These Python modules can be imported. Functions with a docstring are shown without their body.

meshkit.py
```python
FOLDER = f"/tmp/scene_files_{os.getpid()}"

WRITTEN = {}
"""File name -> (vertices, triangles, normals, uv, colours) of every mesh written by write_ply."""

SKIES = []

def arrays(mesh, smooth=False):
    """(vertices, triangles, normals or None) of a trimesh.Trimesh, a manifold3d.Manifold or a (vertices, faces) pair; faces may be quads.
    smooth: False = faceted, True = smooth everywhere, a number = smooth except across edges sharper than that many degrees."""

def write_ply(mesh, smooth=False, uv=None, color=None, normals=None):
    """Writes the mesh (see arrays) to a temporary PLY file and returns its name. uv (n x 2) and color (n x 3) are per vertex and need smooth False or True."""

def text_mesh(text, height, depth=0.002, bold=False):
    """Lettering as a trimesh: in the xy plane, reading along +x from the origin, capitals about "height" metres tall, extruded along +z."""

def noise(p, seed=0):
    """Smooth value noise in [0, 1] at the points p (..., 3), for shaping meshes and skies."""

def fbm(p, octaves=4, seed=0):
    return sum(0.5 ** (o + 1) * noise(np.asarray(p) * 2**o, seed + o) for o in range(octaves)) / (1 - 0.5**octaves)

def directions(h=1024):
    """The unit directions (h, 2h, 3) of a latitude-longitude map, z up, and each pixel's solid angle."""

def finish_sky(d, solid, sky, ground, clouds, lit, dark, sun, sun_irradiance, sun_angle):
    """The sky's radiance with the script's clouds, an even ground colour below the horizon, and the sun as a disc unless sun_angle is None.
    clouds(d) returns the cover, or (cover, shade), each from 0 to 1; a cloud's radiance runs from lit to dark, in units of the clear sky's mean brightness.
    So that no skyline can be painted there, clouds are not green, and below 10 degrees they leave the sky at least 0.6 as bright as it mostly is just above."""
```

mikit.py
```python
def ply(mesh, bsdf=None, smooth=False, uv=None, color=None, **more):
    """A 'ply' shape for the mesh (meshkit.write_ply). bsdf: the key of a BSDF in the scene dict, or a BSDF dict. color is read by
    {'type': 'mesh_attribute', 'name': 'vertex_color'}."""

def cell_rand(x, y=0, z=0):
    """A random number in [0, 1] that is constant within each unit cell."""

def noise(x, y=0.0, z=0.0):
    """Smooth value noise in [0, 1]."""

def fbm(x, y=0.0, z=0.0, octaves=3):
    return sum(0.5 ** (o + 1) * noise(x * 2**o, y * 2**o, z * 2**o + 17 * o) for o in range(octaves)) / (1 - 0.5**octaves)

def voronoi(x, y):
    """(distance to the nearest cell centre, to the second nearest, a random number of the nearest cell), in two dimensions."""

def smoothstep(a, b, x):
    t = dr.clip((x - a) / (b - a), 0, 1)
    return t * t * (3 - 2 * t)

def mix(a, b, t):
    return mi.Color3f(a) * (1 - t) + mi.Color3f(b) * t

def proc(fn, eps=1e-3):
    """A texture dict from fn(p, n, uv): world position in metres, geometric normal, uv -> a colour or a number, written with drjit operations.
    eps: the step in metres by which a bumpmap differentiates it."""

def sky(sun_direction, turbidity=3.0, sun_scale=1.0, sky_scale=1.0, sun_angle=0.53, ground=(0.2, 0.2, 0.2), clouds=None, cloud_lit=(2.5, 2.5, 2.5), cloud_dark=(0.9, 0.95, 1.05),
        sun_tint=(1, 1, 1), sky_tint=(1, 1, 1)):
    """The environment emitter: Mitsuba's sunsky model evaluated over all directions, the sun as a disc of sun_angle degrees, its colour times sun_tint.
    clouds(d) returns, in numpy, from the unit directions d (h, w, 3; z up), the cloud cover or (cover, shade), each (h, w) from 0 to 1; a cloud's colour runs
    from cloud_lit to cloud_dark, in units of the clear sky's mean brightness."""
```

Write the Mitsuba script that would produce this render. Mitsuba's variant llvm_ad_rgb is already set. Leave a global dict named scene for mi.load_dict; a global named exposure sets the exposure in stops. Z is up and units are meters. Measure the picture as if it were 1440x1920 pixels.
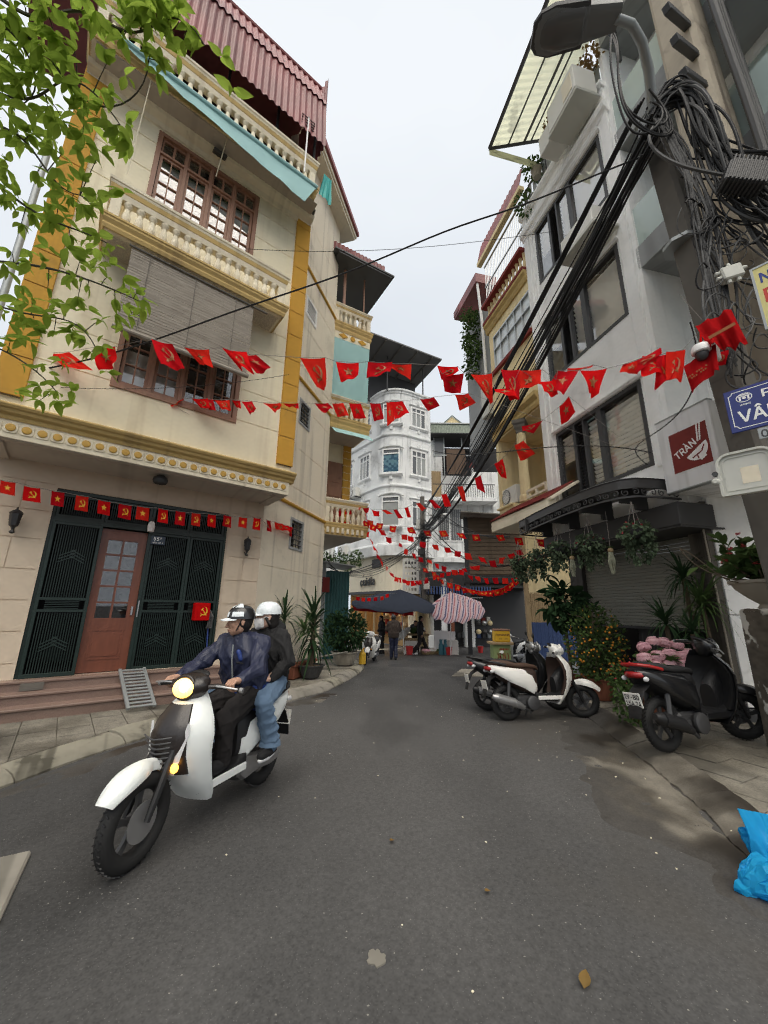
import math, random
import numpy as np
import trimesh, manifold3d
import shapely.geometry as sg
import shapely.affinity as sa
import shapely.ops as so
import drjit as dr
import mitsuba as mi
import mikit, meshkit
from mikit import proc, noise, fbm, smoothstep, mix, voronoi, cell_rand

# ---------------------------------------------------------------- camera, sky, exposure
T = mi.ScalarTransform4f
_up = np.array([0.01301, 0.96904, 0.24654])          # world up seen from the camera (x right, y up, z forward)
_fw = np.array([0, 0, 1.0]); _Y = _fw - _up * _up[2]; _Y /= np.linalg.norm(_Y); _X = np.cross(_up, _Y)
if _X[0] < 0: _X = -_X
_R = np.array([_X, _Y, _up])
_m = np.eye(4); _m[:3, 0] = _R @ [-1, 0, 0]; _m[:3, 1] = _R @ [0, 1, 0]; _m[:3, 2] = _R @ [0, 0, 1]; _m[:3, 3] = [0, 0, 1.6]
scene = {'type': 'scene'}
labels = {}
scene['camera'] = {'type': 'perspective', 'fov': 90.0, 'fov_axis': 'x', 'near_clip': 0.05, 'far_clip': 2000.0, 'to_world': T(_m.tolist())}

def _clouds(d):
    n = meshkit.fbm(d * [2.2, 2.2, 4.5] + 3.1, 5)
    e = np.clip(d[..., 2], 0, 1)                          # an even overcast: brighter overhead than at the horizon
    return np.ones(d.shape[:2]), np.clip(0.75 - 0.6 * e + (n - 0.5) * 0.9, 0, 1)

scene['sky'] = mikit.sky((0.10, -0.50, 0.86), turbidity=3, sun_scale=0.30, sun_angle=60, sun_tint=(0.90, 0.98, 1.10), clouds=_clouds,
                         cloud_lit=(1.36, 1.42, 1.48), cloud_dark=(1.02, 1.11, 1.22), ground=(0.1, 0.1, 0.1))
exposure = 2.9
rng = random.Random(7)
nrng = np.random.default_rng(7)
PI = math.pi

# ---------------------------------------------------------------- mesh helpers: a mesh is (vertices, triangles)
def gz(y):
    """the street falls gently away from the camera"""
    y = np.asarray(y, float); t = np.clip(y - 5.5, 0, 40)
    return -0.028 * np.where(t < 2, t * t / 4, t - 1)

def cat(*ms):
    vs, fs, n = [], [], 0
    for m in ms:
        if m is None: continue
        if isinstance(m, list): m = cat(*m)
        if hasattr(m, 'to_mesh'):
            q = m.to_mesh(); m = (np.asarray(q.vert_properties)[:, :3], np.asarray(q.tri_verts))
        if hasattr(m, 'faces'): m = (np.asarray(m.vertices), np.asarray(m.faces))
        vs.append(np.asarray(m[0], float)); fs.append(np.asarray(m[1], int) + n); n += len(m[0])
    return np.vstack(vs), np.vstack(fs)

def quads(q): 
    q = np.asarray(q); return np.vstack([q[:, [0, 1, 2]], q[:, [0, 2, 3]]])

_S = np.array([[x, y, z] for x in (-1, 1) for y in (-1, 1) for z in (-1, 1)], float)
_BF = quads([[0, 1, 3, 2], [4, 6, 7, 5], [0, 4, 5, 1], [2, 3, 7, 6], [0, 2, 6, 4], [1, 5, 7, 3]])
def box(x0, x1, y0, y1, z0, z1):
    c = np.array([(x0 + x1) / 2, (y0 + y1) / 2, (z0 + z1) / 2]); h = np.abs([x1 - x0, y1 - y0, z1 - z0]) / 2
    return _S * h + c, _BF
_cv = np.array([s * (1 - np.eye(3)[k]) for s in _S for k in range(3)]); _cs = np.array([s * np.eye(3)[k] for s in _S for k in range(3)])
_hull = trimesh.convex.convex_hull(np.array(_cv * 0.8 + _cs))
_map = [int(np.argmin(np.linalg.norm(_hull.vertices[i] - (_cv * 0.8 + _cs), axis=1))) for i in range(len(_hull.vertices))]
_CF = np.array(_map)[_hull.faces]
def cbox(x0, x1, y0, y1, z0, z1, c=0.008):
    """a box with chamfered edges"""
    h = np.abs([x1 - x0, y1 - y0, z1 - z0]) / 2; c = min(c, 0.45 * h.min())
    return _cv * (h - c) + _cs * h + [(x0 + x1) / 2, (y0 + y1) / 2, (z0 + z1) / 2], _CF

def loft(rings, cap=True, closed=True):
    """rings: (n, k, 3); joins consecutive rings of k points"""
    r = np.asarray(rings, float); n, k = r.shape[:2]; kk = k if closed else k - 1
    i, j = np.meshgrid(np.arange(n - 1), np.arange(kk), indexing='ij'); j2 = (j + 1) % k
    f = quads(np.stack([i * k + j, i * k + j2, (i + 1) * k + j2, (i + 1) * k + j], -1).reshape(-1, 4))
    v = r.reshape(-1, 3)
    if cap and closed:
        v = np.vstack([v, r[0].mean(0), r[-1].mean(0)]); a = np.arange(k); b = (a + 1) % k
        f = np.vstack([f, np.stack([b, a, np.full(k, n * k)], 1), np.stack([(n - 1) * k + a, (n - 1) * k + b, np.full(k, n * k + 1)], 1)])
    return v, f

def tube(pts, r, sides=8, cap=True):
    p = np.asarray(pts, float); r = np.broadcast_to(np.asarray(r, float), (len(p),))
    t = np.gradient(p, axis=0); t /= np.linalg.norm(t, axis=1, keepdims=True) + 1e-12
    up = np.array([0, 0, 1.0]) if abs(t[0, 2]) < 0.9 else np.array([1.0, 0, 0])
    a = np.cross(t[0], up); a /= np.linalg.norm(a); out = []
    ang = np.arange(sides) * 2 * PI / sides
    for i in range(len(p)):
        a = a - t[i] * (a @ t[i]); a /= np.linalg.norm(a) + 1e-12; b = np.cross(t[i], a)
        out.append(p[i] + r[i] * (np.cos(ang)[:, None] * a + np.sin(ang)[:, None] * b))
    return loft(out, cap)

def lathe(prof, sides=16, axis='z'):
    """prof: [(radius, height)...] from bottom to top"""
    ang = np.arange(sides) * 2 * PI / sides
    v, f = loft([[(r * math.cos(a), r * math.sin(a), z) for a in ang] for r, z in prof])
    if axis == 'y': v = v[:, [0, 2, 1]] * [1, -1, 1]
    if axis == 'x': v = v[:, [2, 1, 0]] * [1, 1, -1]
    return v, f

def ellip(c, r, n=10):
    m = trimesh.creation.uv_sphere(1.0, count=[n, 2 * n]); return np.asarray(m.vertices) * r + np.asarray(c), np.asarray(m.faces)

def ico(c, r, sub=1):
    m = trimesh.creation.icosphere(subdivisions=sub); return np.asarray(m.vertices) * r + np.asarray(c), np.asarray(m.faces)

def extr(poly, h):
    """a shapely polygon extruded along +z"""
    gs = [g for g in getattr(poly, 'geoms', [poly]) if g.geom_type == 'Polygon' and g.area > 1e-8]
    return cat(*[trimesh.creation.extrude_polygon(g, h, engine='earcut') for g in gs])

def wallp(poly, d0, d1):
    """a polygon drawn in (u, z) on a facade, between the depths d0 < d1 (outwards): local (u, -d, z)"""
    v, f = extr(poly, d1 - d0)
    return np.stack([v[:, 0], -(v[:, 2] + d0), v[:, 1]], 1), f[:, ::-1]

def rect(u0, u1, z0, z1): return sg.box(min(u0, u1), min(z0, z1), max(u0, u1), max(z0, z1))
def fb(u0, u1, z0, z1, d0, d1, c=0.0):
    """a box on a facade"""
    return cbox(u0, u1, -d1, -d0, z0, z1, c) if c else box(u0, u1, -d1, -d0, z0, z1)

def tf(m, M):
    M = np.asarray(M, float); v = np.asarray(m[0]) @ M[:3, :3].T + M[:3, 3]; f = np.asarray(m[1])
    return v, (f[:, ::-1] if np.linalg.det(M[:3, :3]) < 0 else f)
def mv(m, x=0, y=0, z=0, rz=0, ry=0, rx=0, s=1): return tf(m, mat(x, y, z, rz, ry, rx, s))
def mat(x=0, y=0, z=0, rz=0, ry=0, rx=0, s=1):
    cz, sz, cy, sy, cx, sx = math.cos(rz), math.sin(rz), math.cos(ry), math.sin(ry), math.cos(rx), math.sin(rx)
    R = np.array([[cz, -sz, 0], [sz, cz, 0], [0, 0, 1]]) @ np.array([[cy, 0, sy], [0, 1, 0], [-sy, 0, cy]]) @ np.array([[1, 0, 0], [0, cx, -sx], [0, sx, cx]])
    M = np.eye(4); M[:3, :3] = R * np.asarray(s); M[:3, 3] = (x, y, z); return M
def frame(x, y, deg, z=0):
    """a facade frame: u runs from (x, y) in the compass direction deg (0 = away from the camera, 90 = right), d points to its right-hand side"""
    a = math.radians(deg); u = np.array([math.sin(a), math.cos(a), 0]); n = np.array([u[1], -u[0], 0])
    M = np.eye(4); M[:3, 0] = u; M[:3, 1] = -n; M[:3, 2] = (0, 0, 1); M[:3, 3] = (x, y, z); return M
def at(F, u, d, z): return (F @ [u, -d, z, 1])[:3]
def subd(m, size):
    v, f = trimesh.remesh.subdivide_to_size(m[0], m[1], size, max_iter=12); return v, f
def drape(m, size=0.6):
    v, f = subd(m, size); v = np.array(v); v[:, 2] += gz(v[:, 1]); return v, f

_n = {}
def numbered(k):
    if k not in _n: _n[k] = 0; return k
    _n[k] += 1; return '%s_%03d' % (k, _n[k])
def put(name, shape, parent=None, M=None):
    key = numbered((parent + '__' if parent else '') + name)
    scene[key] = shape if M is None else {**shape, 'to_world': T(np.asarray(M).tolist())}
    return key
def shp(mesh, m, smooth=False): return mikit.ply(mesh, m, smooth)
def obj(name, mesh, m, parent=None, F=None, smooth=False):
    if isinstance(mesh, list): mesh = cat(*mesh)
    return put(name, shp(mesh if F is None else tf(mesh, F), m, smooth), parent)
def tag(k, label, cat_=None, group=None, kind=None):
    labels[k] = {'label': label}
    if cat_: labels[k]['category'] = cat_
    if group: labels[k]['group'] = group
    if kind: labels[k]['kind'] = kind
    return k
def thing(name, label, cat_, group=None): return tag(numbered(name), label, cat_, group)
def struct(name, mesh, m, label=None, F=None, smooth=False):
    k = obj(name, mesh, m, None, F, smooth); labels[k] = {'kind': 'structure', 'label': label or name}; return k

# ---------------------------------------------------------------- materials
def two(b): return {'type': 'twosided', 'bsdf': b}
def rgb(c): return {'type': 'rgb', 'value': list(c)} if isinstance(c, (tuple, list)) else c
def pri(c, rough=0.6, **k): return two({'type': 'principled', 'base_color': rgb(c), 'roughness': rough, **k})
def bump(b, fn, eps=1e-3, scale=1.0): return two({'type': 'bumpmap', 'arbitrary': proc(fn, eps), 'scale': scale, 'bsdf': b['bsdf'] if b['type'] == 'twosided' else b})
def plain(name, c, rough=0.6, **k): scene[name] = pri(c, rough, **k); return name

def plaster(name, c, dirt=(0.22, 0.19, 0.15), amount=0.5, rough=0.85, streak=1.0, scale=1.0):
    c, dirt = tuple(c), tuple(dirt)
    def fn(p, n, uv):
        a = fbm(p.x * 1.1 * scale, p.y * 1.1 * scale, p.z * 0.9 * scale, 4)
        h = p.x * 0.83 + p.y * 0.56
        s = fbm(h * 9.0, p.z * 0.35, 3.0, 3)
        b = noise(p.x * 23, p.y * 23, p.z * 23)
        g = smoothstep(0.50, 0.80, a) * 0.55 + smoothstep(0.52, 0.85, s) * 0.5 * streak
        sp = smoothstep(0.80, 0.92, fbm(p.x * 7, p.y * 7, p.z * 7, 3))
        col = mix(c, tuple(x * 1.1 for x in c), b * 0.6)
        cr = smoothstep(0.035, 0.0, dr.abs(fbm(p.x * 1.9 + 5, p.y * 1.9, p.z * 1.9, 3) - 0.5)) * smoothstep(0.5, 0.7, a) * 0.35
        return mix(col, dirt, dr.clip(amount * g + 0.5 * amount * sp + amount * cr, 0, 0.85))
    scene[name] = pri(proc(fn), rough, specular=0.25); return name

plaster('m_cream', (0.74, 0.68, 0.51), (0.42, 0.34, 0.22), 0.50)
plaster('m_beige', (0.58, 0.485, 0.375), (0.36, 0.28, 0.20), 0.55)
plaster('m_side', (0.70, 0.63, 0.50), (0.34, 0.31, 0.25), 0.55, streak=1.5)
plaster('m_ochre', (0.50, 0.275, 0.045), (0.28, 0.17, 0.05), 0.5)
plaster('m_tan', (0.50, 0.36, 0.15), (0.22, 0.15, 0.08), 0.7)
plaster('m_trim', (0.70, 0.64, 0.50), (0.36, 0.30, 0.22), 0.65)
plaster('m_white', (0.82, 0.82, 0.80), (0.40, 0.40, 0.38), 0.38)
plaster('m_oldwhite', (0.70, 0.71, 0.70), (0.30, 0.30, 0.29), 0.75, streak=1.6)
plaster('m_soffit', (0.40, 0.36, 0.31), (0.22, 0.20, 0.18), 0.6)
plaster('m_grey', (0.30, 0.31, 0.31), (0.16, 0.16, 0.16), 0.6, streak=1.5)
plaster('m_yellow', (0.70, 0.58, 0.34), (0.38, 0.28, 0.15), 0.5)
plaster('m_concrete', (0.23, 0.215, 0.185), (0.09, 0.085, 0.07), 1.1, scale=3)
plaster('m_pole', (0.135, 0.125, 0.11), (0.05, 0.045, 0.04), 0.9, scale=3)
plaster('m_pole_light', (0.42, 0.37, 0.29), (0.18, 0.15, 0.12), 0.9, scale=2, streak=2)
plaster('m_kerbold', (0.24, 0.225, 0.18), (0.05, 0.046, 0.035), 1.5, scale=4)
plaster('m_terracotta', (0.20, 0.075, 0.045), (0.10, 0.06, 0.04), 0.6, scale=3)
plaster('m_claypot', (0.30, 0.27, 0.22), (0.14, 0.13, 0.11), 0.7, scale=4)
def _wood(c, c2):
    def fn(p, n, uv):
        g = fbm(p.x * 30, p.y * 30, p.z * 3.0, 3); return mix(c, c2, g)
    return fn
scene['m_wood'] = pri(proc(_wood((0.30, 0.155, 0.095), (0.20, 0.095, 0.06))), 0.5)
scene['m_door'] = pri(proc(_wood((0.21, 0.065, 0.033), (0.13, 0.04, 0.022))), 0.38, clearcoat=0.2)
scene['m_timber'] = pri(proc(_wood((0.42, 0.31, 0.17), (0.25, 0.17, 0.09))), 0.7)
def _blind(p, n, uv):
    a = noise(p.x * 5 + p.y * 4, p.z * 60); b = fbm(p.x * 3, p.y * 3, p.z * 9, 3)
    return mix((0.36, 0.325, 0.275), (0.17, 0.145, 0.12), dr.clip(a * 0.55 + b * 0.45, 0, 1))
scene['m_blind'] = pri(proc(_blind), 0.8)
def _roofred(p, n, uv):
    a = fbm(p.x * 2, p.y * 2, p.z * 0.8, 3); return mix((0.26, 0.075, 0.075), (0.17, 0.055, 0.055), smoothstep(0.3, 0.75, a))
scene['m_roofred'] = pri(proc(_roofred), 0.5)
def _asphalt(p, n, uv):
    f = noise(p.x * 130, p.y * 130); g = noise(p.x * 55 + 9, p.y * 55); a = fbm(p.x * 0.55, p.y * 0.35, 0, 4); w = fbm(p.x * 2.6 + 4, p.y * 1.5, 0, 3)
    base = mix((0.045, 0.045, 0.045), (0.074, 0.073, 0.072), smoothstep(0.3, 0.75, a))
    base = base * (0.72 + 0.30 * f + 0.28 * g) * (0.90 + 0.2 * w)
    v = voronoi(p.x * 75, p.y * 75)
    chip = dr.select((v[2] > 0.86) & (v[0] < 0.20), 1.0, 0.0) * (0.3 + 0.7 * cell_rand(p.x * 90, p.y * 90))
    u = voronoi(p.x * 24 + 5, p.y * 24)
    chip2 = dr.select((u[2] > 0.965) & (u[0] < 0.10), 1.0, 0.0)
    st = smoothstep(0.52, 0.72, fbm(p.x * 0.9 + 2.0, p.y * 0.5 + 1.0, 5.0, 4)); base = base * (1 - 0.28 * st)
    edge = smoothstep(1.0, 2.4, p.x + 0.55 * (fbm(p.x * 1.5, p.y * 1.1, 2.0, 4) - 0.5) * 4 - 0.10 * p.y) * smoothstep(9.0, 6.0, p.y)
    base = mix(base, (0.070, 0.063, 0.053), edge * 0.6)
    return mix(mix(base, (0.15, 0.147, 0.14), chip * 0.6), (0.30, 0.285, 0.25), chip2 * 0.6)
def _asphalt_r(p, n, uv): return 0.62 + 0.25 * fbm(p.x * 1.2, p.y * 0.8, 0, 3) - 0.2 * smoothstep(8.0, 14.0, p.y)
def _asphalt_b(p, n, uv): return noise(p.x * 90, p.y * 90) * 0.0028 + noise(p.x * 40, p.y * 40) * 0.002 + fbm(p.x * 2, p.y * 2) * 0.006
scene['m_asphalt'] = bump({'type': 'principled', 'base_color': proc(_asphalt), 'roughness': proc(_asphalt_r), 'specular': 0.35}, _asphalt_b, 2e-3)
def _gutter(p, n, uv):
    a = fbm(p.x * 2.2, p.y * 1.6, 1.0, 4); b = fbm(p.x * 8, p.y * 8, 0, 3); f = noise(p.x * 110, p.y * 110)
    wet = smoothstep(0.46, 0.60, fbm(p.x * 1.1 + 2.3, p.y * 0.9 + 7.7, 4.0, 3))
    c = mix((0.085, 0.075, 0.060), (0.185, 0.168, 0.138), smoothstep(0.42, 0.72, a)) * (0.65 + 0.45 * b + 0.25 * f)
    c = mix(c, (0.026, 0.021, 0.016), wet * 0.92)
    xg = 1.85 + 0.18 * (p.y - 3.6) * (p.y - 3.6); t = smoothstep(0.02, 0.5, p.x - xg + (fbm(p.x * 3.1, p.y * 2.3, 6.0, 4) - 0.5) * 0.9)
    return mix(mi.Color3f(0.062, 0.058, 0.053) * (0.72 + 0.3 * f + 0.25 * b), c, t)
scene['m_gutter'] = bump({'type': 'principled', 'base_color': proc(_gutter), 'roughness': 0.6, 'specular': 0.4}, lambda p, n, uv: fbm(p.x * 9, p.y * 9, p.z * 9, 4) * 0.025, 3e-3)
def _gutter2(p, n, uv):
    f = noise(p.x * 110, p.y * 110); b = fbm(p.x * 6, p.y * 6, 0, 3); w = smoothstep(0.42, 0.60, fbm(p.x * 1.3 + 4, p.y * 1.3, 3.0, 4)); l = smoothstep(0.62, 0.72, fbm(p.x * 2.7, p.y * 2.7, 7.0, 3))
    c = mix((0.062, 0.058, 0.053), (0.034, 0.026, 0.020), w) * (0.7 + 0.3 * f + 0.3 * b); return mix(c, (0.17, 0.155, 0.13), l * 0.7)
scene['m_gutter_left'] = bump({'type': 'principled', 'base_color': proc(_gutter2), 'roughness': 0.5, 'specular': 0.4}, lambda p, n, uv: fbm(p.x * 9, p.y * 9, p.z * 9, 3) * 0.02, 3e-3)
def _pave(p, n, uv):
    a = fbm(p.x * 1.7 + 3, p.y * 1.7, 1.0, 4); f = noise(p.x * 70, p.y * 70); t = cell_rand(p.x * 3.3, p.y * 3.3)
    c = mix((0.150, 0.135, 0.108), (0.255, 0.235, 0.195), smoothstep(0.3, 0.7, a)) * (0.75 + 0.35 * f)
    return mix(c, (0.06, 0.055, 0.045), smoothstep(0.55, 0.75, fbm(p.x * 0.9, p.y * 0.9, 8.0, 4)) * 0.75)
scene['m_pave'] = bump({'type': 'principled', 'base_color': proc(_pave), 'roughness': 0.75, 'specular': 0.3}, lambda p, n, uv: fbm(p.x * 12, p.y * 12, p.z * 12, 3) * 0.015, 3e-3)
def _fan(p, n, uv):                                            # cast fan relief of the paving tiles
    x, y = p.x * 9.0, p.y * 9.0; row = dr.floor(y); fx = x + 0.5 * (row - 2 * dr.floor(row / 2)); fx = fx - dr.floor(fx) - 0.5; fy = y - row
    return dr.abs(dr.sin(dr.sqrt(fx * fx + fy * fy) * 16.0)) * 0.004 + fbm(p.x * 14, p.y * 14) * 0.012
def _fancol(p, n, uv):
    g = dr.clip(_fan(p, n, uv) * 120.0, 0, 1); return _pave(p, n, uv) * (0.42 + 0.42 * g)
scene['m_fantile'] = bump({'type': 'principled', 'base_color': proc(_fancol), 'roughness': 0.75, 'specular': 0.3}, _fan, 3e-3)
def _granite(p, n, uv):
    f = noise(p.x * 160, p.y * 160, p.z * 160); a = fbm(p.x * 2, p.y * 2, p.z * 2)
    return mix((0.165, 0.105, 0.085), (0.26, 0.185, 0.15), f) * (0.7 + 0.5 * a)
scene['m_granite'] = pri(proc(_granite), 0.35)
scene['m_glass'] = {'type': 'thindielectric', 'int_ior': 1.5}
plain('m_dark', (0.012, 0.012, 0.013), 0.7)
plain('m_curtain', (0.42, 0.42, 0.40), 0.9)
plain('m_green_metal', (0.007, 0.020, 0.016), 0.42)
plain('m_black_metal', (0.02, 0.02, 0.022), 0.45)
plain('m_charcoal', (0.045, 0.045, 0.046), 0.5)
plain('m_whiteframe', (0.72, 0.72, 0.70), 0.45)
plain('m_teal', (0.30, 0.50, 0.50), 0.8)
plain('m_tealgreen', (0.02, 0.36, 0.33), 0.6)
plain('m_steel', (0.45, 0.46, 0.46), 0.35, metallic=0.85)
plain('m_zinc', (0.34, 0.36, 0.36), 0.5, metallic=0.5)
plain('m_ac', (0.62, 0.61, 0.56), 0.5)
plain('m_plastic_grey', (0.50, 0.50, 0.45), 0.5)
plain('m_rubber', (0.011, 0.011, 0.011), 0.75)
plain('m_cable', (0.008, 0.008, 0.009), 0.6)
plain('m_cable_grey', (0.07, 0.07, 0.069), 0.6)
plain('m_gold', (0.75, 0.42, 0.05), 0.5)
# ---------------------------------------------------------------- ground
def _road():
    ys = np.concatenate([np.arange(-30, 1, 2.0), np.arange(1, 26, 0.25), np.arange(26, 60, 2.0), [80, 150, 400, 900]])
    xs = np.concatenate([[-900, -200, -60], np.arange(-20, -6, 2.0), np.arange(-6, 8, 0.5), np.arange(8, 22, 2.0), [60, 200, 900]])
    X, Y = np.meshgrid(xs, ys, indexing='ij'); Z = gz(Y)
    P = np.stack([X, Y, Z], -1); k = len(ys); i, j = np.meshgrid(np.arange(len(xs) - 1), np.arange(k - 1), indexing='ij')
    f = quads(np.stack([i * k + j, (i + 1) * k + j, (i + 1) * k + j + 1, i * k + j + 1], -1).reshape(-1, 4))
    return P.reshape(-1, 3), f
struct('road', _road(), 'm_asphalt', 'wet dark grey asphalt street')

KERB_L = [(-4.6, 0.2), (-3.75, 2.7), (-3.4, 3.95), (-3.22, 4.64), (-2.96, 5.36), (-2.35, 6.4), (-1.67, 7.49), (-1.14, 8.64), (-0.82, 10.2), (-0.62, 11.6), (-0.55, 12.9), (-0.7, 14.2), (-1.1, 15.2), (-2.0, 15.9)]
def _resample(p, step):
    L = sg.LineString(p); n = max(2, int(round(L.length / step))); return np.array([L.interpolate(i / n, normalized=True).coords[0] for i in range(n + 1)])
_kl = _resample(KERB_L, 0.2)
def _off(p, d):
    t = np.gradient(p, axis=0); t /= np.linalg.norm(t, axis=1, keepdims=True); return p + d * np.stack([-t[:, 1], t[:, 0]], 1)   # to the left of travel
_in = _off(_kl, 0.32)
PAVE_L = sg.Polygon(list(map(tuple, _in)) + [(-5.0, 16.5), (-9, 16), (-12, 6), (-8, 0)]).buffer(0)
struct('pavement', drape(mv(extr(PAVE_L, 0.25), z=-0.16), 0.8), 'm_pave', 'left pavement in front of the cream house')
# kerb: separate worn stones with sloping faces
labels['kerb'] = {'kind': 'structure', 'label': 'worn concrete kerb of the left pavement'}
_L = sg.LineString(KERB_L); _s = 0.0
while _s < _L.length - 0.3:
    ln = rng.uniform(0.55, 0.8) if _s > 6.0 else rng.uniform(0.9, 1.3)
    a, b = _s + 0.008, min(_s + ln - 0.008, _L.length); n = 5; ring = []
    tilt = rng.uniform(-0.012, 0.012); lift = rng.uniform(-0.012, 0.012)
    for i in range(n):
        q = np.array(_L.interpolate(a + (b - a) * i / (n - 1)).coords[0]); q2 = np.array(_L.interpolate(a + (b - a) * i / (n - 1) + 0.02).coords[0]); t = q2 - q; t /= np.linalg.norm(t) + 1e-9; nn = np.array([-t[1], t[0]])
        z0 = float(gz(q[1])); w = 0.012 * (rng.random() - 0.5)
        pr = [(0.0, -0.2), (0.0, 0.02 + w), (0.06, 0.075 + w), (0.15, 0.112 + lift), (0.32, 0.128 + lift + tilt), (0.33, -0.2)]
        ring.append([[*(q + nn * d), z0 + z] for d, z in pr])
    obj('stone', loft(ring), 'm_kerbold' if _s < 6 or rng.random() < 0.5 else 'm_concrete', 'kerb', smooth=35); _s += ln
# fan-pattern tiles of the left pavement, in line with the house
FA = frame(-2.63, 8.156, 51.15)
labels['pavement_tiles'] = {'kind': 'structure', 'label': 'cast paving tiles with fan pattern beside the granite steps'}
for i in range(-18, 4):
    for j in range(0, 12):
        u0, d0 = i * 0.36, 0.66 + j * 0.36
        c = [at(FA, u0 + a, d0 + b, 0)[:2] for a, b in ((0.005, 0.005), (0.355, 0.005), (0.355, 0.355), (0.005, 0.355))]
        g = sg.Polygon(c).intersection(PAVE_L)
        if g.is_empty or g.area < 0.004 or c[0][1] < 2.6 or g.geom_type != 'Polygon': continue
        m = mv(extr(g, 0.03), z=0.082 + rng.uniform(-0.003, 0.004)); v = np.array(m[0]); v[:, 2] += gz(v[:, 1])
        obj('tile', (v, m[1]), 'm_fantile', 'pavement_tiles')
# concrete slab in the road at the lower left
struct('concrete_slab', cbox(0, 1.6, 0, 1.3, -0.05, 0.022, 0.01) if False else tf(cbox(-1.5, 0, -0.36, 0.36, -0.1, 0.03, 0.012), mat(-2.12, 2.72, 0, rz=math.radians(31))), 'm_concrete', 'pale concrete slab end at the lower left of the road')

# right side: gutter apron, sloped kerb, pavement
KERB_R = [(2.0, 0.4), (2.3, 2.2), (2.54, 3.27), (2.69, 3.64), (2.91, 4.65), (3.06, 5.6), (3.25, 6.53), (3.25, 8.0), (3.35, 9.6)]
_kr = _resample(KERB_R, 0.2)
_g = [(2.71, 6.5), (2.60, 5.95), (2.32, 5.4), (2.08, 4.96), (2.02, 4.3), (1.84, 3.9), (1.81, 3.61), (1.88, 3.3), (2.0, 2.85), (2.05, 2.3), (1.8, 1.6), (1.7, 0.4)]
_gr = np.array(_resample(_g, 0.05)); _gr[1:-1, 0] += (meshkit.fbm(np.c_[_gr[1:-1] * 2.3, np.zeros(len(_gr) - 2)], 4, 2) - 0.5) * 0.55
_gp = sg.Polygon(list(map(tuple, _gr)) + [(x + 0.05, y) for x, y in KERB_R if y < 6.6]).buffer(0)
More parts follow.
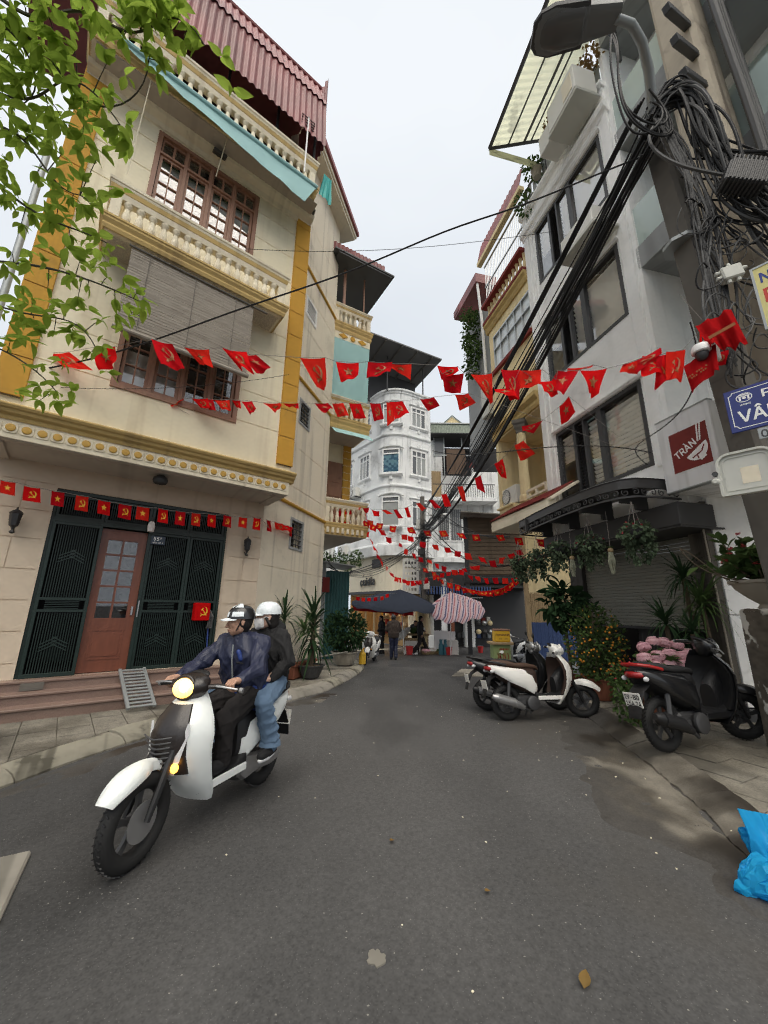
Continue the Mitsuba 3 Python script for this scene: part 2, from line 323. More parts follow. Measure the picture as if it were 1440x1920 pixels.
def _sheet(poly, z, size, amp, sd):
    v, f = drape(extr(poly, 0.05), size); v = np.array(v); top = v[:, 2] > gz(v[:, 1]) + 0.02
    e = np.array([poly.exterior.distance(sg.Point(p[:2])) for p in v])
    v[:, 2] = gz(v[:, 1]) + np.where(top, -0.006 + z * np.clip(e / 0.12, 0, 1) + amp * np.clip(e / 0.1, 0, 1) * (meshkit.fbm(v * [6, 6, 0], 3, sd) - 0.5), -0.05); return v, f
struct('gutter', _sheet(_gp, 0.014, 0.07, 0.03, 3), 'm_gutter', 'wet stained concrete gutter along the right kerb')
_ol = _off(_kl, -0.42); _ol = _ol + np.c_[(meshkit.fbm(np.c_[_kl * 2.1, np.zeros(len(_kl))], 3, 5) - 0.5) * 0.7, np.zeros(len(_kl))]
struct('gutter_left', _sheet(sg.Polygon([tuple(q) for q in _ol if 2.4 < q[1] < 8.6] + [tuple(q + [-0.03, 0]) for q in _kl[::-1] if 2.4 < q[1] < 8.6]).buffer(0), 0.008, 0.12, 0.012, 6), 'm_gutter_left', 'damp brown gutter strip along the left kerb')
_ki = _off(_kr, -0.30)
labels['kerb_right'] = {'kind': 'structure', 'label': 'cracked sloping concrete kerb of the right pavement'}
_i = 0
while _i < len(_kr) - 1:
    k = min(rng.choice([3, 4, 5]), len(_kr) - 1 - _i); ring = []
    for q in range(k * 3 + 1):
        a = _i + q / 3; i0 = min(int(a), len(_kr) - 2); fr_ = a - i0
        if q == 0: fr_ += 0.04
        if q == k * 3: fr_ -= 0.04
        p = _kr[i0] * (1 - fr_) + _kr[i0 + 1] * fr_; r = _ki[i0] * (1 - fr_) + _ki[i0 + 1] * fr_; z0 = float(gz(p[1])); w = rng.uniform(-0.012, 0.012)
        ring.append([[*(p * (1 - t) + r * t + rng.uniform(-0.012, 0.012)), z0 + z] for t, z in ((0, -0.1), (0, 0.012 + w), (0.3, 0.055 + w), (0.7, 0.095 + w), (1, 0.122), (1.02, -0.1))])
    obj('stone', loft(ring), 'm_gutter', 'kerb_right', smooth=40); _i += k
PAVE_R = sg.Polygon(list(map(tuple, _ki)) + [(7.5, 11), (9, 0)]).buffer(0)
struct('pavement_right', drape(mv(extr(PAVE_R, 0.25), z=-0.15), 0.8), 'm_pave', 'right pavement in front of the rolling shutter')
labels['pavement_slabs'] = {'kind': 'structure', 'label': 'cracked paving slabs under the black scooter'}
_a = math.radians(28)
for i in range(-2, 24):
    for j in range(-22, 14):
        ca, sa_ = math.cos(_a), math.sin(_a); x0, y0 = i * 0.33, j * 0.33
        c = [(2.4 + (x0 + a) * ca - (y0 + b) * sa_, 5.0 + (x0 + a) * sa_ + (y0 + b) * ca) for a, b in ((0.004, 0.004), (0.326, 0.004), (0.326, 0.326), (0.004, 0.326))]
        g = sg.Polygon(c).intersection(PAVE_R)
        if g.is_empty or g.area < 0.01 or g.geom_type != 'Polygon' or not (1.9 < c[0][1] < 7.6) or c[0][0] > 6.2: continue
        m = mv(extr(g, 0.03), z=0.086 + rng.uniform(-0.005, 0.006)); v = np.array(m[0]); cx, cy = g.centroid.coords[0]
        v[:, 2] += gz(v[:, 1]) + (v[:, 0] - cx) * rng.uniform(-0.02, 0.02) + (v[:, 1] - cy) * rng.uniform(-0.02, 0.02)
        obj('slab', (v, m[1]), 'm_pave', 'pavement_slabs')
# manhole covers far down the road, patched strip
for x, y, r in ((0.55, 13.6, 0.35), (1.3, 15.6, 0.3)):
    struct('manhole_cover', mv(lathe([(r, -0.02), (r, 0.008), (r * 0.85, 0.012)], 24), x, y, float(gz(y))), 'm_charcoal', 'iron manhole cover in the far road')
struct('road_patch', drape(mv(extr(sg.Polygon([(1.9, 11.2), (3.5, 11.0), (3.9, 12.6), (2.5, 12.9)]), 0.03), z=-0.018), 0.5), 'm_pave', 'pale concrete patch in the road near the yellow cool box')
# ---------------------------------------------------------------- the cream corner house on the left
FS = frame(-2.63, 8.156, 15.3)
FE = frame(-1.772, 11.291, 60.0)
house = thing('corner_house', 'cream three storey house with ochre pilasters, two balustrades and red corrugated roof', 'house')
def grooved(name, poly, holes, lines, m, parent, F, d0, dep=0.015, w=0.016, back=0.2):
    """a plastered wall whose scored joints are real recesses"""
    p = poly
    for h in holes: p = p.difference(h)
    q = p
    for l in lines: q = q.difference(rect(*l))
    return obj(name, [wallp(p, d0 - back, d0 - dep), wallp(q, d0 - dep, d0)], m, parent, F)
H = lambda z, u0, u1, w=0.018: (u0, u1, z - w / 2, z + w / 2)
V = lambda u, z0, z1, w=0.014: (u - w / 2, u + w / 2, z0, z1)
# ground floor
GATE = rect(-3.46, -0.72, 0.55, 3.46)
ls = [H(z, -9, -3.5) for z in (3.5, 3.05, 2.6, 2.13, 1.67, 1.22, 0.77)] + [H(z, -0.67, 0) for z in (3.5, 3.05, 2.6, 2.13, 1.67, 1.22, 0.77)]
ls += [V(-3.85, 3.05, 3.5), V(-3.85, 2.13, 2.6), V(-3.85, 1.22, 1.67), V(-4.3, 2.6, 3.05), V(-0.34, 3.05, 3.5), V(-0.34, 2.13, 2.6), V(-0.34, 1.22, 1.67)]
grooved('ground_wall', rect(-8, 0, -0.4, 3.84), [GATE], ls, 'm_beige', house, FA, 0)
for a, b in ((-8, -3.46), (-0.72, 0.0)): obj('base', fb(a, b, -0.3, 0.5, 0.0, 0.04), 'm_granite', house, FA)
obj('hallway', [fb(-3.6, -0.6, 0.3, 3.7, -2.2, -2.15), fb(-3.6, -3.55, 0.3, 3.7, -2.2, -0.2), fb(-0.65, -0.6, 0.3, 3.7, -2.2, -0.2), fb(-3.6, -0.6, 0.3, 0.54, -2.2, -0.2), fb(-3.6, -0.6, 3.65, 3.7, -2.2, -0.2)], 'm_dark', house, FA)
# steps of polished granite with rounded nosings
st = thing('entrance_steps', 'three pinkish granite steps below the green gate', 'steps')
for i, (z, d) in enumerate(((0.55, 0.22), (0.41, 0.46), (0.27, 0.70))):
    obj('step', [fb(-4.6 - 0.0 * i, -0.35 + 0.0 * i, -0.1, z - 0.03, -0.25 if i == 0 else 0.0, d - 0.03), fb(-4.6, -0.35, z - 0.035, z, -0.25 if i == 0 else 0.0, d, 0.012)], 'm_granite', st, FA)
vent = obj('vent', [fb(-3.36, -3.1, 0.42, 0.52, 0.22, 0.235), fb(-3.33, -3.13, 0.44, 0.50, 0.232, 0.238)], 'm_pole', st, FA)
# gate
gate = thing('entrance_gate', 'dark green folding metal gate with vertical bars beside the brown door', 'gate')
def gate_leaf(u0, u1, z0, z1, d, bars, motif=True):
    leaf = obj('leaf', [fb(u0, u0 + 0.05, z0, z1, d - 0.03, d + 0.02, 0.006), fb(u1 - 0.05, u1, z0, z1, d - 0.03, d + 0.02, 0.006), fb(u0, u1, z0, z0 + 0.06, d - 0.03, d + 0.021, 0.006), fb(u0, u1, z1 - 0.05, z1, d - 0.03, d + 0.021, 0.006)]
               + ([fb(u0, u1, 1.50, 1.54, d - 0.03, d + 0.021), fb(u0, u1, 1.68, 1.72, d - 0.03, d + 0.021)] if z0 < 1.5 else []), 'm_green_metal', gate, FA)
    n = int((u1 - u0 - 0.1) / bars)
    segs = [(z0 + 0.06, 1.50), (1.72, z1 - 0.05)] if z0 < 1.5 else [(z0 + 0.06, z1 - 0.05)]
    b = []
    for i in range(1, n):
        u = u0 + 0.05 + (u1 - u0 - 0.1) * i / n
        for a, c in segs: b.append(fb(u - 0.006, u + 0.006, a, c, d - 0.012, d + 0.002))
    if z0 < 1.5:
        for i in range(5): b.append(fb(u0 + 0.12, u1 - 0.12, 1.55 + i * 0.027, 1.562 + i * 0.027, d - 0.01, d + 0.004))
        uc = (u0 + u1) / 2
        for zc in ((z0 + 1.5) / 2, (1.72 + z1) / 2 + 0.05):
            for k in range(3):
                for s in (-1, 1):
                    b.append(tf(box(-0.11, 0.11, -0.006, 0.006, -0.008, 0.008), mat(uc + s * 0.07, -d - 0.012, zc + k * 0.05 - 0.05, ry=s * 0.5)))
    put('bars', {**shp(tf(cat(*b), FA), 'm_green_metal')}, leaf)
    return leaf
obj('frame', [fb(-3.46, -3.42, 0.55, 3.46, -0.14, -0.04), fb(-0.76, -0.72, 0.55, 3.46, -0.14, -0.04), fb(-3.46, -0.72, 3.40, 3.46, -0.14, -0.038), fb(-3.46, -0.72, 2.92, 2.99, -0.14, -0.038), fb(-2.08, -2.03, 0.55, 2.92, -0.14, -0.04)], 'm_green_metal', gate, FA)
gate_leaf(-3.42, -2.76, 0.55, 2.92, -0.02, 0.030)
gate_leaf(-2.03, -1.37, 0.55, 2.92, -0.08, 0.030)
gate_leaf(-1.37, -0.76, 0.55, 2.92, -0.08, 0.030)
for a, b in ((-3.42, -2.76), (-2.76, -2.06), (-2.06, -1.40), (-1.40, -0.76)): gate_leaf(a, b, 2.99, 3.40, -0.09, 0.030)
obj('pull_handle', fb(-2.065, -2.045, 1.42, 1.70, -0.04, -0.02, 0.004), 'm_steel', gate, FA)
door = thing('wooden_door', 'reddish brown wooden door with ten glass panes inside the green gate', 'door')
DW = [rect(-2.70 + k * 0.235, -2.70 + k * 0.235 + 0.205, 1.405 + r * 0.268, 1.405 + r * 0.268 + 0.24) for k in range(2) for r in range(5)]
dp = rect(-2.76, -2.08, 0.56, 2.90)
for h in DW: dp = dp.difference(sa.translate(h, 0.055, 0))
obj('panel', [wallp(dp, -0.16, -0.115), wallp(rect(-2.66, -2.2, 0.75, 1.22).difference(rect(-2.64, -2.22, 0.77, 1.20)), -0.115, -0.105), wallp(rect(-2.61, -2.25, 0.80, 1.17), -0.115, -0.103)], 'm_door', door, FA)
for h in DW:
    u0, z0, u1, z1 = h.bounds; obj('pane', wallp(rect(u0 + 0.055, u1 + 0.055, z0, z1), -0.145, -0.14), 'm_glass', door, FA)
obj('handle', fb(-2.15, -2.12, 1.45, 1.6, -0.115, -0.08, 0.004), 'm_steel', door, FA)
# house number plate
num = thing('house_number_plate', 'small dark house number plate with white figures above the gate leaf', 'plate')
plain('m_plate', (0.02, 0.035, 0.06), 0.35); plain('m_letter', (0.8, 0.8, 0.78), 0.5)
obj('plate', fb(-2.03, -1.80, 2.70, 2.86, -0.05, -0.03, 0.004), 'm_plate', num, FA)
def text(s, h, bold=True, depth=0.002):
    m = meshkit.text_mesh(s, h, depth, bold); return np.asarray(m.vertices), np.asarray(m.faces)
def wall_text(s, u, z, h, d, fit=None, bold=True, depth=0.002, slant=0.0):
    """lettering on a facade: reads along u, stands out to d"""
    v, f = text(s, h, bold, depth); v = np.array(v)
    v[:, 0] -= v[:, 0].min(); w = v[:, 0].max()
    if fit: v[:, 0] *= fit / w
    return np.stack([v[:, 0] + u, -(v[:, 2] + d), v[:, 1] + z], 1), f[:, ::-1][:, ::-1]
obj('figures', [wall_text('55', -1.99, 2.775, 0.06, -0.03, 0.09), wall_text('B', -1.885, 2.805, 0.03, -0.03, 0.02), wall_text('VÂN HỒ 3', -2.0, 2.72, 0.026, -0.03, 0.17)], 'm_letter', num, FA)
# overhang: soffit, frieze, cornice, upper wall
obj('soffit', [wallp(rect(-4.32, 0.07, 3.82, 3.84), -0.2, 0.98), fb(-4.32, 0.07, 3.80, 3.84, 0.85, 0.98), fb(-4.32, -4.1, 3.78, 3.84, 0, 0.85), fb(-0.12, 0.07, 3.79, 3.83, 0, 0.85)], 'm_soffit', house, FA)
obj('frieze', fb(-4.34, 0.09, 3.81, 4.10, 0.86, 1.0, 0.004), 'm_trim', house, FA)
def prof_strip(u0, u1, prof, endcap=True):
    """a moulding: prof is [(d, z)...] swept along u"""
    r = [[[u, -d, z] for d, z in prof] for u in (u0, u1)]; return loft(r)
obj('cornice', prof_strip(-4.42, 0.17, [(0.9, 4.07), (1.02, 4.07), (1.035, 4.10), (1.03, 4.125), (1.085, 4.15), (1.10, 4.18), (1.10, 4.195), (1.13, 4.205), (1.15, 4.235), (1.15, 4.255), (1.12, 4.275), (1.0, 4.31), (0.9, 4.31)]), 'm_tan', house, FA)
plain('m_medal', (0.50, 0.30, 0.06), 0.6)
_sq = sg.box(-0.073, -0.073, 0.073, 0.073)
for a in (-1, 1):
    for b in (-1, 1): _sq = _sq.difference(sg.box(*sorted((a * 0.058, a * 0.08)), *[0, 0]) if False else sg.Point(a * 0.075, b * 0.075).buffer(0.018))
_med = shp(tf(wallp(_sq, 0, 0.014), np.eye(4)), 'm_trim'); _med_c = shp(mv(lathe([(0.054, 0), (0.054, 0.010), (0.047, 0.016), (0.03, 0.019)], 20, 'y'), y=-0.012), 'm_medal', 30)
for i in range(27):
    M = FA @ mat(0.0 - 0.04 - i * 0.1665, -1.0, 3.958)
    k = put('medallion', _med, house, M); put('disc', _med_c, k, M)
UPW3 = rect(-3.11, -1.18, 8.72, 10.53); UPW2 = rect(-3.05, -1.12, 5.04, 6.62)
gl = [5.10, 5.77, 6.71, 7.33, 8.05, 8.8, 9.5, 10.2, 10.95]
grooved('upper_wall', rect(-4.32, 0.10, 4.25, 12.0), [UPW3, UPW2], [H(z, -4.0, -0.23) for z in gl], 'm_cream', house, FA, 0.99, 0.012, back=0.2)
obj('upper_side', fb(-4.32, -4.25, 4.25, 12.0, -2.5, 0.78), 'm_cream', house, FA)
for u0, u1 in ((-4.32, -3.99), (-0.23, 0.11)):
    n = 11
    for i in range(n):
        z0 = 4.41 + (11.1 - 4.41) / n * i; obj('pilaster_block', fb(u0, u1, z0 + 0.006, z0 + (11.1 - 4.41) / n - 0.006, 0.99, 1.05, 0.004), 'm_ochre', house, FA)
    obj('pilaster_core', fb(u0 + 0.01, u1 - 0.01, 4.41, 11.1, 0.985, 1.035), 'm_pole', house, FA)
    obj('pilaster_cap', prof_strip(u0 - 0.05, u1 + 0.06, [(0.9, 11.08), (1.06, 11.08), (1.08, 11.12), (1.12, 11.14), (1.12, 11.19), (0.9, 11.19)]), 'm_pole', house, FA)
def casement(parent, u0, u1, z0, z1, d, n, rows, top=0.0, mat_='m_wood', curtain=None, open_rows=None):
    """a wooden window of n sashes, each with 2 x rows panes and a small top light"""
    fr_ = rect(u0, u1, z0, z1); w = (u1 - u0 - 0.06) / n
    obj('window_frame', [wallp(rect(u0 - 0.03, u1 + 0.03, z0 - 0.03, z1 + 0.03).difference(rect(u0 + 0.05, u1 - 0.05, z0 + 0.05, z1 - 0.05)), d - 0.1, d + 0.035)] + [fb(u0 + 0.03 + w * i - 0.03, u0 + 0.03 + w * i + 0.03, z0, z1, d - 0.09, d + 0.02) for i in range(1, n)] + ([fb(u0, u1, z1 - top - 0.05, z1 - top, d - 0.09, d + 0.021)] if top else []), mat_, parent, FA)
    for i in range(n):
        a, b = u0 + 0.03 + w * i + 0.03, u0 + 0.03 + w * (i + 1) - 0.03
        if top:
            h = [rect(a + 0.03 + k * (b - a) / 2, a + (k + 1) * (b - a) / 2 - 0.012, z1 - top + 0.05, z1 - 0.10) for k in range(2)]
            p = rect(a, b, z1 - top, z1 - 0.05)
            for q in h: p = p.difference(q)
            s = obj('top_light', wallp(p, d - 0.06, d - 0.02), mat_, parent, FA)
            for q in h: obj('pane', wallp(q, d - 0.045, d - 0.04), 'm_glass', s, FA)
        zt = z1 - top - (0.05 if top else 0.05); zb = z0 + 0.05; hh = (zt - zb - 0.10) / rows
        h = [rect(a + 0.05 + k * (b - a - 0.08) / 2, a + 0.05 + (k + 1) * (b - a - 0.08) / 2 - 0.02, zb + 0.07 + r * hh, zb + 0.07 + (r + 1) * hh - 0.02) for k in range(2) for r in range(rows)]
        p = rect(a, b, zb, zt)
        for q in h: p = p.difference(q)
        s = obj('sash', wallp(p, d - 0.06, d - 0.012), mat_, parent, FA)
        for q in h: obj('pane', wallp(q, d - 0.045, d - 0.04), 'm_glass', s, FA)
        if curtain and rng.random() < 2: obj('curtain', wallp(rect(a, b, zb, zb + (zt - zb) * curtain[i]), d - 0.16, d - 0.15), 'm_curtain', parent, FA)
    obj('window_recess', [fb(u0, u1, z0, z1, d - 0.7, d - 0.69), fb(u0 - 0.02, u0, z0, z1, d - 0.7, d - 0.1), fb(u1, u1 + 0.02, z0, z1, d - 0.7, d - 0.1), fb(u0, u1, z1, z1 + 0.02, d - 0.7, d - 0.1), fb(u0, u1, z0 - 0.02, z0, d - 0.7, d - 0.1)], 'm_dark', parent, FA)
casement(house, -3.11, -1.18, 8.72, 10.53, 0.98, 4, 4, 0.42, curtain=(1, 1, 1, 1))
casement(house, -3.05, -1.12, 5.04, 6.62, 0.98, 4, 4, 0.0, curtain=(0.5, 0.5, 0.15, 0.02))
# balconies and balustrades
_bal = lathe([(0.062, 0), (0.062, 0.03), (0.04, 0.04), (0.045, 0.06), (0.066, 0.13), (0.062, 0.19), (0.04, 0.29), (0.034, 0.34), (0.05, 0.36), (0.05, 0.38), (0.066, 0.40), (0.066, 0.44)], 12)
_balp = shp(_bal, 'm_trim', 40)
def balustrade(F, u0, u1, d, z0, h, n, parent, side_to=None, post=0.14):
    s = h / 0.44
    for i in range(n): put('baluster', _balp, parent, F @ mat(u0 + post + (u1 - u0 - 2 * post) * (i + 0.5) / n, -d, z0, s=(1, 1, s)))
    for a, b in ((u0, u0 + post), (u1 - post, u1)): obj('post', fb(a, b, z0, z0 + h, d - 0.07, d + 0.07, 0.006), 'm_trim', parent, F)
    if side_to is not None:
        m = max(2, int((d - side_to) / 0.19))
        for u in (u0 + post / 2, u1 - post / 2):
            for i in range(m): put('baluster', _balp, parent, F @ mat(u, -(side_to + (d - 0.07 - side_to) * (i + 0.5) / m), z0, s=(1, 1, s)))
def moulding(u0, u1, d0, d1, prof):
    """ring moulding round three sides of a balcony: prof [(out, z)...]"""
    path = [(u0, d0), (u0, d1), (u1, d1), (u1, d0)]; outs = [(-1, 0), (-1, 1), (1, 1), (1, 0)]
    return loft([[[u + o * a, -(d + o * b), z] for o, z in prof] for (u, d), (a, b) in zip(path, outs)])
def balcony(F, u0, u1, d0, d1, zs0, zs1, h, n, parent, rail=0.28, side=True, m2='m_ochre'):
    k = obj('slab', fb(u0 + 0.02, u1 - 0.02, zs0, zs1 - 0.01, d0, d1 - 0.02), 'm_trim', parent, F)
    t = zs1 - zs0
    obj('slab_moulding', moulding(u0, u1, d0, d1, [(-0.04, zs0 + 0.0), (0.0, zs0), (0.02, zs0 + t * 0.25), (0.012, zs0 + t * 0.4), (0.05, zs0 + t * 0.65), (0.05, zs0 + t * 0.8), (0.065, zs0 + t * 0.85), (0.065, zs1), (-0.04, zs1)]), m2, parent, F)
    balustrade(F, u0 + 0.02, u1 - 0.02, d1 - 0.08, zs1, h, n, parent, d0 if side else None)
    zr = zs1 + h
    obj('rail', [moulding(u0 + 0.0, u1 - 0.0, d0, d1, [(-0.15, zr), (-0.02, zr), (0.0, zr + rail * 0.3), (-0.01, zr + rail * 0.4), (0.03, zr + rail * 0.7), (0.03, zr + rail * 0.8), (-0.18, zr + rail * 0.8)])], 'm_trim', parent, F)
    obj('rail_line', moulding(u0, u1, d0, d1, [(-0.05, zr + rail * 0.34), (0.006, zr + rail * 0.34), (0.022, zr + rail * 0.62), (-0.05, zr + rail * 0.62)]), m2, parent, F)
    obj('rail_cap', moulding(u0, u1, d0, d1, [(-0.19, zr + rail * 0.8), (0.045, zr + rail * 0.8), (0.05, zr + rail * 0.95), (0.03, zr + rail), (-0.19, zr + rail)]), 'm_trim', parent, F)
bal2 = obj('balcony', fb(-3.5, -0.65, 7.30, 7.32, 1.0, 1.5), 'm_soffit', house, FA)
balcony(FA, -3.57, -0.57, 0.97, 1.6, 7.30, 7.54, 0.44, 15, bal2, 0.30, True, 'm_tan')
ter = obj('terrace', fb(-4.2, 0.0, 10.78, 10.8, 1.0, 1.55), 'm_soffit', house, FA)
balcony(FA, -4.3, -0.1, 0.97, 1.6, 10.80, 11.12, 0.44, 22, ter, 0.36, True, 'm_tan')
obj('soffit_cornice', prof_strip(-4.3, 0.1, [(0.95, 10.6), (1.03, 10.62), (1.06, 10.7), (1.2, 10.74), (1.25, 10.8), (0.95, 10.8)]), 'm_trim', house, FA)
# terrace interior and red corrugated roof
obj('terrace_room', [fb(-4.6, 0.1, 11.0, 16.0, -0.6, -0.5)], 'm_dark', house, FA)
def corrug(u0, u1, z0, z1, pitch, amp, d0, d1, seg=6, nz=2):
    n = int((u1 - u0) / pitch * seg); us = np.linspace(u0, u1, n + 1); w = amp * np.sin(us / pitch * 2 * PI)
    r = []
    for i in range(nz + 1):
        t = i / nz; z = z0 + (z1 - z0) * t; d = d0 + (d1 - d0) * t
        r.append(np.stack([us, -(d + w), np.full_like(us, z)], 1))
    a = np.array(r); b = a + [0, 0.004, 0]
    k = len(us); va = a.reshape(-1, 3); i, j = np.meshgrid(np.arange(nz), np.arange(k - 1), indexing='ij')
    f = quads(np.stack([i * k + j, i * k + j + 1, (i + 1) * k + j + 1, (i + 1) * k + j], -1).reshape(-1, 4))
    return cat((va, f), (b.reshape(-1, 3), f[:, ::-1]))
roof = obj('roof', corrug(-6.0, 0.02, 12.45, 14.1, 0.15, 0.022, 1.72, 1.58), 'm_roofred', house, FA)
obj('upper_sheet', corrug(-6.0, 0.03, 14.02, 15.1, 0.15, 0.022, 1.62, 1.25), 'm_roofred', roof, FA)
obj('ridge_cap', tube([(-6.0, -1.25, 15.1), (0.06, -1.25, 15.1)], 0.06, 8), 'm_roofred', roof, FA)
obj('side_sheet', tf(corrug(0.0, 1.6, 12.5, 15.0, 0.15, 0.022, 0, 0), mat(0.02, -1.62, 0, rz=PI / 2)), 'm_roofred', roof, FA)
obj('top_sheet', wallp(rect(-6, 0, 15.05, 15.08), -3, 1.25), 'm_roofred', roof, FA)
for u in (-3.4, -2.2, -1.1, -0.15): obj('roof_post', fb(u, u + 0.05, 11.1, 14.5, 1.4, 1.45), 'm_black_metal', roof, FA)
# side wall running away from the camera
sl = [(z, None) for z in (1.25, 2.5, 3.35, 4.6, 5.7, 7.0, 8.1, 9.4, 10.6, 11.8, 13.0)]
SW = [rect(1.22, 1.84, 3.06, 3.77), rect(1.24, 1.80, 6.45, 7.1), rect(1.20, 1.80, 9.85, 10.4)]
lines = [H(z, 0.02, 3.25) for z, _ in sl] + [V(0.95, 4.6, 5.7), V(2.0, 2.5, 3.06), V(1.95, 7.0, 8.1), V(1.2, 11.8, 13.0), V(2.2, 13, 14), V(0.6, 13.0, 14.2)]
grooved('side_wall', rect(0.0, 3.25, -0.8, 15.2), SW, lines, 'm_side', house, FS, 0.0, 0.012, back=0.25)
for z in (4.08, 7.62, 11.3): obj('band', prof_strip(0.02, 3.25, [(-0.02, z), (0.03, z), (0.05, z + 0.03), (0.05, z + 0.07), (0.0, z + 0.1), (-0.02, z + 0.1)]), 'm_ochre', house, FS)
for r in SW:
    u0, z0, u1, z1 = r.bounds
    w = obj('window', wallp(rect(u0 - 0.04, u1 + 0.04, z0 - 0.04, z1 + 0.04).difference(rect(u0 + 0.02, u1 - 0.02, z0 + 0.02, z1 - 0.02)), -0.05, 0.02), 'm_whiteframe' if z0 > 9 else 'm_grey', house, FS)
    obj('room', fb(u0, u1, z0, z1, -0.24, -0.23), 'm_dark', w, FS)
    for i in range(5): obj('bar', fb(u0, u1, z0 + (i + 0.7) * (z1 - z0) / 5.5, z0 + (i + 0.7) * (z1 - z0) / 5.5 + (0.035 if z0 > 9 else 0.02), -0.03, -0.005), 'm_whiteframe' if z0 > 9 else 'm_black_metal', w, FS)
    if z0 < 9:
        for i in range(4): obj('bar', fb(u0 + (i + 0.6) * (u1 - u0) / 4.2, u0 + (i + 0.6) * (u1 - u0) / 4.2 + 0.015, z0, z1, -0.05, -0.03), 'm_pole', w, FS)
obj('eave', [fb(-0.3, 3.7, 15.2, 15.34, -0.6, 0.42), fb(-0.3, 3.75, 15.3, 15.5, 0.40, 0.47)], 'm_trim', house, FS)
obj('roof_edge', fb(-0.3, 3.8, 15.45, 15.62, -3.0, 0.55), 'm_roofred', house, FS)
# end facade with three balconies
obj('end_wall', wallp(rect(-2.0, 1.34, 3.9, 13.0), -1.5, -1.2), 'm_cream', house, FE)
obj('end_wall_low', wallp(rect(-2.0, -0.5, -0.8, 3.9), -1.5, -1.2), 'm_side', house, FE)
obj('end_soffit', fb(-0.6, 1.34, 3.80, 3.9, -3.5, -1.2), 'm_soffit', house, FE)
obj('end_column', [fb(1.02, 1.3, 4.2, 7.3, -1.2, -1.14), fb(1.02, 1.3, 7.7, 10.7, -1.2, -1.14)], 'm_ochre', house, FE)
for j in range(1, 12): obj('column_joint', fb(1.01, 1.31, 4.1 + j * 0.27, 4.115 + j * 0.27, -1.2, -1.136), 'm_trim', house, FE)
d2 = obj('balcony_door', fb(0.36, 1.0, 4.2, 6.6, -1.2, -1.15, 0.01), 'm_wood', house, FE)
for z0, z1 in ((4.4, 5.2), (5.35, 5.7), (5.85, 6.45)): obj('panel', fb(0.46, 0.9, z0, z1, -1.15, -1.13, 0.008), 'm_wood', d2, FE)
for i, (zs0, zs1) in enumerate(((3.78, 4.16), (7.30, 7.70), (10.95, 11.33))):
    b = obj('end_balcony', fb(0.0, 1.36, zs0 - 0.005, zs0 + 0.01, -1.2, 0.0), 'm_soffit', house, FE)
    balcony(FE, -0.02, 1.4, -1.2, 0.0, zs0, zs1, 0.5, 6, b, 0.27, True, 'm_tan')
    if i == 0:
        for k in range(8): obj('dentil', fb(0.04 + k * 0.165, 0.12 + k * 0.165, zs0 + 0.06, zs0 + 0.22, 0.0, 0.055), 'm_trim', b, FE)
obj('top_frieze', fb(0.0, 1.37, 10.68, 10.96, -0.2, -0.01), 'm_cream', house, FE)
for k, s in enumerate((0.32, 0.68, 1.05)):
    g = sg.Point(s, 10.82).buffer(0.09) if k == 1 else sg.Polygon([(s - 0.17, 10.82), (s, 10.92), (s + 0.17, 10.82), (s, 10.72)])
    obj('ornament', wallp(g, -0.01, 0.015), 'm_ochre', house, FE)
er = obj('end_roof', [tf(box(0, 2.4, -0.35, 1.9, 0, 0.06), mat(-0.35, -0.2, 13.75)), ], 'm_charcoal', house, FE)
obj('fascia', tf(corrug(-0.35, 1.75, 13.9, 14.25, 0.15, 0.02, 0.35, 0.35), np.eye(4)), 'm_roofred', er, FE)
obj('ceiling', fb(-0.2, 1.95, 13.68, 13.75, -1.6, 0.52), 'm_charcoal', er, FE)
obj('roof_post', [fb(0.28, 0.36, 12.1, 13.75, -0.12, -0.04), fb(1.1, 1.14, 12.1, 13.75, -0.12, -0.08)], 'm_wood', er, FE)
# things fixed to or hanging from the house
def cloth(F, pts, name, label, cat_, m, wav=0.02, nu=16, nz=10, sd=0):
    """a hanging sheet between four corners (u, d, z): top left, top right, bottom right, bottom left"""
    a, b, c, d = [np.array(at(F, *p)) for p in pts]; g = []
    n = np.cross(b - a, d - a); n /= np.linalg.norm(n)
    for j in range(nz + 1):
        t = j / nz; L = a + (d - a) * t; R = b + (c - b) * t
        row = [L + (R - L) * i / nu + n * wav * (0.3 + t) * (meshkit.fbm(np.array([i * 0.55 + sd, j * 0.12, sd]), 2) - 0.5) * 2 for i in range(nu + 1)]
        g.append(row)
    g = np.array(g); k = nu + 1; i, j = np.meshgrid(np.arange(nz), np.arange(nu), indexing='ij')
    f = quads(np.stack([i * k + j, i * k + j + 1, (i + 1) * k + j + 1, (i + 1) * k + j], -1).reshape(-1, 4)); v = g.reshape(-1, 3)
    return tag(obj(name, cat((v, f), (v - n * 0.004, f[:, ::-1])), m, None, None, True), label, cat_)
cloth(FE, [(0.0, -0.02, 10.66), (1.36, -0.02, 10.70), (1.31, -0.0, 8.42), (0.0, -0.02, 8.42)], 'cloth_screen', 'pale teal cloth screen closing the second floor end balcony', 'screen', 'm_teal', 0.05)
cloth(FE, [(0.05, 0.0, 7.28), (1.4, 0.0, 7.3), (1.4, 0.35, 6.98), (0.05, 0.35, 6.98)], 'small_awning', 'small teal awning under the first floor end balcony', 'awning', 'm_teal', 0.01)
aw = thing('long_awning', 'long faded teal awning sagging below the top balustrade of the cream house', 'awning')
obj('roller', tube([at(FA, -4.0, 1.72, 10.98), at(FA, -0.12, 1.72, 11.0)], 0.05, 8), 'm_teal', aw)
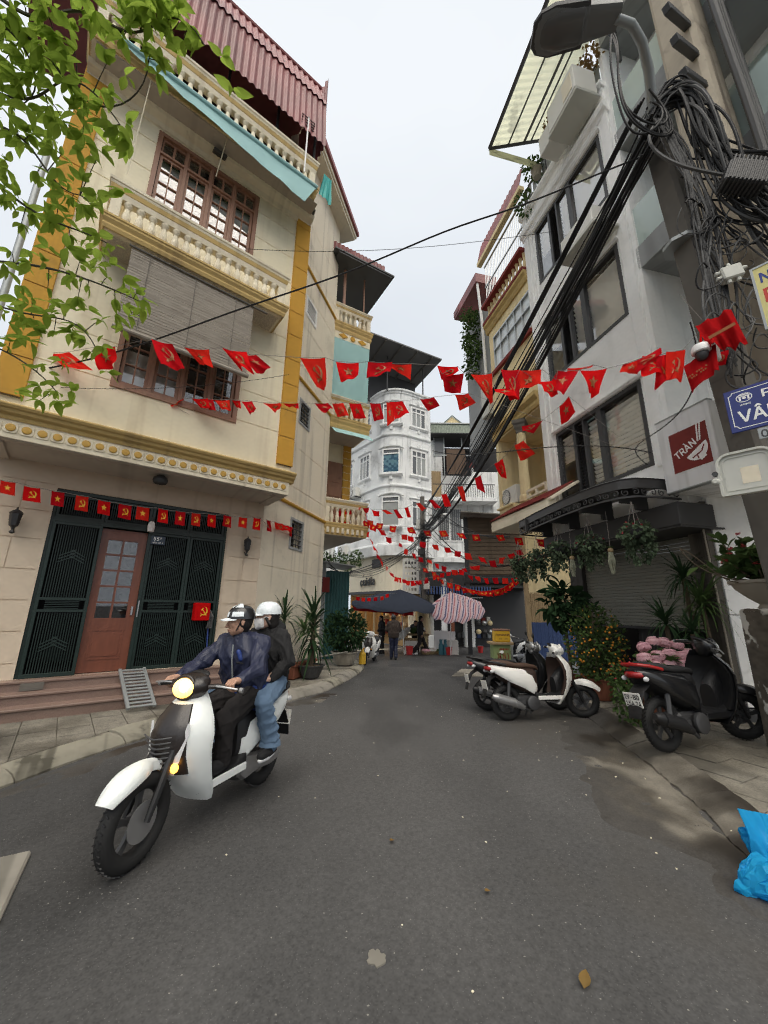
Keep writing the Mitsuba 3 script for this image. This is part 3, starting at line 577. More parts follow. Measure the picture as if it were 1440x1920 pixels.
k = cloth(FA, [(-3.9, 1.72, 10.95), (-0.15, 1.72, 10.95), (-0.42, 1.78, 10.28), (-3.9, 1.72, 10.9)], 'tmp_cloth', '', '', 'm_teal', 0.03, 24, 6, 3)
scene[aw + '__fabric'] = scene.pop(k); labels.pop(k)
cloth(FA, [(0.08, 1.6, 11.75), (0.36, 1.5, 11.9), (0.36, 1.5, 11.1), (0.0, 1.6, 11.1)], 'green_tarp', 'bright teal green tarp corner hanging at the end of the red roof', 'tarp', 'm_tealgreen', 0.05)
bl = thing('bamboo_blind', 'grey weathered bamboo blind hanging from the balcony over the lower window', 'blind')
g = [tf(box(-1.0, 1.0, -0.004, 0.004, -0.0115, 0.0115), mat(-2.18 - 0.02 * 0, -1.56 + 0.006 * math.sin(i * 1.7), 7.22 - i * 0.0265, ry=0.0)) for i in range(56)]
sl_ = shp(tf(box(-1.0, 1.0, -0.004, 0.004, -0.0115, 0.0115), np.eye(4)), 'm_blind')
for i in range(56): put('slat', sl_, bl, FA @ mat(-2.16 + rng.uniform(-0.006, 0.006), -1.53 - 0.004 * (i % 2) - 0.02 * math.sin(i / 56 * PI), 7.20 - i * 0.0262, ry=rng.uniform(-0.004, 0.004)))
obj('bottom_roll', tube([(-3.2, -1.55, 5.71), (-1.13, -1.55, 5.73)], 0.045, 10), 'm_blind', bl, FA)
obj('top_rod', tube([(-3.2, -1.55, 7.24), (-0.9, -1.55, 7.23)], 0.02, 8), 'm_pole', bl, FA)
for u in (-2.9, -2.2, -1.5): obj('cord', fb(u, u + 0.01, 5.75, 7.2, 1.56, 1.566), 'm_pole', bl, FA)
def floodlight(u, z, name_label):
    t = thing('floodlight', name_label, 'lamp')
    obj('housing', tf(cbox(-0.13, 0.13, -0.09, 0.09, -0.03, 0.03, 0.012), mat(u, -1.25, z, rx=0.5)), 'm_charcoal', t, FA); obj('lens', tf(box(-0.1, 0.1, -0.07, 0.07, -0.034, -0.031), mat(u, -1.25, z, rx=0.5)), 'm_black_metal', t, FA); obj('bracket', tube([(u, -1.2, z), (u, -1.2, z + 0.14)], 0.012, 6), 'm_black_metal', t, FA)
floodlight(-2.1, 10.66, 'dark square floodlight under the terrace of the cream house'); floodlight(-2.13, 7.17, 'dark square floodlight under the balcony above the bamboo blind')
for u, w in ((-3.85, 'left'), (-0.33, 'right')):
    t = thing('wall_lantern', 'black wall lantern to the %s of the green gate' % w, 'lantern')
    obj('body', mv(lathe([(0.02, -0.30), (0.035, -0.28), (0.015, -0.24), (0.03, -0.20), (0.055, -0.18), (0.075, 0.0), (0.085, 0.01), (0.05, 0.05), (0.015, 0.07), (0.012, 0.1)], 6), u, -0.13, 2.93), 'm_black_metal', t, FA, 25)
    obj('arm', tube([(u, 0, 2.72), (u, -0.06, 2.66), (u, -0.13, 2.66)], 0.012, 6), 'm_black_metal', t, FA)
t = thing('ceiling_lamp', 'round dark ceiling lamp under the overhang', 'lamp'); obj('shade', mv(lathe([(0.03, -0.16), (0.10, -0.14), (0.12, -0.09), (0.11, -0.04), (0.06, 0)], 16), -2.12, -0.62, 3.81), 'm_charcoal', t, FA, 40)
t = thing('light_bulb', 'white bulb lamp hanging over the green gate', 'bulb'); obj('bulb', mv(lathe([(0.02, -0.2), (0.055, -0.19), (0.06, -0.1), (0.05, -0.03), (0.025, 0.0)], 14), -2.07, -0.06, 3.1), 'm_letter', t, FA, 40); obj('socket', mv(lathe([(0.024, 0), (0.024, 0.07)], 10), -2.07, -0.06, 3.1), 'm_charcoal', t, FA)
# ramp grate leaning on the steps
gr = thing('ramp_grate', 'grey metal ramp grate leaning on the granite steps', 'ramp')
p0, p1 = np.array(at(FA, -2.02, 0.15, 0.60)), np.array(at(FA, -1.93, 0.98, 0.16)); ax = p1 - p0; L = np.linalg.norm(ax); ax /= L; sx = FA[:3, 0]; nz_ = np.cross(sx, ax); MG = np.eye(4); MG[:3, 0] = sx; MG[:3, 1] = ax; MG[:3, 2] = nz_ if nz_[2] > 0 else -nz_; MG[:3, 3] = p0
obj('side_rail', tf(cbox(-0.19, -0.145, 0, L, -0.02, 0.025, 0.004), MG), 'm_zinc', gr); obj('side_rail', tf(cbox(0.145, 0.19, 0, L, -0.02, 0.025, 0.004), MG), 'm_zinc', gr)
for i in range(12): obj('rung', tf(cbox(-0.16, 0.16, 0.02 + i * (L - 0.07) / 11, 0.055 + i * (L - 0.07) / 11, -0.005, 0.018, 0.003), MG), 'm_zinc', gr)
# ---------------------------------------------------------------- the right-hand row: white house, its neighbours
FW = frame(4.9, 6.0, 167.3)
plaster('m_maroon', (0.19, 0.035, 0.03), (0.12, 0.03, 0.03), 0.3)
plain('m_blindslat', (0.80, 0.79, 0.72), 0.6)
plain('m_louvre', (0.03, 0.03, 0.032), 0.5)
plain('m_greenglass', (0.42, 0.50, 0.47), 0.15, specular=0.7)
white = thing('white_house', 'narrow white house with three rows of dark framed windows above the rolling shutter', 'house')
R3 = [(4.17, 5.88), (7.36, 9.12), (10.43, 12.26)]
grooved('wall', rect(-3.34, -0.1, 3.28, 13.3), [rect(-2.86, -0.42, a, b) for a, b in R3], [H(13.0, -3.34, -0.1, 0.03)], 'm_white', white, FW, 0, 0.02)
obj('end_wall', fb(-0.12, -0.1, 3.3, 13.3, -3.0, -0.21), 'm_white', white, FW)
obj('corner_moulding', [fb(-0.34, -0.09, 4.1, 13.3, 0, 0.04, 0.01), fb(-0.22, -0.085, 4.1, 13.3, 0.035, 0.07, 0.01)], 'm_white', white, FW)
obj('corner_moulding', [fb(-3.35, -3.15, 3.4, 13.3, 0, 0.04, 0.01), fb(-3.0, -2.97, 3.6, 12.4, 0, 0.03)], 'm_white', white, FW)
for a, b in R3:
    obj('window_hood', prof_strip(-2.95, -0.33, [(0, b + 0.02), (0.05, b + 0.02), (0.09, b + 0.06), (0.09, b + 0.09), (0.0, b + 0.13)]), 'm_white', white, FW)
obj('cornice', prof_strip(-3.38, -0.05, [(0, 12.42), (0.06, 12.44), (0.08, 12.5), (0.14, 12.54), (0.16, 12.62), (0.16, 12.7), (0, 12.76)]), 'm_white', white, FW)
obj('cornice', prof_strip(-3.38, -0.05, [(0, 13.2), (0.1, 13.22), (0.14, 13.28), (0.14, 13.36), (-0.2, 13.36), (-0.2, 13.2)]), 'm_white', white, FW)
def slats(u0, u1, z0, z1, d, pitch, tilt=0.5):
    b = []
    n = int((z1 - z0) / pitch)
    for i in range(n): b.append(tf(box(0, u1 - u0, -pitch * 0.40, pitch * 0.40, -0.002, 0.002), mat(u0, -d, z0 + (i + 0.5) * pitch, rx=tilt)))
    return cat(*b)
for r, (a, b) in enumerate(R3):
    w = obj('window', [wallp(rect(-2.87, -0.41, a - 0.01, b + 0.01).difference(rect(-2.80, -2.30, a + 0.07, b - 0.07)).difference(rect(-2.22, -1.98, a + 0.05, b - 0.05)).difference(rect(-1.92, -1.58, a + 0.07, b - 0.07) if False else rect(-1.93, -1.55, a + 0.07, b - 0.07)).difference(rect(-1.42, -0.49, a + 0.07, b - 0.07)), -0.10, 0.012)], 'm_charcoal', white, FW)
    for u0, u1 in ((-2.80, -2.30), (-1.93, -1.55), (-1.42, -0.49)): obj('pane', wallp(rect(u0, u1, a + 0.07, b - 0.07), -0.05, -0.044), 'm_glass', w, FW)
    for i in range(int((b - a - 0.1) / 0.075)): obj('louvre', tf(box(-0.12, 0.12, -0.03, 0.03, -0.002, 0.002), mat(-2.1, 0.03, a + 0.09 + i * 0.075, rx=0.7)), 'm_louvre', w, FW)
    put('blind', shp(tf(cat(slats(-1.93, -0.45, a + 0.05, b - 0.06, -0.14, 0.095 if r == 0 else 0.14, -0.95), slats(-2.8, -2.3, a + 0.9, b - 0.06, -0.14, 0.095 if r == 0 else 0.14, -0.95)), FW), 'm_blindslat'), w); labels[w + '__blind'] = {'kind': 'stuff', 'label': 'pale venetian blind slats behind the glass'}
    obj('room', [fb(-2.85, -0.43, a, b, -0.6, -0.59), fb(-2.87, -2.85, a, b, -0.6, -0.1), fb(-0.43, -0.41, a, b, -0.6, -0.1), fb(-2.85, -0.43, a - 0.02, a, -0.6, -0.1), fb(-2.85, -0.43, b, b + 0.02, -0.6, -0.1)], 'm_charcoal', w, FW)
    if r == 0: obj('curtain', wallp(rect(-1.75, -1.3, a, b - 0.5), -0.3, -0.29), 'm_yellow', w, FW)
# ground floor: fascia, shutter, mossy jambs
obj('fascia', fb(-3.3, 0.12, 2.95, 3.32, -0.4, 0.32, 0.01), 'm_charcoal', white, FW)
obj('fascia_top', fb(-3.34, -0.1, 3.28, 3.42, -0.3, 0.0), 'm_white', white, FW)
obj('porch_ceiling', fb(-3.6, 0.1, 2.92, 2.95, -0.9, 0.30), 'm_charcoal', white, FW)
obj('jamb', fb(-3.55, -3.12, -0.3, 2.93, -0.9, -0.5, 0.01), 'm_gutter', white, FW)
obj('jamb', fb(-0.42, -0.1, -0.3, 2.93, -0.9, -0.45, 0.01), 'm_gutter', white, FW)
sh = thing('rolling_shutter', 'grey green rolling shutter half open above the potted plants', 'shutter')
plaster('m_shutter', (0.29, 0.285, 0.245), (0.12, 0.115, 0.10), 0.5)
_slat = shp(loft([[[u, 0.0, 0.0], [u, -0.008, 0.006], [u, -0.014, 0.03], [u, -0.014, 0.052], [u, -0.006, 0.062], [u, 0.004, 0.062], [u, 0.004, 0.0]] for u in (-3.12, -0.42)]), 'm_shutter')
for i in range(26): put('slat', _slat, sh, FW @ mat(0, 0.62, 1.35 + i * 0.0645))
obj('bottom_bar', fb(-3.12, -0.42, 1.30, 1.352, -0.64, -0.60, 0.006), 'm_charcoal', sh, FW)
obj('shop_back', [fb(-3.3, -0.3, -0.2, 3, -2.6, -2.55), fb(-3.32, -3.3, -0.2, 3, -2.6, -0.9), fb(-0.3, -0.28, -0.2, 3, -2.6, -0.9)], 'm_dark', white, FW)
cv = thing('covered_stack', 'dark cloth covered stack standing in the opening under the shutter', 'stack')
_c = []
for j in range(7):
    t = j / 6; _c.append([[(0.42 - 0.12 * t) * math.cos(a) * (1 + 0.10 * math.sin(a * 9 + j)), 0.3 * math.sin(a) * (1 + 0.10 * math.sin(a * 9 + j)), 0.1 + 1.2 * t] for a in np.linspace(0, 2 * PI, 48, endpoint=False)])
obj('cover', loft(_c), 'm_charcoal', cv, FW @ mat(-1.9, 1.1, 0), 50)
# canopy with scrolled ironwork
can = thing('iron_canopy', 'dark iron canopy with scrollwork fascia curving over the shutter', 'canopy')
_cp = [(-3.52, 0.0), (-3.5, 0.5), (-3.44, 0.86), (-2.48, 1.02), (-1.5, 1.13), (-0.9, 1.16), (-0.5, 1.12), (-0.22, 1.02), (-0.08, 0.85), (-0.03, 0.55), (-0.02, 0.05)]
_cps = [np.array(_cp[2])] + [np.array(p) for p in _resample(_cp[2:], 0.06)]; _cps = np.array(_cps[1:])
def ribbon(path, prof):
    """prof [(out, z)...] swept along a plan path of (u, d)"""
    p = np.asarray(path, float); t = np.gradient(p, axis=0); t /= np.linalg.norm(t, axis=1, keepdims=True); n = np.stack([-t[:, 1], t[:, 0]], 1)
    return loft([[[*(p[i] + n[i] * o * 1.0 * 1.0)[:1], -(p[i] + n[i] * o)[1], z] for o, z in prof] for i in range(len(p))])
_full = _resample(_cp, 0.06)
obj('top_band', ribbon(_full, [(-0.03, 3.56), (0.012, 3.56), (0.012, 3.70), (0.03, 3.72), (-0.03, 3.72)]), 'm_charcoal', can, FW, 40)
obj('bottom_band', ribbon(_full, [(-0.02, 3.40), (0.012, 3.40), (0.012, 3.43), (-0.02, 3.43)]), 'm_charcoal', can, FW, 40)
obj('canopy_roof', tf(extr(sg.Polygon([(u, -d) for u, d in _cp]), 0.02), mat(0, 0, 3.715)), 'm_grey', can, FW)
# scrolls: an S curl repeated along the fascia
def curl(cx, cz, r, a0, turns, sgn):
    return [(cx + r * (1 - 0.75 * i / 16) * math.cos(a0 + sgn * turns * 2 * PI * i / 16), cz + r * (1 - 0.75 * i / 16) * math.sin(a0 + sgn * turns * 2 * PI * i / 16)) for i in range(17)]
_Lf = sg.LineString(_cp); n = int(_Lf.length / 0.145)
for i in range(n):
    s0 = (i + 0.5) * _Lf.length / n; pts = []
    c = curl(0, 0.0, 0.058, PI * 0.75, 1.15, -1 if i % 2 else 1)
    for s, z in c:
        q = _Lf.interpolate(min(max(s0 + s, 0), _Lf.length)); pts.append((q.x, -q.y, 3.495 + z))
    obj('scroll', tube(pts, 0.009, 5), 'm_charcoal', can, FW)
for u in (-3.0, -2.1, -1.2, -0.45): obj('bracket', [fb(u, u + 0.05, 3.40, 3.68, 0.3, 1.0 if u < -0.6 else 0.85), fb(u, u + 0.05, 3.30, 3.40, 0.3, 0.55)], 'm_charcoal', can, FW)
# TRÀN sign box
sg_ = thing('restaurant_sign', 'white sign box with maroon square reading TRÀN and a noodle bowl', 'sign')
def _corr(p, n, uv): return mix((0.70, 0.70, 0.70), (0.52, 0.52, 0.51), smoothstep(0.45, 0.85, fbm(p.x * 14 + p.y * 14, p.z * 0.7, 0, 3)))
scene['m_signwhite'] = pri(proc(_corr), 0.55)
obj('box', fb(0.05, 0.90, 3.45, 4.66, -0.9, 0.40, 0.008), 'm_signwhite', sg_, FW)
for z in (4.655, 3.44): obj('trim', fb(0.045, 0.905, z, z + 0.018, 0.30, 0.41), 'm_zinc', sg_, FW)
obj('maroon_panel', wallp(rect(0.24, 0.82, 3.72, 4.36), 0.40, 0.404), 'm_maroon', sg_, FW)
plain('m_signletter', (0.78, 0.76, 0.74), 0.5)
v, f = text('TRÀN', 0.115, True, 0.002); v = np.array(v); v[:, 0] *= 0.365 / v[:, 0].max()
obj('lettering', tf((np.stack([v[:, 0], -v[:, 2], v[:, 1]], 1), f), mat(0.315, -0.4045, 3.915, ry=-0.42)), 'm_signletter', sg_, FW)
bowl = sg.Point(0.62, 3.99).buffer(0.175, 24).intersection(sa.rotate(sg.box(0.3, 3.5, 0.95, 3.99), 28, origin=(0.62, 3.99)))
noodle = so.unary_union([sg.Point(0.66 + 0.05 * math.cos(k), 4.0 + 0.05 * math.sin(k)).buffer(0.028) for k in range(6)])
bowl = bowl.difference(sg.LineString([(0.56, 3.87), (0.70, 3.93), (0.74, 4.01)]).buffer(0.011)).difference(sg.LineString([(0.64, 3.84), (0.62, 3.9)]).buffer(0.01))
stickz = so.unary_union([sg.LineString([(0.665, 4.10), (0.69, 4.36)]).buffer(0.011), sg.LineString([(0.70, 4.11), (0.735, 4.36)]).buffer(0.011)])
foot = sa.rotate(sg.box(0.57, 3.79, 0.67, 3.83), 28, origin=(0.62, 3.99))
obj('bowl_logo', wallp(so.unary_union([bowl, stickz, foot]), 0.404, 0.4065), 'm_signletter', sg_, FW)
# neighbour set back on the near side, with projecting slabs
nb = thing('grey_house', 'grey and pale house with projecting concrete slabs behind the utility poles', 'house')
obj('wall', wallp(rect(-0.1, 5.0, 2.9, 18), -1.4, -1.0), 'm_white', nb, FW)
obj('return_wall', fb(-0.10, 0.0, 4.7, 18.0, -1.0, 0.0), 'm_white', nb, FW)
for z in (8.05, 11.15, 14.4):
    obj('slab', fb(-0.06, 5.0, z, z + 0.5, -1.0, 0.0, 0.006), 'm_grey', nb, FW)
    obj('glass_panel', fb(0.0, 5.0, z + 0.5, z + 1.45, -0.06, -0.045), 'm_greenglass', nb, FW)
for z0, z1 in ((5.0, 7.6), (9.2, 10.9), (12.4, 14.2)):
    w = obj('window', wallp(rect(0.1, 2.6, z0, z1).difference(rect(0.16, 1.3, z0 + 0.06, z1 - 0.06)).difference(rect(1.36, 2.54, z0 + 0.06, z1 - 0.06)), -1.0, -0.96), 'm_whiteframe', nb, FW)
    for u0, u1 in ((0.16, 1.3), (1.36, 2.54)): obj('pane', fb(u0, u1, z0 + 0.06, z1 - 0.06, -0.99, -0.985), 'm_greenglass', w, FW)
obj('top_canopy', fb(-0.3, 5.0, 17.6, 17.8, -1.0, 1.0), 'm_charcoal', nb, FW)
# white panelled wall facing the camera beside the shutter
pw = thing('white_panel_wall', 'tall white panelled wall end right of the rolling shutter', 'wall')
FP = frame(5.30, 6.05, 96)
for z0, z1 in ((0.3, 1.585), (1.597, 3.6), (3.612, 4.4)): obj('panel', fb(0.0, 2.2, z0, z1, -0.1, 0.0, 0.004), 'm_white', pw, FP)
obj('edge_strip', fb(-0.10, -0.01, 0.0, 3.4, -0.14, -0.02, 0.006), 'm_gutter', pw, FP)
obj('base', fb(-0.15, 2.2, -0.1, 0.28, -0.1, 0.03, 0.008), 'm_charcoal', pw, FP)
obj('pipe', tube([at(FP, -0.13, 0.02, 0.1), at(FP, -0.13, 0.02, 1.4), at(FP, -0.16, 0.02, 3.2)], 0.014, 6), 'm_claypot', pw)
# ---- yellow house beyond
yh = thing('yellow_house', 'yellow house with tiled red porch roof, loggia column and caged roof terrace', 'house')
YL, YR = -5.75, -3.36
obj('wall_panel', [wallp(rect(YL, YR, 9.1, 9.5), -0.3, 0), wallp(rect(YL, YR, 10.75, 11.1), -0.3, 0), fb(YL, YL + 0.28, 7.4, 11.1, -0.3, 0.005), fb(YL, YR, 7.35, 9.1, -0.3, 0)], 'm_yellow', yh, FW)
obj('balcony_edge', prof_strip(YL - 0.1, YR, [(-0.1, 7.0), (0.05, 7.0), (0.08, 7.1), (0.06, 7.2), (0.16, 7.3), (0.16, 7.42), (-0.1, 7.42)]), 'm_tan', yh, FW)
obj('balcony_edge', prof_strip(YL - 0.1, YR, [(-0.1, 11.1), (0.05, 11.1), (0.1, 11.22), (0.08, 11.28), (0.16, 11.36), (0.16, 11.45), (-0.1, 11.45)]), 'm_tan', yh, FW)
for z0, z1, d1 in ((11.45, 11.55, 0.18), (12.15, 12.27, 0.2), (9.3, 9.42, 0.1)): obj('red_edge', fb(YL - 0.1, YR, z0, z1, -0.1, d1), 'm_maroon', yh, FW)
_balY = shp(lathe([(0.05, 0), (0.035, 0.05), (0.065, 0.2), (0.035, 0.42), (0.06, 0.6)], 8), 'm_yellow', 40)
for i in range(12): put('baluster', _balY, yh, FW @ mat(YL + 0.1 + i * 0.2, 0.0, 11.55))
obj('loggia_back', [wallp(rect(YL, YR, 3.5, 7.1), -1.6, -1.5), fb(YL - 0.02, YL + 0.12, 4.6, 7.0, -1.5, 0.0), fb(YL, YR, 6.95, 7.0, -1.5, 0)], 'm_yellow', yh, FW)
col = obj('column', mv(lathe([(0.17, 4.55), (0.17, 4.7), (0.14, 4.75), (0.13, 6.5), (0.12, 6.6)], 16), -4.35, -0.0, 0), 'm_yellow', yh, FW, 30)
obj('capital', mv(lathe([(0.13, 6.58), (0.16, 6.62), (0.15, 6.68), (0.22, 6.78), (0.22, 6.84), (0.27, 6.9), (0.27, 7.0)], 4), -4.35, 0, 0, rz=0.0), 'm_pole', col, FW)
arch = so.unary_union([rect(-4.15, -3.36, 4.7, 5.9), sa.scale(sg.Point(-3.7, 5.9).buffer(0.45), 1, 1)])
wd = obj('arched_window', [wallp(arch.difference(arch.buffer(-0.09)), -1.5, -1.42)], 'm_wood', yh, FW)
for k in range(3): obj('shutter_leaf', [fb(-4.05 + k * 0.26, -3.83 + k * 0.26, 4.75, 5.85, -1.5, -1.44, 0.006)] , 'm_wood', wd, FW)
obj('fanlight', wallp(sg.Point(-3.7, 5.9).buffer(0.35).intersection(rect(-5, 0, 5.92, 7)), -1.5, -1.47), 'm_greenglass', wd, FW)
gw = obj('glazed_screen', [fb(YL + 0.26, YR, 9.5, 9.55, -0.1, 0.02), fb(YL + 0.26, YR, 10.7, 10.75, -0.1, 0.02), fb(YL + 0.26, YR, 10.2, 10.23, -0.1, 0.02)] + [fb(YL + 0.26 + k * 0.42, YL + 0.29 + k * 0.42, 9.5, 10.75, -0.1, 0.015) for k in range(6)], 'm_steel', yh, FW)
plain('m_paleglass', (0.55, 0.60, 0.62), 0.12, specular=0.6)
for k in range(5): obj('pane', [fb(YL + 0.30 + k * 0.42, YL + 0.67 + k * 0.42, 9.55, 10.2, -0.06, -0.05), fb(YL + 0.30 + k * 0.42, YL + 0.67 + k * 0.42, 10.23, 10.7, -0.06, -0.05)], 'm_paleglass', gw, FW)
obj('rail', [fb(-4.2, YR, 4.75, 4.82, 0.02, 0.08), fb(-4.2, YR, 4.58, 4.63, 0.02, 0.08)] + [fb(-4.2 + k * 0.4, -4.14 + k * 0.4, 4.6, 4.8, 0.02, 0.08) for k in range(3)], 'm_trim', yh, FW)
# tiled porch roof
pr = obj('porch_roof', [tf(box(0, 2.6, 0, 0.88, -0.05, 0), mat(-4.78 + 0.0, -0.85, 4.0, rx=math.atan2(0.52, 0.85))), fb(-4.8, -2.3, 3.72, 3.98, -0.2, 0.86, 0.01)], 'm_trim', yh, FW)
_tile = shp(loft([[[0.055 * math.cos(a) , 0.0 + y, 0.035 * math.sin(a) - s_] for a in np.linspace(0, PI, 6)] for y, s_ in ((0, 0), (0.15, 0.01))], cap=False, closed=False), 'm_maroon', 40)
sl_a = math.atan2(0.52, 0.85)
for i in range(22):
    for j in range(7): put('roof_tile', _tile, pr, FW @ mat(-4.75 + i * 0.112 + (0), -0.88, 4.0, rx=sl_a) @ mat(0, j * 0.13, 0.01 + 0.0))
cg = obj('terrace_cage', [fb(YL - 0.05, YR + 0.1, 14.0, 14.06, -0.02, 0.02), fb(YL - 0.05, YR + 0.1, 13.1, 13.14, -0.02, 0.02)] + [fb(YL + k * 0.1, YL + k * 0.1 + 0.014, 12.2, 14.0, -0.01, 0.01) for k in range(25)], 'm_steel', yh, FW)
obj('terrace_void', fb(YL, YR, 12.2, 14.0, -1.5, -1.45), 'm_dark', yh, FW)
obj('roof', [corrug(YL - 0.1, YR + 0.35, 14.2, 15.1, 0.16, 0.02, 0.25, 0.05)], 'm_roofred', yh, FW)
obj('roof_trim', fb(YL - 0.1, YR + 0.35, 14.05, 14.2, 0.1, 0.27), 'm_yellow', yh, FW)
obj('body', fb(YL, YR, 7.4, 14, -3.2, -1.7), 'm_yellow', yh, FW)
obj('ac_shelf', [fb(YL + 0.05, -4.85, 4.35, 4.62, -0.6, 0.05, 0.01), fb(YL, -4.9, 4.62, 4.68, -0.6, 0.12, 0.01)], 'm_yellow', yh, FW)
# gate wall with blue base, wooden post
bw = thing('yellow_gate_wall', 'yellow wall with vertical slats and blue lower half behind the hanging plants', 'wall')
FB = frame(5.0, 13.6, 92)
plain('m_blue', (0.035, 0.065, 0.17), 0.6)
obj('upper', fb(0.05, 1.6, 2.2, 4.6, -0.1, 0.0), 'm_yellow', bw, FB)
for k in range(24): obj('slat', fb(0.05 + k * 0.064, 0.108 + k * 0.064, 1.25, 2.25, -0.06, 0.0 + 0.008 * (k % 2), 0.004), 'm_timber', bw, FB)
for k in range(24): obj('board', fb(0.05 + k * 0.064, 0.112 + k * 0.064, 0.0, 1.25, -0.06, 0.004 + 0.006 * (k % 2), 0.004), 'm_blue', bw, FB)
obj('wooden_post', fb(-0.09, 0.05, -0.3, 4.4, -0.05, 0.08, 0.008), 'm_timber', bw, FB)
# narrow building beyond with climbing plants
zh = thing('narrow_brown_house', 'narrow dark house with red eave and climbing plants beyond the yellow house', 'house')
obj('wall', wallp(rect(-8.2, -6.2, 7.6, 13.2), -0.9, -0.3), 'm_grey', zh, FW)
obj('eave', [fb(-8.4, -6.3, 13.9, 14.3, -0.8, 0.1), fb(-8.4, -7.9, 14.0, 14.25, 0.1, 0.12)], 'm_roofred', zh, FW)
obj('gutter_pipe', tube([at(FW, -6.4, 0.0, 14.0), at(FW, -6.2, 0.0, 12.0), at(FW, -6.3, -0.1, 9.5)], 0.05, 6), 'm_whiteframe', zh)
obj('meter_box', fb(-6.6, -6.1, 8.2, 9.4, -0.3, 0.0, 0.02), 'm_plastic_grey', zh, FW)
# ---- roof of the white house
rf = thing('translucent_awning', 'pale corrugated translucent awning on dark frame high above the street', 'awning')
def _poly(p, n, uv): return mix((0.80, 0.80, 0.60), (0.50, 0.50, 0.38), smoothstep(0.5, 0.8, fbm(p.x * 3, p.y * 3, p.z * 8, 3)))
scene['m_polysheet'] = {'type': 'principledthin', 'base_color': proc(_poly), 'roughness': 0.5, 'diff_trans': 1.5}
Ra, Rb, Rc, Rd = (-2.34, 1.6, 14.25), (0.6, 1.6, 14.6), (-2.2, -0.1, 15.0), (0.6, -0.1, 15.4)
def _sheetc(a, b, c, d, pitch, amp, n=160):
    a, b, c, d = [np.array(at(FW, *p)) for p in (a, b, c, d)]; r = []
    for t in (0, 0.5, 1):
        s = np.linspace(0, 1, n); L = np.linalg.norm(b - a); r.append((a + (c - a) * t)[None] + ((b + (d - b) * t) - (a + (c - a) * t))[None] * s[:, None] + np.array([0, 0, 1])[None] * (amp * np.sin(s * L / pitch * 2 * PI))[:, None])
    return loft(r, cap=False, closed=False)
obj('sheet', _sheetc(Ra, Rb, Rc, Rd, 0.15, 0.014), 'm_polysheet', rf)
A3 = lambda p: np.array(at(FW, *p)) - [0, 0, 0.06]
lp = lambda a, b, t: tuple(np.array(a) * (1 - t) + np.array(b) * t)
obj('edge_beam', tube([A3(Ra), A3(Rb)], 0.05, 4), 'm_charcoal', rf); obj('end_beam', tube([A3(Ra), A3(Rc)], 0.05, 4), 'm_charcoal', rf)
for t in (0.33, 0.62, 0.75): obj('purlin', tube([A3(lp(Ra, Rc, t)), A3(lp(Rb, Rd, t))], 0.022 if t != 0.62 else 0.035, 4), 'm_charcoal', rf)
obj('end_sheet', [wallp(rect(0, 1, 0, 1), 0, 0.01)], 'm_polysheet', rf, FW @ mat(-2.36, -1.6, 13.95, rz=PI / 2, s=(1.7, 1, 0.3)) if False else np.eye(4) @ FW @ mat(-2.36, -1.6, 13.98, rz=PI / 2) @ mat(s=(1.5, 1, 0.26)))
for a in (-2.2, 0.3): obj('support', fb(a, a + 0.05, 13.3, 15.1, -0.1, -0.05), 'm_charcoal', rf, FW)
fe = thing('roof_fence', 'dark metal fence with grey panels along the roof edge of the white house', 'fence')
obj('rail', [fb(-3.3, -0.1, 14.2, 14.25, -0.08, -0.04), fb(-3.3, -0.1, 13.4, 13.44, -0.08, -0.04)], 'm_charcoal', fe, FW)
for i in range(14): obj('slat', fb(-3.25 + i * 0.225, -3.25 + i * 0.225 + 0.15, 13.4, 14.3, -0.07, -0.05), 'm_zinc' if i % 3 else 'm_charcoal', fe, FW)
def ac_unit(F, u, d, z, label, s=1.0):
    t = thing('air_conditioner', label, 'air conditioner'); M = F @ mat(u, -d, z, s=s)
    obj('case', cbox(-0.42, 0.42, -0.16, 0.16, 0, 0.56, 0.02), 'm_ac', t, M)
    obj('fan_grille', [mv(lathe([(0.22, 0), (0.22, 0.012)], 20, 'y'), -0.1, -0.172, 0.28)], 'm_charcoal', t, M)
    g = [mv(lathe([(r, 0), (r + 0.006, 0.004), (r, 0.008)], 20, 'y'), -0.1, -0.176, 0.28) for r in (0.05, 0.1, 0.15, 0.2)]
    put('guard', shp(tf(cat(*g), M), 'm_ac'), t)
    obj('bracket', [box(-0.36, -0.32, -0.2, 0.3, -0.05, -0.01), box(0.32, 0.36, -0.2, 0.3, -0.05, -0.01)], 'm_charcoal', t, M)
    return t
t = thing('air_conditioner_housing', 'large boxed air conditioner hanging from the roof edge of the white house', 'air conditioner')
obj('case', fb(-1.05, -0.12, 13.0, 13.75, 0.15, 0.75, 0.02), 'm_ac', t, FW); obj('tray', fb(-1.1, -0.1, 12.9, 12.96, 0.1, 0.75, 0.01), 'm_plastic_grey', t, FW); obj('grille', fb(-0.5, -0.2, 13.1, 13.6, 0.74, 0.765, 0.01), 'm_trim', t, FW); obj('side_box', fb(-1.5, -1.08, 12.9, 13.5, 0.2, 0.7, 0.02), 'm_ac', t, FW)
t = thing('air_conditioner_housing', 'grey boxed air conditioner between window rows behind the cable bundle', 'air conditioner')
obj('case', fb(-1.3, -0.35, 9.45, 9.95, 0.1, 0.6, 0.02), 'm_ac', t, FW); obj('tray', fb(-1.35, -0.25, 9.36, 9.45, 0.05, 0.65, 0.01), 'm_plastic_grey', t, FW)
ac_unit(FW, -5.3, -0.2, 4.70, 'white air conditioner on the corner ledge of the yellow house')
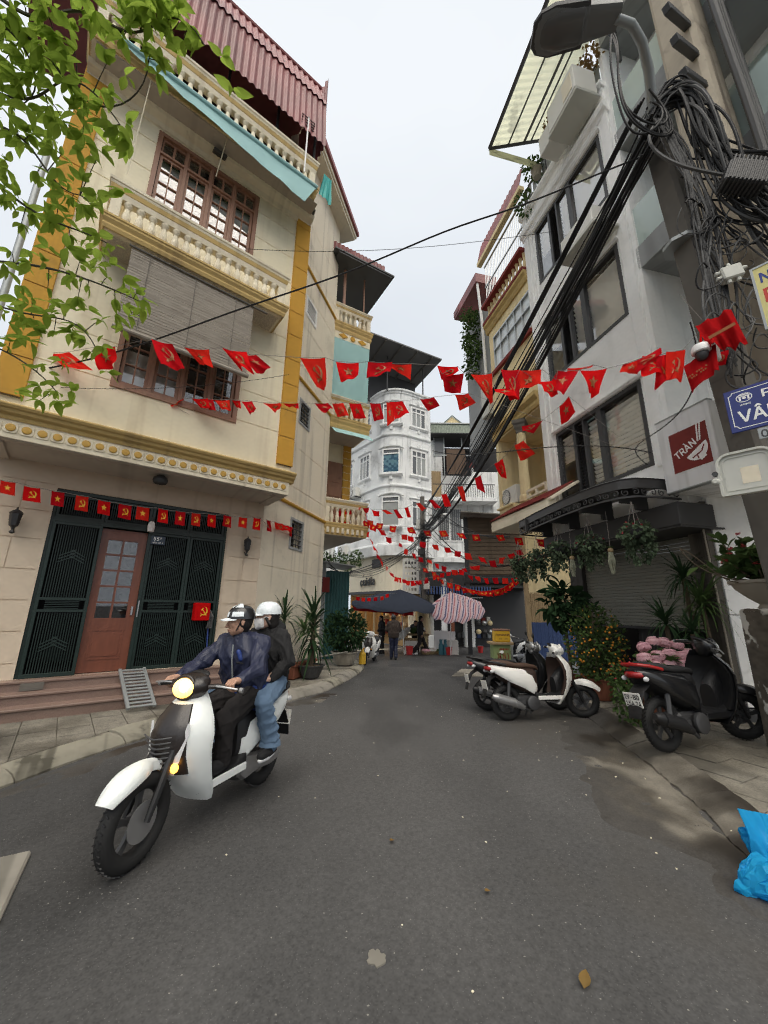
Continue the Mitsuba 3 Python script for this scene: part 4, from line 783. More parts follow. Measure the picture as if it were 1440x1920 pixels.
# ---------------------------------------------------------------- far end of the street
CV = np.array([0.3, 22.2]); FR_ = frame(0.3, 22.2, 60)
_d = math.radians(-36); FL = frame(0.3 + 6 * math.sin(_d), 22.2 + 6 * math.cos(_d), 144)
ch = thing('white_corner_building', 'white building with rounded corner, arched windows and sign reading cuidia', 'building')
# plan of the rounded corner from the far left along the two faces
_pl = np.array([0.3, 22.2]); uL = FL[:2, 0]; uR = FR_[:2, 0]; RC = 1.55
_pts = [tuple(_pl - uL * 6.0), tuple(_pl - uL * RC)]
for i in range(1, 12):
    t = i / 12; a, b, c = _pl - uL * RC, _pl, _pl + uR * RC; q = (1 - t) ** 2 * a + 2 * t * (1 - t) * b + t * t * c; _pts.append(tuple(q))
_pts += [tuple(_pl + uR * RC), tuple(_pl + uR * 3.15)]
_cpath = np.array(_pts)
def wrap(prof, path=_cpath, out=1.0):
    p = np.asarray(path, float); t = np.gradient(p, axis=0); t /= np.linalg.norm(t, axis=1, keepdims=True); n = np.stack([t[:, 1], -t[:, 0]], 1)
    return loft([[[*(p[i] + n[i] * o), z] for o, z in prof] for i in range(len(p))])
obj('wall', wrap([(0, 4.9), (0, 15.5), (-0.3, 15.5), (-0.3, 4.9)]), 'm_oldwhite', ch, None, 30)
obj('parapet', wrap([(0, 15.5), (0.06, 15.52), (0.06, 15.62), (0.14, 15.68), (0.14, 15.8), (-0.3, 15.8)]), 'm_oldwhite', ch, None, 30)
for z in (12.45, 9.0, 5.3): obj('string_course', wrap([(-0.02, z), (0.05, z), (0.1, z + 0.06), (0.1, z + 0.14), (-0.02, z + 0.2)]), 'm_oldwhite', ch, None, 30)
obj('floor_band', wrap([(-0.2, 4.7), (0.35, 4.7), (0.35, 5.28), (-0.2, 5.28)]), 'm_oldwhite', ch, None, 30)
obj('shop_band', wrap([(-0.3, 2.55), (-0.02, 2.55), (-0.02, 4.7), (-0.3, 4.7)]), 'm_trim', ch, None, 30)
obj('band_edge', wrap([(-0.02, 2.5), (0.08, 2.5), (0.08, 2.66), (-0.02, 2.66)]), 'm_charcoal', ch, None, 30)
def cwindow(F, u0, u1, z0, z1, n, mpane='m_paleglass', parent=ch):
    w = obj('window', [wallp(rect(u0 - 0.08, u1 + 0.08, z0 - 0.06, z1 + 0.08).difference(rect(u0 + 0.05, u1 - 0.05, z0 + 0.05, z1 - 0.05)), 0.0, 0.05)] + [fb(u0 + (u1 - u0) * i / n - 0.035, u0 + (u1 - u0) * i / n + 0.035, z0, z1, 0.0, 0.04) for i in range(1, n)] + [fb(u0, u1, z0 + (z1 - z0) * 0.74, z0 + (z1 - z0) * 0.74 + 0.08, 0.0, 0.042)], 'm_whiteframe', parent, F)
    for i in range(n):
        a, b = u0 + (u1 - u0) * i / n + 0.04, u0 + (u1 - u0) * (i + 1) / n - 0.04
        obj('pane', fb(a, b, z0 + 0.05, z0 + (z1 - z0) * 0.74, 0.005, 0.012), mpane if (i + int(z0)) % 3 else 'm_shade', w, F); obj('pane', fb(a, b, z0 + (z1 - z0) * 0.74 + 0.08, z1 - 0.05, 0.005, 0.012), 'm_shade', w, F)
    obj('sill', [prof_strip(u0 - 0.2, u1 + 0.2, [(0, z0 - 0.22), (0.06, z0 - 0.2), (0.12, z0 - 0.1), (0.12, z0 - 0.06), (0, z0 - 0.06)]), fb((u0 + u1) / 2 - 0.08, (u0 + u1) / 2 + 0.08, z0 - 0.42, z0 - 0.2, 0, 0.07)], 'm_oldwhite', w, F)
    obj('hood', [prof_strip(u0 - 0.2, u1 + 0.2, [(0, z1 + 0.1), (0.08, z1 + 0.12), (0.12, z1 + 0.18), (0, z1 + 0.24)]), fb((u0 + u1) / 2 - 0.12, (u0 + u1) / 2 + 0.12, z1 + 0.32, z1 + 0.55, 0, 0.04)], 'm_oldwhite', w, F)
plain('m_shade', (0.10, 0.105, 0.11), 0.2, specular=0.6)
plain('m_glasspale', (0.30, 0.31, 0.30), 0.25, specular=0.5)
for z0, z1 in ((13.3, 14.65), (9.95, 11.6), (6.6, 8.2)):
    cwindow(FR_, 1.65 - 0.0, 2.75, z0, z1, 3, 'm_glasspale')
    cwindow(FL, 2.65, 3.8, z0 + 0.1, z1 + 0.1, 3, 'm_glasspale')
    cwindow(FL, 0.9, 1.7, z0 + 0.1, z1 + 0.1, 2, 'm_glasspale')
# window on the rounded corner
_mid = (np.array(_pts[7])); _tan = np.array(_pts[8]) - np.array(_pts[6]); _ang = math.degrees(math.atan2(_tan[0], _tan[1])); FC_ = frame(_mid[0], _mid[1], _ang)
def _bluepane(p, n, uv): return mix((0.10, 0.20, 0.24), (0.03, 0.08, 0.13), smoothstep(0.4, 0.6, noise(p.x * 6, p.y * 6, p.z * 6)))
scene['m_stained'] = pri(proc(_bluepane), 0.2)
for z0, z1, m in ((13.3, 14.65, 'm_glasspale'), (9.9, 11.45, 'm_stained'), (6.5, 8.3, 'm_glasspale')):
    w = obj('corner_window', wallp(rect(-0.56, 0.56, z0, z1 + 0.08).difference(rect(-0.48, 0.48, z0 + 0.06, z1 - 0.3)).difference(rect(-0.48, 0.48, z1 - 0.22, z1)), -0.05, 0.10), 'm_whiteframe', ch, FC_)
    obj('pane', fb(-0.48, 0.48, z0 + 0.06, z1 - 0.3, 0.03, 0.05), m, w, FC_); obj('pane', fb(-0.48, 0.48, z1 - 0.22, z1, 0.03, 0.05), 'm_shade', w, FC_)
    obj('sill', [prof_strip(-0.75, 0.75, [(-0.1, z0 - 0.2), (0.1, z0 - 0.18), (0.16, z0 - 0.1), (0.16, z0 - 0.02), (-0.1, z0 - 0.02)]), fb(-0.09, 0.09, z0 - 0.42, z0 - 0.2, -0.1, 0.1)], 'm_oldwhite', w, FC_)
    obj('hood', wallp(sa.scale(sg.Point(0, 0).buffer(1), 0.85, 0.35).intersection(rect(-1, 1, 0.1, 1)).difference(sa.scale(sg.Point(0, 0).buffer(1), 0.78, 0.27)), -0.1, 0.14), 'm_oldwhite', w, FC_ @ mat(0, 0, z1 - 0.02))
for u0, u1, F in ((4.35, 5.2, FL), (1.15, 2.2, FR_)):
    w = obj('shop_vent', fb(u0, u1, 4.05, 4.55, -0.05, 0.02), 'm_pole', ch, F)
    for i in range(5): obj('blade', fb(u0 + 0.03, u1 - 0.03, 4.08 + i * 0.09, 4.13 + i * 0.09, 0.02, 0.03), 'm_charcoal', w, F)
obj('side_block', fb(3.15, 3.2, -0.6, 15.5, -3, 0), 'm_oldwhite', ch, FR_)
# dark roof terrace on top
plain('m_roofgrey', (0.11, 0.11, 0.11), 0.7)
rt = obj('roof_canopy', tf(box(-3.8, 3.2, -1.8, 3.0, 0, 0.1), mat(0.2, 23.2, 18.2, rz=math.radians(28), rx=-0.1)), 'm_roofgrey', ch)
for x, y in ((0.1, 22.6), (2.6, 23.9), (-1.4, 24.0)): obj('roof_post', tube([(x, y, 15.6), (x, y, 18.2)], 0.05, 6), 'm_charcoal', rt)
obj('roof_back', tf(box(-3.4, 2.9, 1.2, 1.3, -2.6, 0), mat(0.2, 23.2, 18.2, rz=math.radians(28))), 'm_charcoal', rt)
for i in range(6): obj('beam', tf(box(-3.6 + i * 1.2, -3.54 + i * 1.2, -1.75, 2.9, -0.1, 0), mat(0.2, 23.2, 18.2, rz=math.radians(28), rx=-0.1)), 'm_pole', rt)
# shop front
obj('shop_glass_frame', [fb(2.6, 5.2, 2.4, 2.5, -0.2, -0.1), fb(2.6, 2.7, -0.5, 2.5, -0.2, -0.1), fb(3.5, 3.58, -0.5, 2.5, -0.2, -0.1), fb(4.4, 4.48, -0.5, 2.5, -0.2, -0.1)], 'm_timber', ch, FL)
plain('m_warmwood', (0.50, 0.34, 0.16), 0.6)
sp = obj('shop_interior', [fb(1.6, 6.2, -0.5, 2.6, -2.2, -2.1), fb(1.6, 1.7, -0.5, 2.6, -2.1, -0.2), fb(1.6, 6.0, 2.45, 2.55, -2.1, -0.2)], 'm_warmwood', ch, FL)
for k in range(3):
    for j in range(4): obj('shelf', fb(2.75 + k * 0.9, 3.45 + k * 0.9, 0.1 + j * 0.55, 0.14 + j * 0.55, -2.1, -1.8), 'm_timber', sp, FL)
for k in range(3):
    for j in range(3):
        for q in range(3): obj('goods', fb(2.8 + k * 0.9 + q * 0.2, 2.95 + k * 0.9 + q * 0.2, 0.14 + j * 0.55, 0.14 + j * 0.55 + rng.uniform(0.15, 0.35), -2.05, -1.85, 0.01), rng.choice(['m_charcoal', 'm_trim', 'm_maroon', 'm_ochre']), sp, FL)
lampm = shp(tf(box(3.0, 5.0, 0.8, 1.2, 2.40, 2.42), FL), 'm_letter'); lampm['emitter'] = {'type': 'area', 'radiance': {'type': 'rgb', 'value': [1.2, 0.8, 0.4]}}
put('ceiling_light', lampm, sp)
obj('right_shopfront', [fb(1.6, 3.15, -0.6, 2.5, -0.4, -0.3)], 'm_trim', ch, FR_)
cs = thing('shop_sign', 'black raised letters reading cuidia on the curved white band', 'sign')
x0 = 3.15
for ch_, w in (('c', 0.28), ('u', 0.30), ('i', 0.14), ('d', 0.31), ('i', 0.14), ('a', 0.28)):
    v, f = text(ch_, 0.42, True, 0.05); v = np.array(v); v[:, 0] -= v[:, 0].min(); v[:, 0] *= (w - 0.05) / v[:, 0].max()
    obj('letter', tf((np.stack([v[:, 0], -v[:, 2], v[:, 1] * 1.05], 1), f), mat(x0, -0.03, 3.02 + 0.02 * (x0 - 3.15))), 'm_black_metal', cs, FL); x0 += w * 1.12
obj('accent', [fb(3.42, 3.45, 3.58, 3.68, 0.02, 0.06), fb(4.2, 4.3, 3.62, 3.66, 0.02, 0.06), fb(3.2, 3.24, 2.92, 3.0, 0.02, 0.06)], 'm_black_metal', cs, FL)
ac_unit(FL, 2.5, 0.35, 8.9, 'white air conditioner on the left face of the white corner building', 1.1)
ac_unit(FL, 1.4, 0.4, 5.1, 'white air conditioner low on the corner building beside the cables', 1.1)
# teal corrugated shed on the left of the shop
shd = thing('teal_shed', 'small teal corrugated metal shed between cream house and shop', 'shed')
plain('m_tealmetal', (0.02, 0.085, 0.085), 0.5)
F5 = frame(-2.15, 14.6, 72)
obj('wall', corrug(0.0, 0.9, -0.5, 3.0, 0.11, 0.018, 0, 0), 'm_tealmetal', shd, F5)
obj('side', fb(-0.55, 0.0, -0.5, 3.3, -0.1, -0.04), 'm_grey', shd, F5)
obj('roof', [tf(box(-0.7, 1.0, -0.5, 1.2, 0, 0.04), mat(0, 0, 3.25, ry=0.10))], 'm_zinc', shd, F5)
obj('red_box', fb(-0.12, 0.14, 2.2, 2.75, 0.0, 0.1, 0.01), 'm_maroon', shd, F5)
# left background house seen between the cream house and the shop
lh = thing('back_house', 'old white house with plants on its balcony behind the teal shed', 'house')
F6 = frame(-4.5, 22.0, 75)
obj('wall', wallp(rect(-2, 1.7, -0.8, 7), -0.3, 0), 'm_oldwhite', lh, F6)
obj('balcony', fb(-0.6, 1.7, 3.6, 3.8, 0, 0.9), 'm_oldwhite', lh, F6)
for k in range(11): obj('bar', fb(-0.5 + k * 0.2, -0.47 + k * 0.2, 3.8, 4.7, 0.84, 0.87), 'm_black_metal', lh, F6)
# ---- old house with balcony and hanging blanket
dh = thing('old_balcony_house', 'old grey white house with green metal eave and brown blanket on its balcony', 'house')
FD = frame(3.15, 25.0, 90)
plain('m_greensheet', (0.20, 0.235, 0.19), 0.55)
obj('wall', [wallp(rect(0, 5.5, -0.9, 13.2).difference(rect(0.85, 2.9, 10.6, 13.2)).difference(rect(3.0, 5.3, 10.9, 12.9)), -0.4, 0)], 'm_oldwhite', dh, FD)
obj('void', fb(0.4, 5.5, 9.0, 13.4, -1.8, -1.7), 'm_dark', dh, FD)
ev = obj('eave', corrug(-0.1, 4.3, 13.45, 14.2, 0.11, 0.014, 0.75, 0.6), 'm_greensheet', dh, FD)
obj('eave_top', [fb(-0.1, 4.3, 14.18, 14.26, -1.0, 0.68)], 'm_zinc', ev, FD)
obj('eave_under', fb(-0.05, 4.3, 13.40, 13.45, -1.6, 0.72), 'm_charcoal', ev, FD)
obj('gable', wallp(sg.Polygon([(0.7, 14.2), (1.65, 15.15), (2.8, 14.2)]), -0.2, -0.1), 'm_yellow', dh, FD)
obj('gable_trim', [tube([(0.65, 0.05, 14.2), (1.65, 0.05, 15.2), (2.85, 0.05, 14.15)], 0.05, 4)], 'm_greensheet', dh, FD)
wdw = obj('upper_window', [fb(0.25, 0.32, 12.0, 13.4, 0, 0.08), fb(0.95, 1.02, 10.6, 13.4, 0, 0.08), fb(2.2, 2.28, 10.6, 13.4, 0, 0.08), fb(0.25, 3.0, 12.05, 12.12, 0, 0.07)], 'm_zinc', dh, FD)
obj('pane', fb(0.32, 0.95, 12.1, 13.4, 0.01, 0.03), 'm_shade', wdw, FD)
dd = obj('wooden_door', fb(0.02, 0.72, 8.75, 10.9, 0.0, 0.06, 0.01), 'm_timber', dh, FD); obj('panel', [fb(0.12, 0.62, 9.7, 10.6, 0.06, 0.08, 0.02)], 'm_timber', dd, FD)
bb = obj('balcony_slab', fb(0, 4.2, 8.5, 8.75, 0, 1.1), 'm_oldwhite', dh, FD)
obj('rail', [fb(0, 4.1, 9.6, 9.65, 1.05, 1.09)], 'm_black_metal', bb, FD)
for k in range(28): obj('bar', fb(0.02 + k * 0.145, 0.05 + k * 0.145, 8.75, 9.6, 1.06, 1.08), 'm_timber' if k < 5 else 'm_black_metal', bb, FD)
w2 = obj('middle_window', wallp(rect(0.4, 2.1, 6.0, 8.3).difference(rect(0.48, 1.18, 6.08, 8.2)).difference(rect(1.28, 2.02, 6.08, 8.2)), 0, 0.05), 'm_whiteframe', dh, FD)
for u0, u1 in ((0.48, 1.18), (1.28, 2.02)):
    p = obj('pane', fb(u0, u1, 6.08, 8.2, 0.005, 0.015), 'm_shade', w2, FD)
    for k in range(5): obj('grille_bar', fb(u0 + 0.06 + k * 0.14, u0 + 0.075 + k * 0.14, 6.08, 8.2, 0.03, 0.045), 'm_whiteframe', p, FD)
obj('lower_band', fb(-0.2, 3.6, 4.6, 4.9, 0, 0.5), 'm_oldwhite', dh, FD)
obj('shopfront_void', fb(0.1, 5.4, -0.8, 3.2, 0.01, 0.05), 'm_dark', dh, FD)
plain('m_blanket', (0.10, 0.065, 0.045), 0.95)
cloth(FD, [(0.95, 1.14, 12.05), (2.2, 1.14, 12.05), (2.3, 1.2, 10.25), (0.95, 1.2, 10.3)], 'blanket', 'brown blanket hung out to dry on the old balcony', 'blanket', 'm_blanket', 0.10)
cloth(FD, [(2.55, 1.14, 11.9), (2.95, 1.14, 12.0), (3.1, 1.2, 11.0), (2.6, 1.2, 10.9)], 'dark_laundry', 'black shirt drying on the old balcony next to the blanket', 'shirt', 'm_dark', 0.10)
cloth(FD, [(2.35, 1.14, 11.2), (2.75, 1.14, 11.2), (2.72, 1.2, 10.75), (2.42, 1.2, 10.75)], 'red_laundry', 'small dark red cloth drying below the black shirt', 'cloth', 'm_maroon', 0.06)
# rusty lean-to on the right of the far junction
lt = thing('rusty_lean_to', 'weathered brown slatted lean-to wall under a pale tin roof at the far right', 'shed')
F7 = frame(4.1, 18.6, 100)
plaster('m_rust', (0.115, 0.085, 0.06), (0.05, 0.04, 0.03), 0.8, scale=2)
for k in range(14): obj('plank', fb(0.05, 2.5, 3.3 + k * 0.19, 3.47 + k * 0.19, 0.0, 0.02 + 0.012 * (k % 3), 0.004), 'm_rust', lt, F7)
obj('roof', tf(box(-0.3, 2.8, -0.9, 0.6, 0, 0.05), mat(0, 0, 6.15, ry=0.10)), 'm_concrete', lt, F7)
obj('backing', fb(0.0, 2.6, 2.9, 6.1, -0.06, -0.01), 'm_rust', lt, F7)
obj('post', fb(-0.15, 0.05, -0.6, 6.1, -0.1, 0.05, 0.01), 'm_black_metal', lt, F7)
obj('soffit', fb(-0.2, 4.0, 2.9, 3.25, -2.0, 0.1), 'm_dark', lt, F7)
# dark shop interiors on the right of the junction
ds = thing('dark_shop', 'dim open shop with white appliances behind the yellow cool box', 'shop')
F8 = frame(2.3, 22.5, 92)
obj('back', fb(-0.2, 6.5, -0.9, 3.6, -2.5, -2.4), 'm_charcoal', ds, F8)
for k in range(14): obj('shelf_goods', cbox(2.2 + 0.3 * (k % 7), 2.42 + 0.3 * (k % 7), 2.0, 2.3, 0.0 + 0.9 * (k // 7), 0.3 + 0.9 * (k // 7) + 0.05 * (k % 3), 0.02), ['m_charcoal', 'm_zinc', 'm_maroon', 'm_ac', 'm_blue'][k % 5], ds, F8)
obj('pillar', [fb(1.55, 1.75, -0.9, 3.4, -0.3, 0.0, 0.01)], 'm_door', ds, F8)
obj('pillar', [fb(1.05, 1.35, -0.9, 3.4, -0.3, 0.0, 0.01)], 'm_oldwhite', ds, F8)
obj('lintel', fb(-0.6, 6.5, 2.9, 3.8, -2.4, 0.0), 'm_dark', ds, F8)
obj('striped_valance', [fb(-0.2 + k * 0.16, -0.12 + k * 0.16, 2.5, 2.95, 0.0, 0.02) for k in range(26)], 'm_blue', ds, F8)
obj('counter', [fb(0.0, 1.3, -0.9, 0.2, -1.0, -0.6, 0.01)], 'm_oldwhite', ds, F8)
obj('cabinet', fb(2.6, 3.2, -0.9, 2.2, -2.3, -1.7, 0.02), 'm_oldwhite', ds, F8)
obj('light_tube', fb(2.3, 3.7, 2.35, 2.42, -1.5, -1.4), 'm_letter', ds, F8)
for k in range(7): obj('goods', [ico((3.4 + 0.35 * (k % 4), 1.6, 0.4 + 0.5 * (k // 4)), 0.16, 1)], ['m_yellow', 'm_charcoal', 'm_steel'][k % 3], ds, F8)
# flag corners (top left, top right, bottom right, bottom left) and far flag tops, world centimetres
FLAGS = {
'S1':[[-591,513,525,-554,508,521,-545,512,505,-584,512,505],[-506,501,526,-471,496,525,-432,492,496,-463,493,492],[-429,489,528,-395,484,526,-390,481,498,-419,496,494],[-339,476,534,-304,471,522,-288,477,491,-309,465,483],[-285,468,515,-246,462,507,-235,465,478,-264,470,491],[-227,459,508,-190,454,498,-173,442,457,-195,455,470],[-197,455,494,-176,452,492,-153,442,469,-173,452,464],[-114,443,482,-80,438,479,-75,434,432,-89,445,439],[-65,435,471,-35,431,467,-34,428,443,-58,427,442],[-23,429,467,8,424,464,6,424,444,-25,425,445],[6,425,462,32,421,459,31,418,436,6,433,459],[63,416,454,88,412,450,88,408,437,68,414,437],[69,415,441,95,411,440,91,416,416,73,423,422],[103,410,438,128,406,437,125,400,397,119,408,405],[129,406,416,149,403,417,155,399,399,131,399,402],[138,405,442,160,402,440,155,399,398,142,397,402],[160,402,439,184,398,438,180,401,411,152,397,416],[180,399,422,199,396,423,200,397,405,181,391,403],[202,396,435,224,392,432,202,389,399,191,404,416],[213,394,437,241,390,439,243,396,440,214,399,435],[226,392,433,255,388,433,238,382,397,232,392,402],[272,385,436,314,379,455,314,377,447,287,386,426],[273,385,437,293,382,443,288,383,424,267,388,427],[294,382,446,316,379,445,315,381,422,289,381,419],[308,380,445,337,376,450,314,377,409,299,374,406],[319,378,449,339,375,450,324,374,405,309,372,410],[357,372,473,371,370,480,361,365,438,347,365,437],[359,372,443,382,369,446,376,366,426,364,378,429]],
'S2':[[-377,603,502,-355,607,516,-354,600,503,-369,596,497],[-342,609,517,-316,613,520,-306,608,496,-326,610,502],[-324,612,519,-307,615,519,-299,612,497,-313,619,500],[-305,615,518,-280,619,521,-274,614,500,-289,617,499],[-276,620,521,-262,622,522,-260,627,510,-271,629,512],[-260,623,521,-242,626,523,-229,621,499,-241,617,497],[-223,629,522,-193,634,525,-188,642,517,-200,627,508],[-189,635,525,-161,639,528,-160,641,519,-178,643,521],[-132,644,531,-108,648,534,-98,653,522,-113,642,512],[-100,649,534,-80,653,538,-68,648,508,-90,659,512],[-69,654,538,-47,658,540,-36,658,510,-60,664,511],[-30,661,543,-10,664,544,-3,661,509,-21,666,509],[2,666,548,11,668,548,18,662,509,4,658,494],[7,667,550,33,671,554,46,673,527,19,660,511],[68,677,562,96,682,570,110,688,556,83,687,541],[139,689,580,168,694,587,179,694,564,153,700,553]],
'S2b':[[383,761,598,399,747,615,404,738,573,383,760,553],[319,820,580,356,787,579,339,804,554,319,815,564],[304,834,538,320,819,543,336,797,502,314,831,498],[265,870,505,281,855,513,287,846,458,275,868,473],[225,907,481,237,895,485,245,894,439,229,900,451],[188,940,469,199,930,468,207,922,424,195,934,430],[151,974,458,163,963,457,173,957,421,159,968,422],[120,1003,451,132,991,448,150,976,421,138,988,423],[88,1032,449,99,1022,447,116,1014,428,103,1018,423],[58,1060,442,68,1051,443,76,1041,411,68,1054,412],[27,1088,444,36,1079,443,54,1059,413,42,1071,414],[-9,1121,452,5,1108,449,24,1098,435,13,1101,432],[-38,1147,458,-14,1126,449,-17,1129,436,-28,1130,433],[-68,1175,471,-47,1155,468,-47,1155,450,-61,1170,452],[-100,1204,482,-74,1181,477,-77,1175,465,-96,1203,469],[-126,1228,478,-106,1210,477,-106,1212,459,-128,1223,461],[-162,1261,493,-133,1234,485,-135,1239,459,-161,1259,463]],
'S3':[[-548,522,332,-536,532,332,-533,533,312,-547,524,314],[-528,538,329,-514,549,329,-510,551,307,-526,538,308],[-504,558,328,-492,567,328,-492,571,306,-504,561,307],[-481,576,327,-469,586,327,-466,587,303,-478,575,304],[-459,594,325,-446,604,324,-445,607,302,-457,595,303],[-437,611,324,-423,622,323,-421,624,299,-436,613,301],[-417,627,325,-403,639,324,-402,641,301,-417,629,302],[-392,647,326,-381,657,325,-379,659,301,-391,648,302],[-371,664,326,-359,674,326,-358,676,301,-371,666,302],[-351,681,328,-339,690,327,-337,690,303,-351,684,305],[-329,698,329,-318,707,329,-316,708,305,-328,697,306],[-307,716,332,-296,725,331,-295,727,309,-308,717,311],[-284,734,333,-272,744,333,-271,743,312,-285,736,314],[-262,752,336,-251,761,336,-251,764,312,-262,752,313]],
'S3b':[[-253,806,345,-249,823,345,-247,825,321,-252,821,324],[-245,840,348,-236,876,352,-236,881,335,-243,852,333],[-237,872,350,-229,906,353,-227,904,338,-235,883,338],[-231,897,352,-224,926,354,-222,925,330,-229,913,332]],
}
FAR_FLAGS = {
'F2':[[-120,1213,429],[-69,1198,450],[-58,1194,426],[-44,1190,427],[-32,1187,412],[-12,1181,416],[29,1169,405],[80,1154,399],[129,1140,386],[175,1126,384],[224,1112,374],[267,1099,368],[331,1080,364],[379,1066,354],[434,1050,348]],
'F3':[[-61,1397,431],[-10,1382,436],[18,1373,407],[74,1356,415],[96,1349,407],[138,1336,386],[178,1324,374],[218,1312,363],[254,1301,349],[283,1292,342],[326,1279,327],[359,1269,315],[391,1259,324],[416,1251,335],[439,1244,347]],
'F4':[[-53,1646,443],[-40,1658,416],[-26,1671,386],[-8,1689,360],[15,1711,339],[36,1731,312],[62,1756,296],[75,1769,294],[97,1791,289],[117,1810,284],[136,1828,286],[158,1849,288],[177,1867,291],[212,1901,307]],
'F5':[[75,1708,443],[101,1686,414],[131,1662,391],[159,1639,372],[192,1611,358],[220,1589,340],[247,1567,327],[279,1540,310],[308,1517,308],[335,1495,285],[358,1475,280],[384,1454,272],[412,1431,272],[442,1407,269],[466,1387,268]],
'F6':[[171,1593,321],[205,1569,304],[219,1559,290],[232,1550,273],[261,1530,258],[290,1510,250],[308,1498,239],[324,1487,234],[339,1477,230],[352,1468,227],[365,1458,224],[380,1448,224],[394,1438,226],[409,1428,228],[420,1421,230],[429,1415,233],[437,1409,236],[446,1403,243],[454,1397,247],[461,1392,255],[469,1387,265]],
'F7':[[205,1839,294],[241,1812,309],[273,1789,320],[299,1769,323],[326,1750,330],[359,1725,336],[391,1701,343],[405,1691,343],[415,1683,345]],
'F8':[[-102,1618,202],[-80,1621,199],[-57,1624,199],[-30,1627,202],[-3,1631,206],[18,1633,216]],
}
# ---------------------------------------------------------------- bunting
scene['m_flag'] = {'type': 'principledthin', 'base_color': rgb((0.74, 0.012, 0.014)), 'roughness': 0.6, 'diff_trans': 0.85}
scene['m_flag2'] = {'type': 'principledthin', 'base_color': rgb((0.52, 0.010, 0.016)), 'roughness': 0.65, 'diff_trans': 0.7}
scene['m_flag3'] = {'type': 'principledthin', 'base_color': rgb((0.78, 0.03, 0.02)), 'roughness': 0.55, 'diff_trans': 1.0}
scene['m_banner'] = {'type': 'principledthin', 'base_color': rgb((0.42, 0.012, 0.014)), 'roughness': 0.6, 'diff_trans': 0.4}
plain('m_emblem', (0.70, 0.36, 0.02), 0.6)
plain('m_emblem_shaded', (0.26, 0.075, 0.01), 0.6)  # emblem gold with the shade of backlit overhead flags painted into the colour
plain('m_string', (0.25, 0.22, 0.2), 0.7)
_star = sg.Polygon([(0.5 + r * math.sin(k * PI / 5), 0.48 - r * math.cos(k * PI / 5)) for k, r in ((k, 0.26 if k % 2 == 0 else 0.105) for k in range(10))])
_sick = sg.Point(0.53, 0.46).buffer(0.26, 16).difference(sg.Point(0.47, 0.42).buffer(0.225, 16)).difference(sg.box(0, 0, 0.42, 0.5))
_hs = so.unary_union([_sick, sg.LineString([(0.42, 0.68), (0.33, 0.76)]).buffer(0.035), sg.LineString([(0.40, 0.34), (0.70, 0.70)]).buffer(0.028), sg.Polygon([(0.33, 0.38), (0.45, 0.26), (0.51, 0.32), (0.39, 0.44)])])
def _tri(poly):
    gs = [g for g in getattr(poly, 'geoms', [poly])]; vs, fs, n = [], [], 0
    for g in gs:
        v, f = trimesh.creation.triangulate_polygon(g, engine='earcut'); vs.append(v); fs.append(f + n); n += len(v)
    return np.vstack(vs), np.vstack(fs)
_EMB = [_tri(_star), _tri(_hs.simplify(0.008))]
def flag(c, emblem, label, group, seed, bulge=0.18, emblem_mat=None):
    c = np.asarray(c, float).reshape(4, 3); w = np.linalg.norm(c[1] - c[0]); h = np.linalg.norm(c[3] - c[0])
    n = np.cross(c[1] - c[0], c[3] - c[0]); n /= np.linalg.norm(n) + 1e-9
    if n @ (np.array([0, 0, 1.6]) - c.mean(0)) < 0: n = -n
    r = random.Random(seed); ph, k, am = r.uniform(0, 6), r.uniform(2.2, 4.0), bulge * min(w, h) * r.uniform(0.5, 1.1)
    def S(u, v):
        u, v = np.asarray(u)[..., None], np.asarray(v)[..., None]
        p = c[0] * (1 - u) * (1 - v) + c[1] * u * (1 - v) + c[2] * u * v + c[3] * (1 - u) * v
        return p + n * (am * v * np.sin(ph + k * u + 1.5 * v) + 0.35 * am * np.sin(ph * 3 + 9 * u - 4 * v) * v) - np.array([0, 0, 1]) * 0.05 * w * np.sin(PI * u) * (1 - v)
    N = 9; V, U = np.meshgrid(np.linspace(0, 1, N + 1), np.linspace(0, 1, N + 1), indexing='ij'); g = S(U, V); kk = N + 1
    i, j = np.meshgrid(np.arange(N), np.arange(N), indexing='ij'); f = quads(np.stack([i * kk + j, i * kk + j + 1, (i + 1) * kk + j + 1, (i + 1) * kk + j], -1).reshape(-1, 4))
    key = obj('flag', (g.reshape(-1, 3), f), ('m_flag', 'm_flag2', 'm_flag3')[seed * 7 % 3], None, None, True); tag(key, label, 'flag', group)
    if emblem is not None:
        ev, ef = _EMB[emblem]; a = S(ev[:, 0], ev[:, 1]); off = n * max(0.0025, 0.012 * w)
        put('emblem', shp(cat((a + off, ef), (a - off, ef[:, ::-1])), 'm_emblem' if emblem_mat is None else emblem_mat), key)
    return key
def string_through(pts, ends, name_label, r=0.004):
    p = [np.array(ends[0], float)] + [np.array(q, float) for q in pts] + [np.array(ends[1], float)]
    tag(obj('bunting_string', tube(p, r, 4), 'm_string'), name_label, 'string')
_info = {'S1': ('red flag with yellow emblem on the nearest string across the street', 'flags on the nearest string'),
         'S2': ('red flag with yellow emblem on the second string over the street, below the nearest string', 'flags on the second string'),
         'S2b': ('narrow wind-blown red flag on the string slanting from the white house to the far balcony', 'flags on the slanting string'),
         'S3': ('small red flag with yellow emblem in the row under the porch over the green gate', 'flags over the green gate'),
         'S3b': ('small red flag curled against the side wall of the cream house', 'flags on the side wall')}
_ORD = 'first second third fourth fifth sixth seventh eighth ninth tenth eleventh twelfth thirteenth fourteenth fifteenth sixteenth seventeenth eighteenth nineteenth twentieth twenty-first twenty-second twenty-third twenty-fourth twenty-fifth twenty-sixth twenty-seventh twenty-eighth twenty-ninth thirtieth'.split()
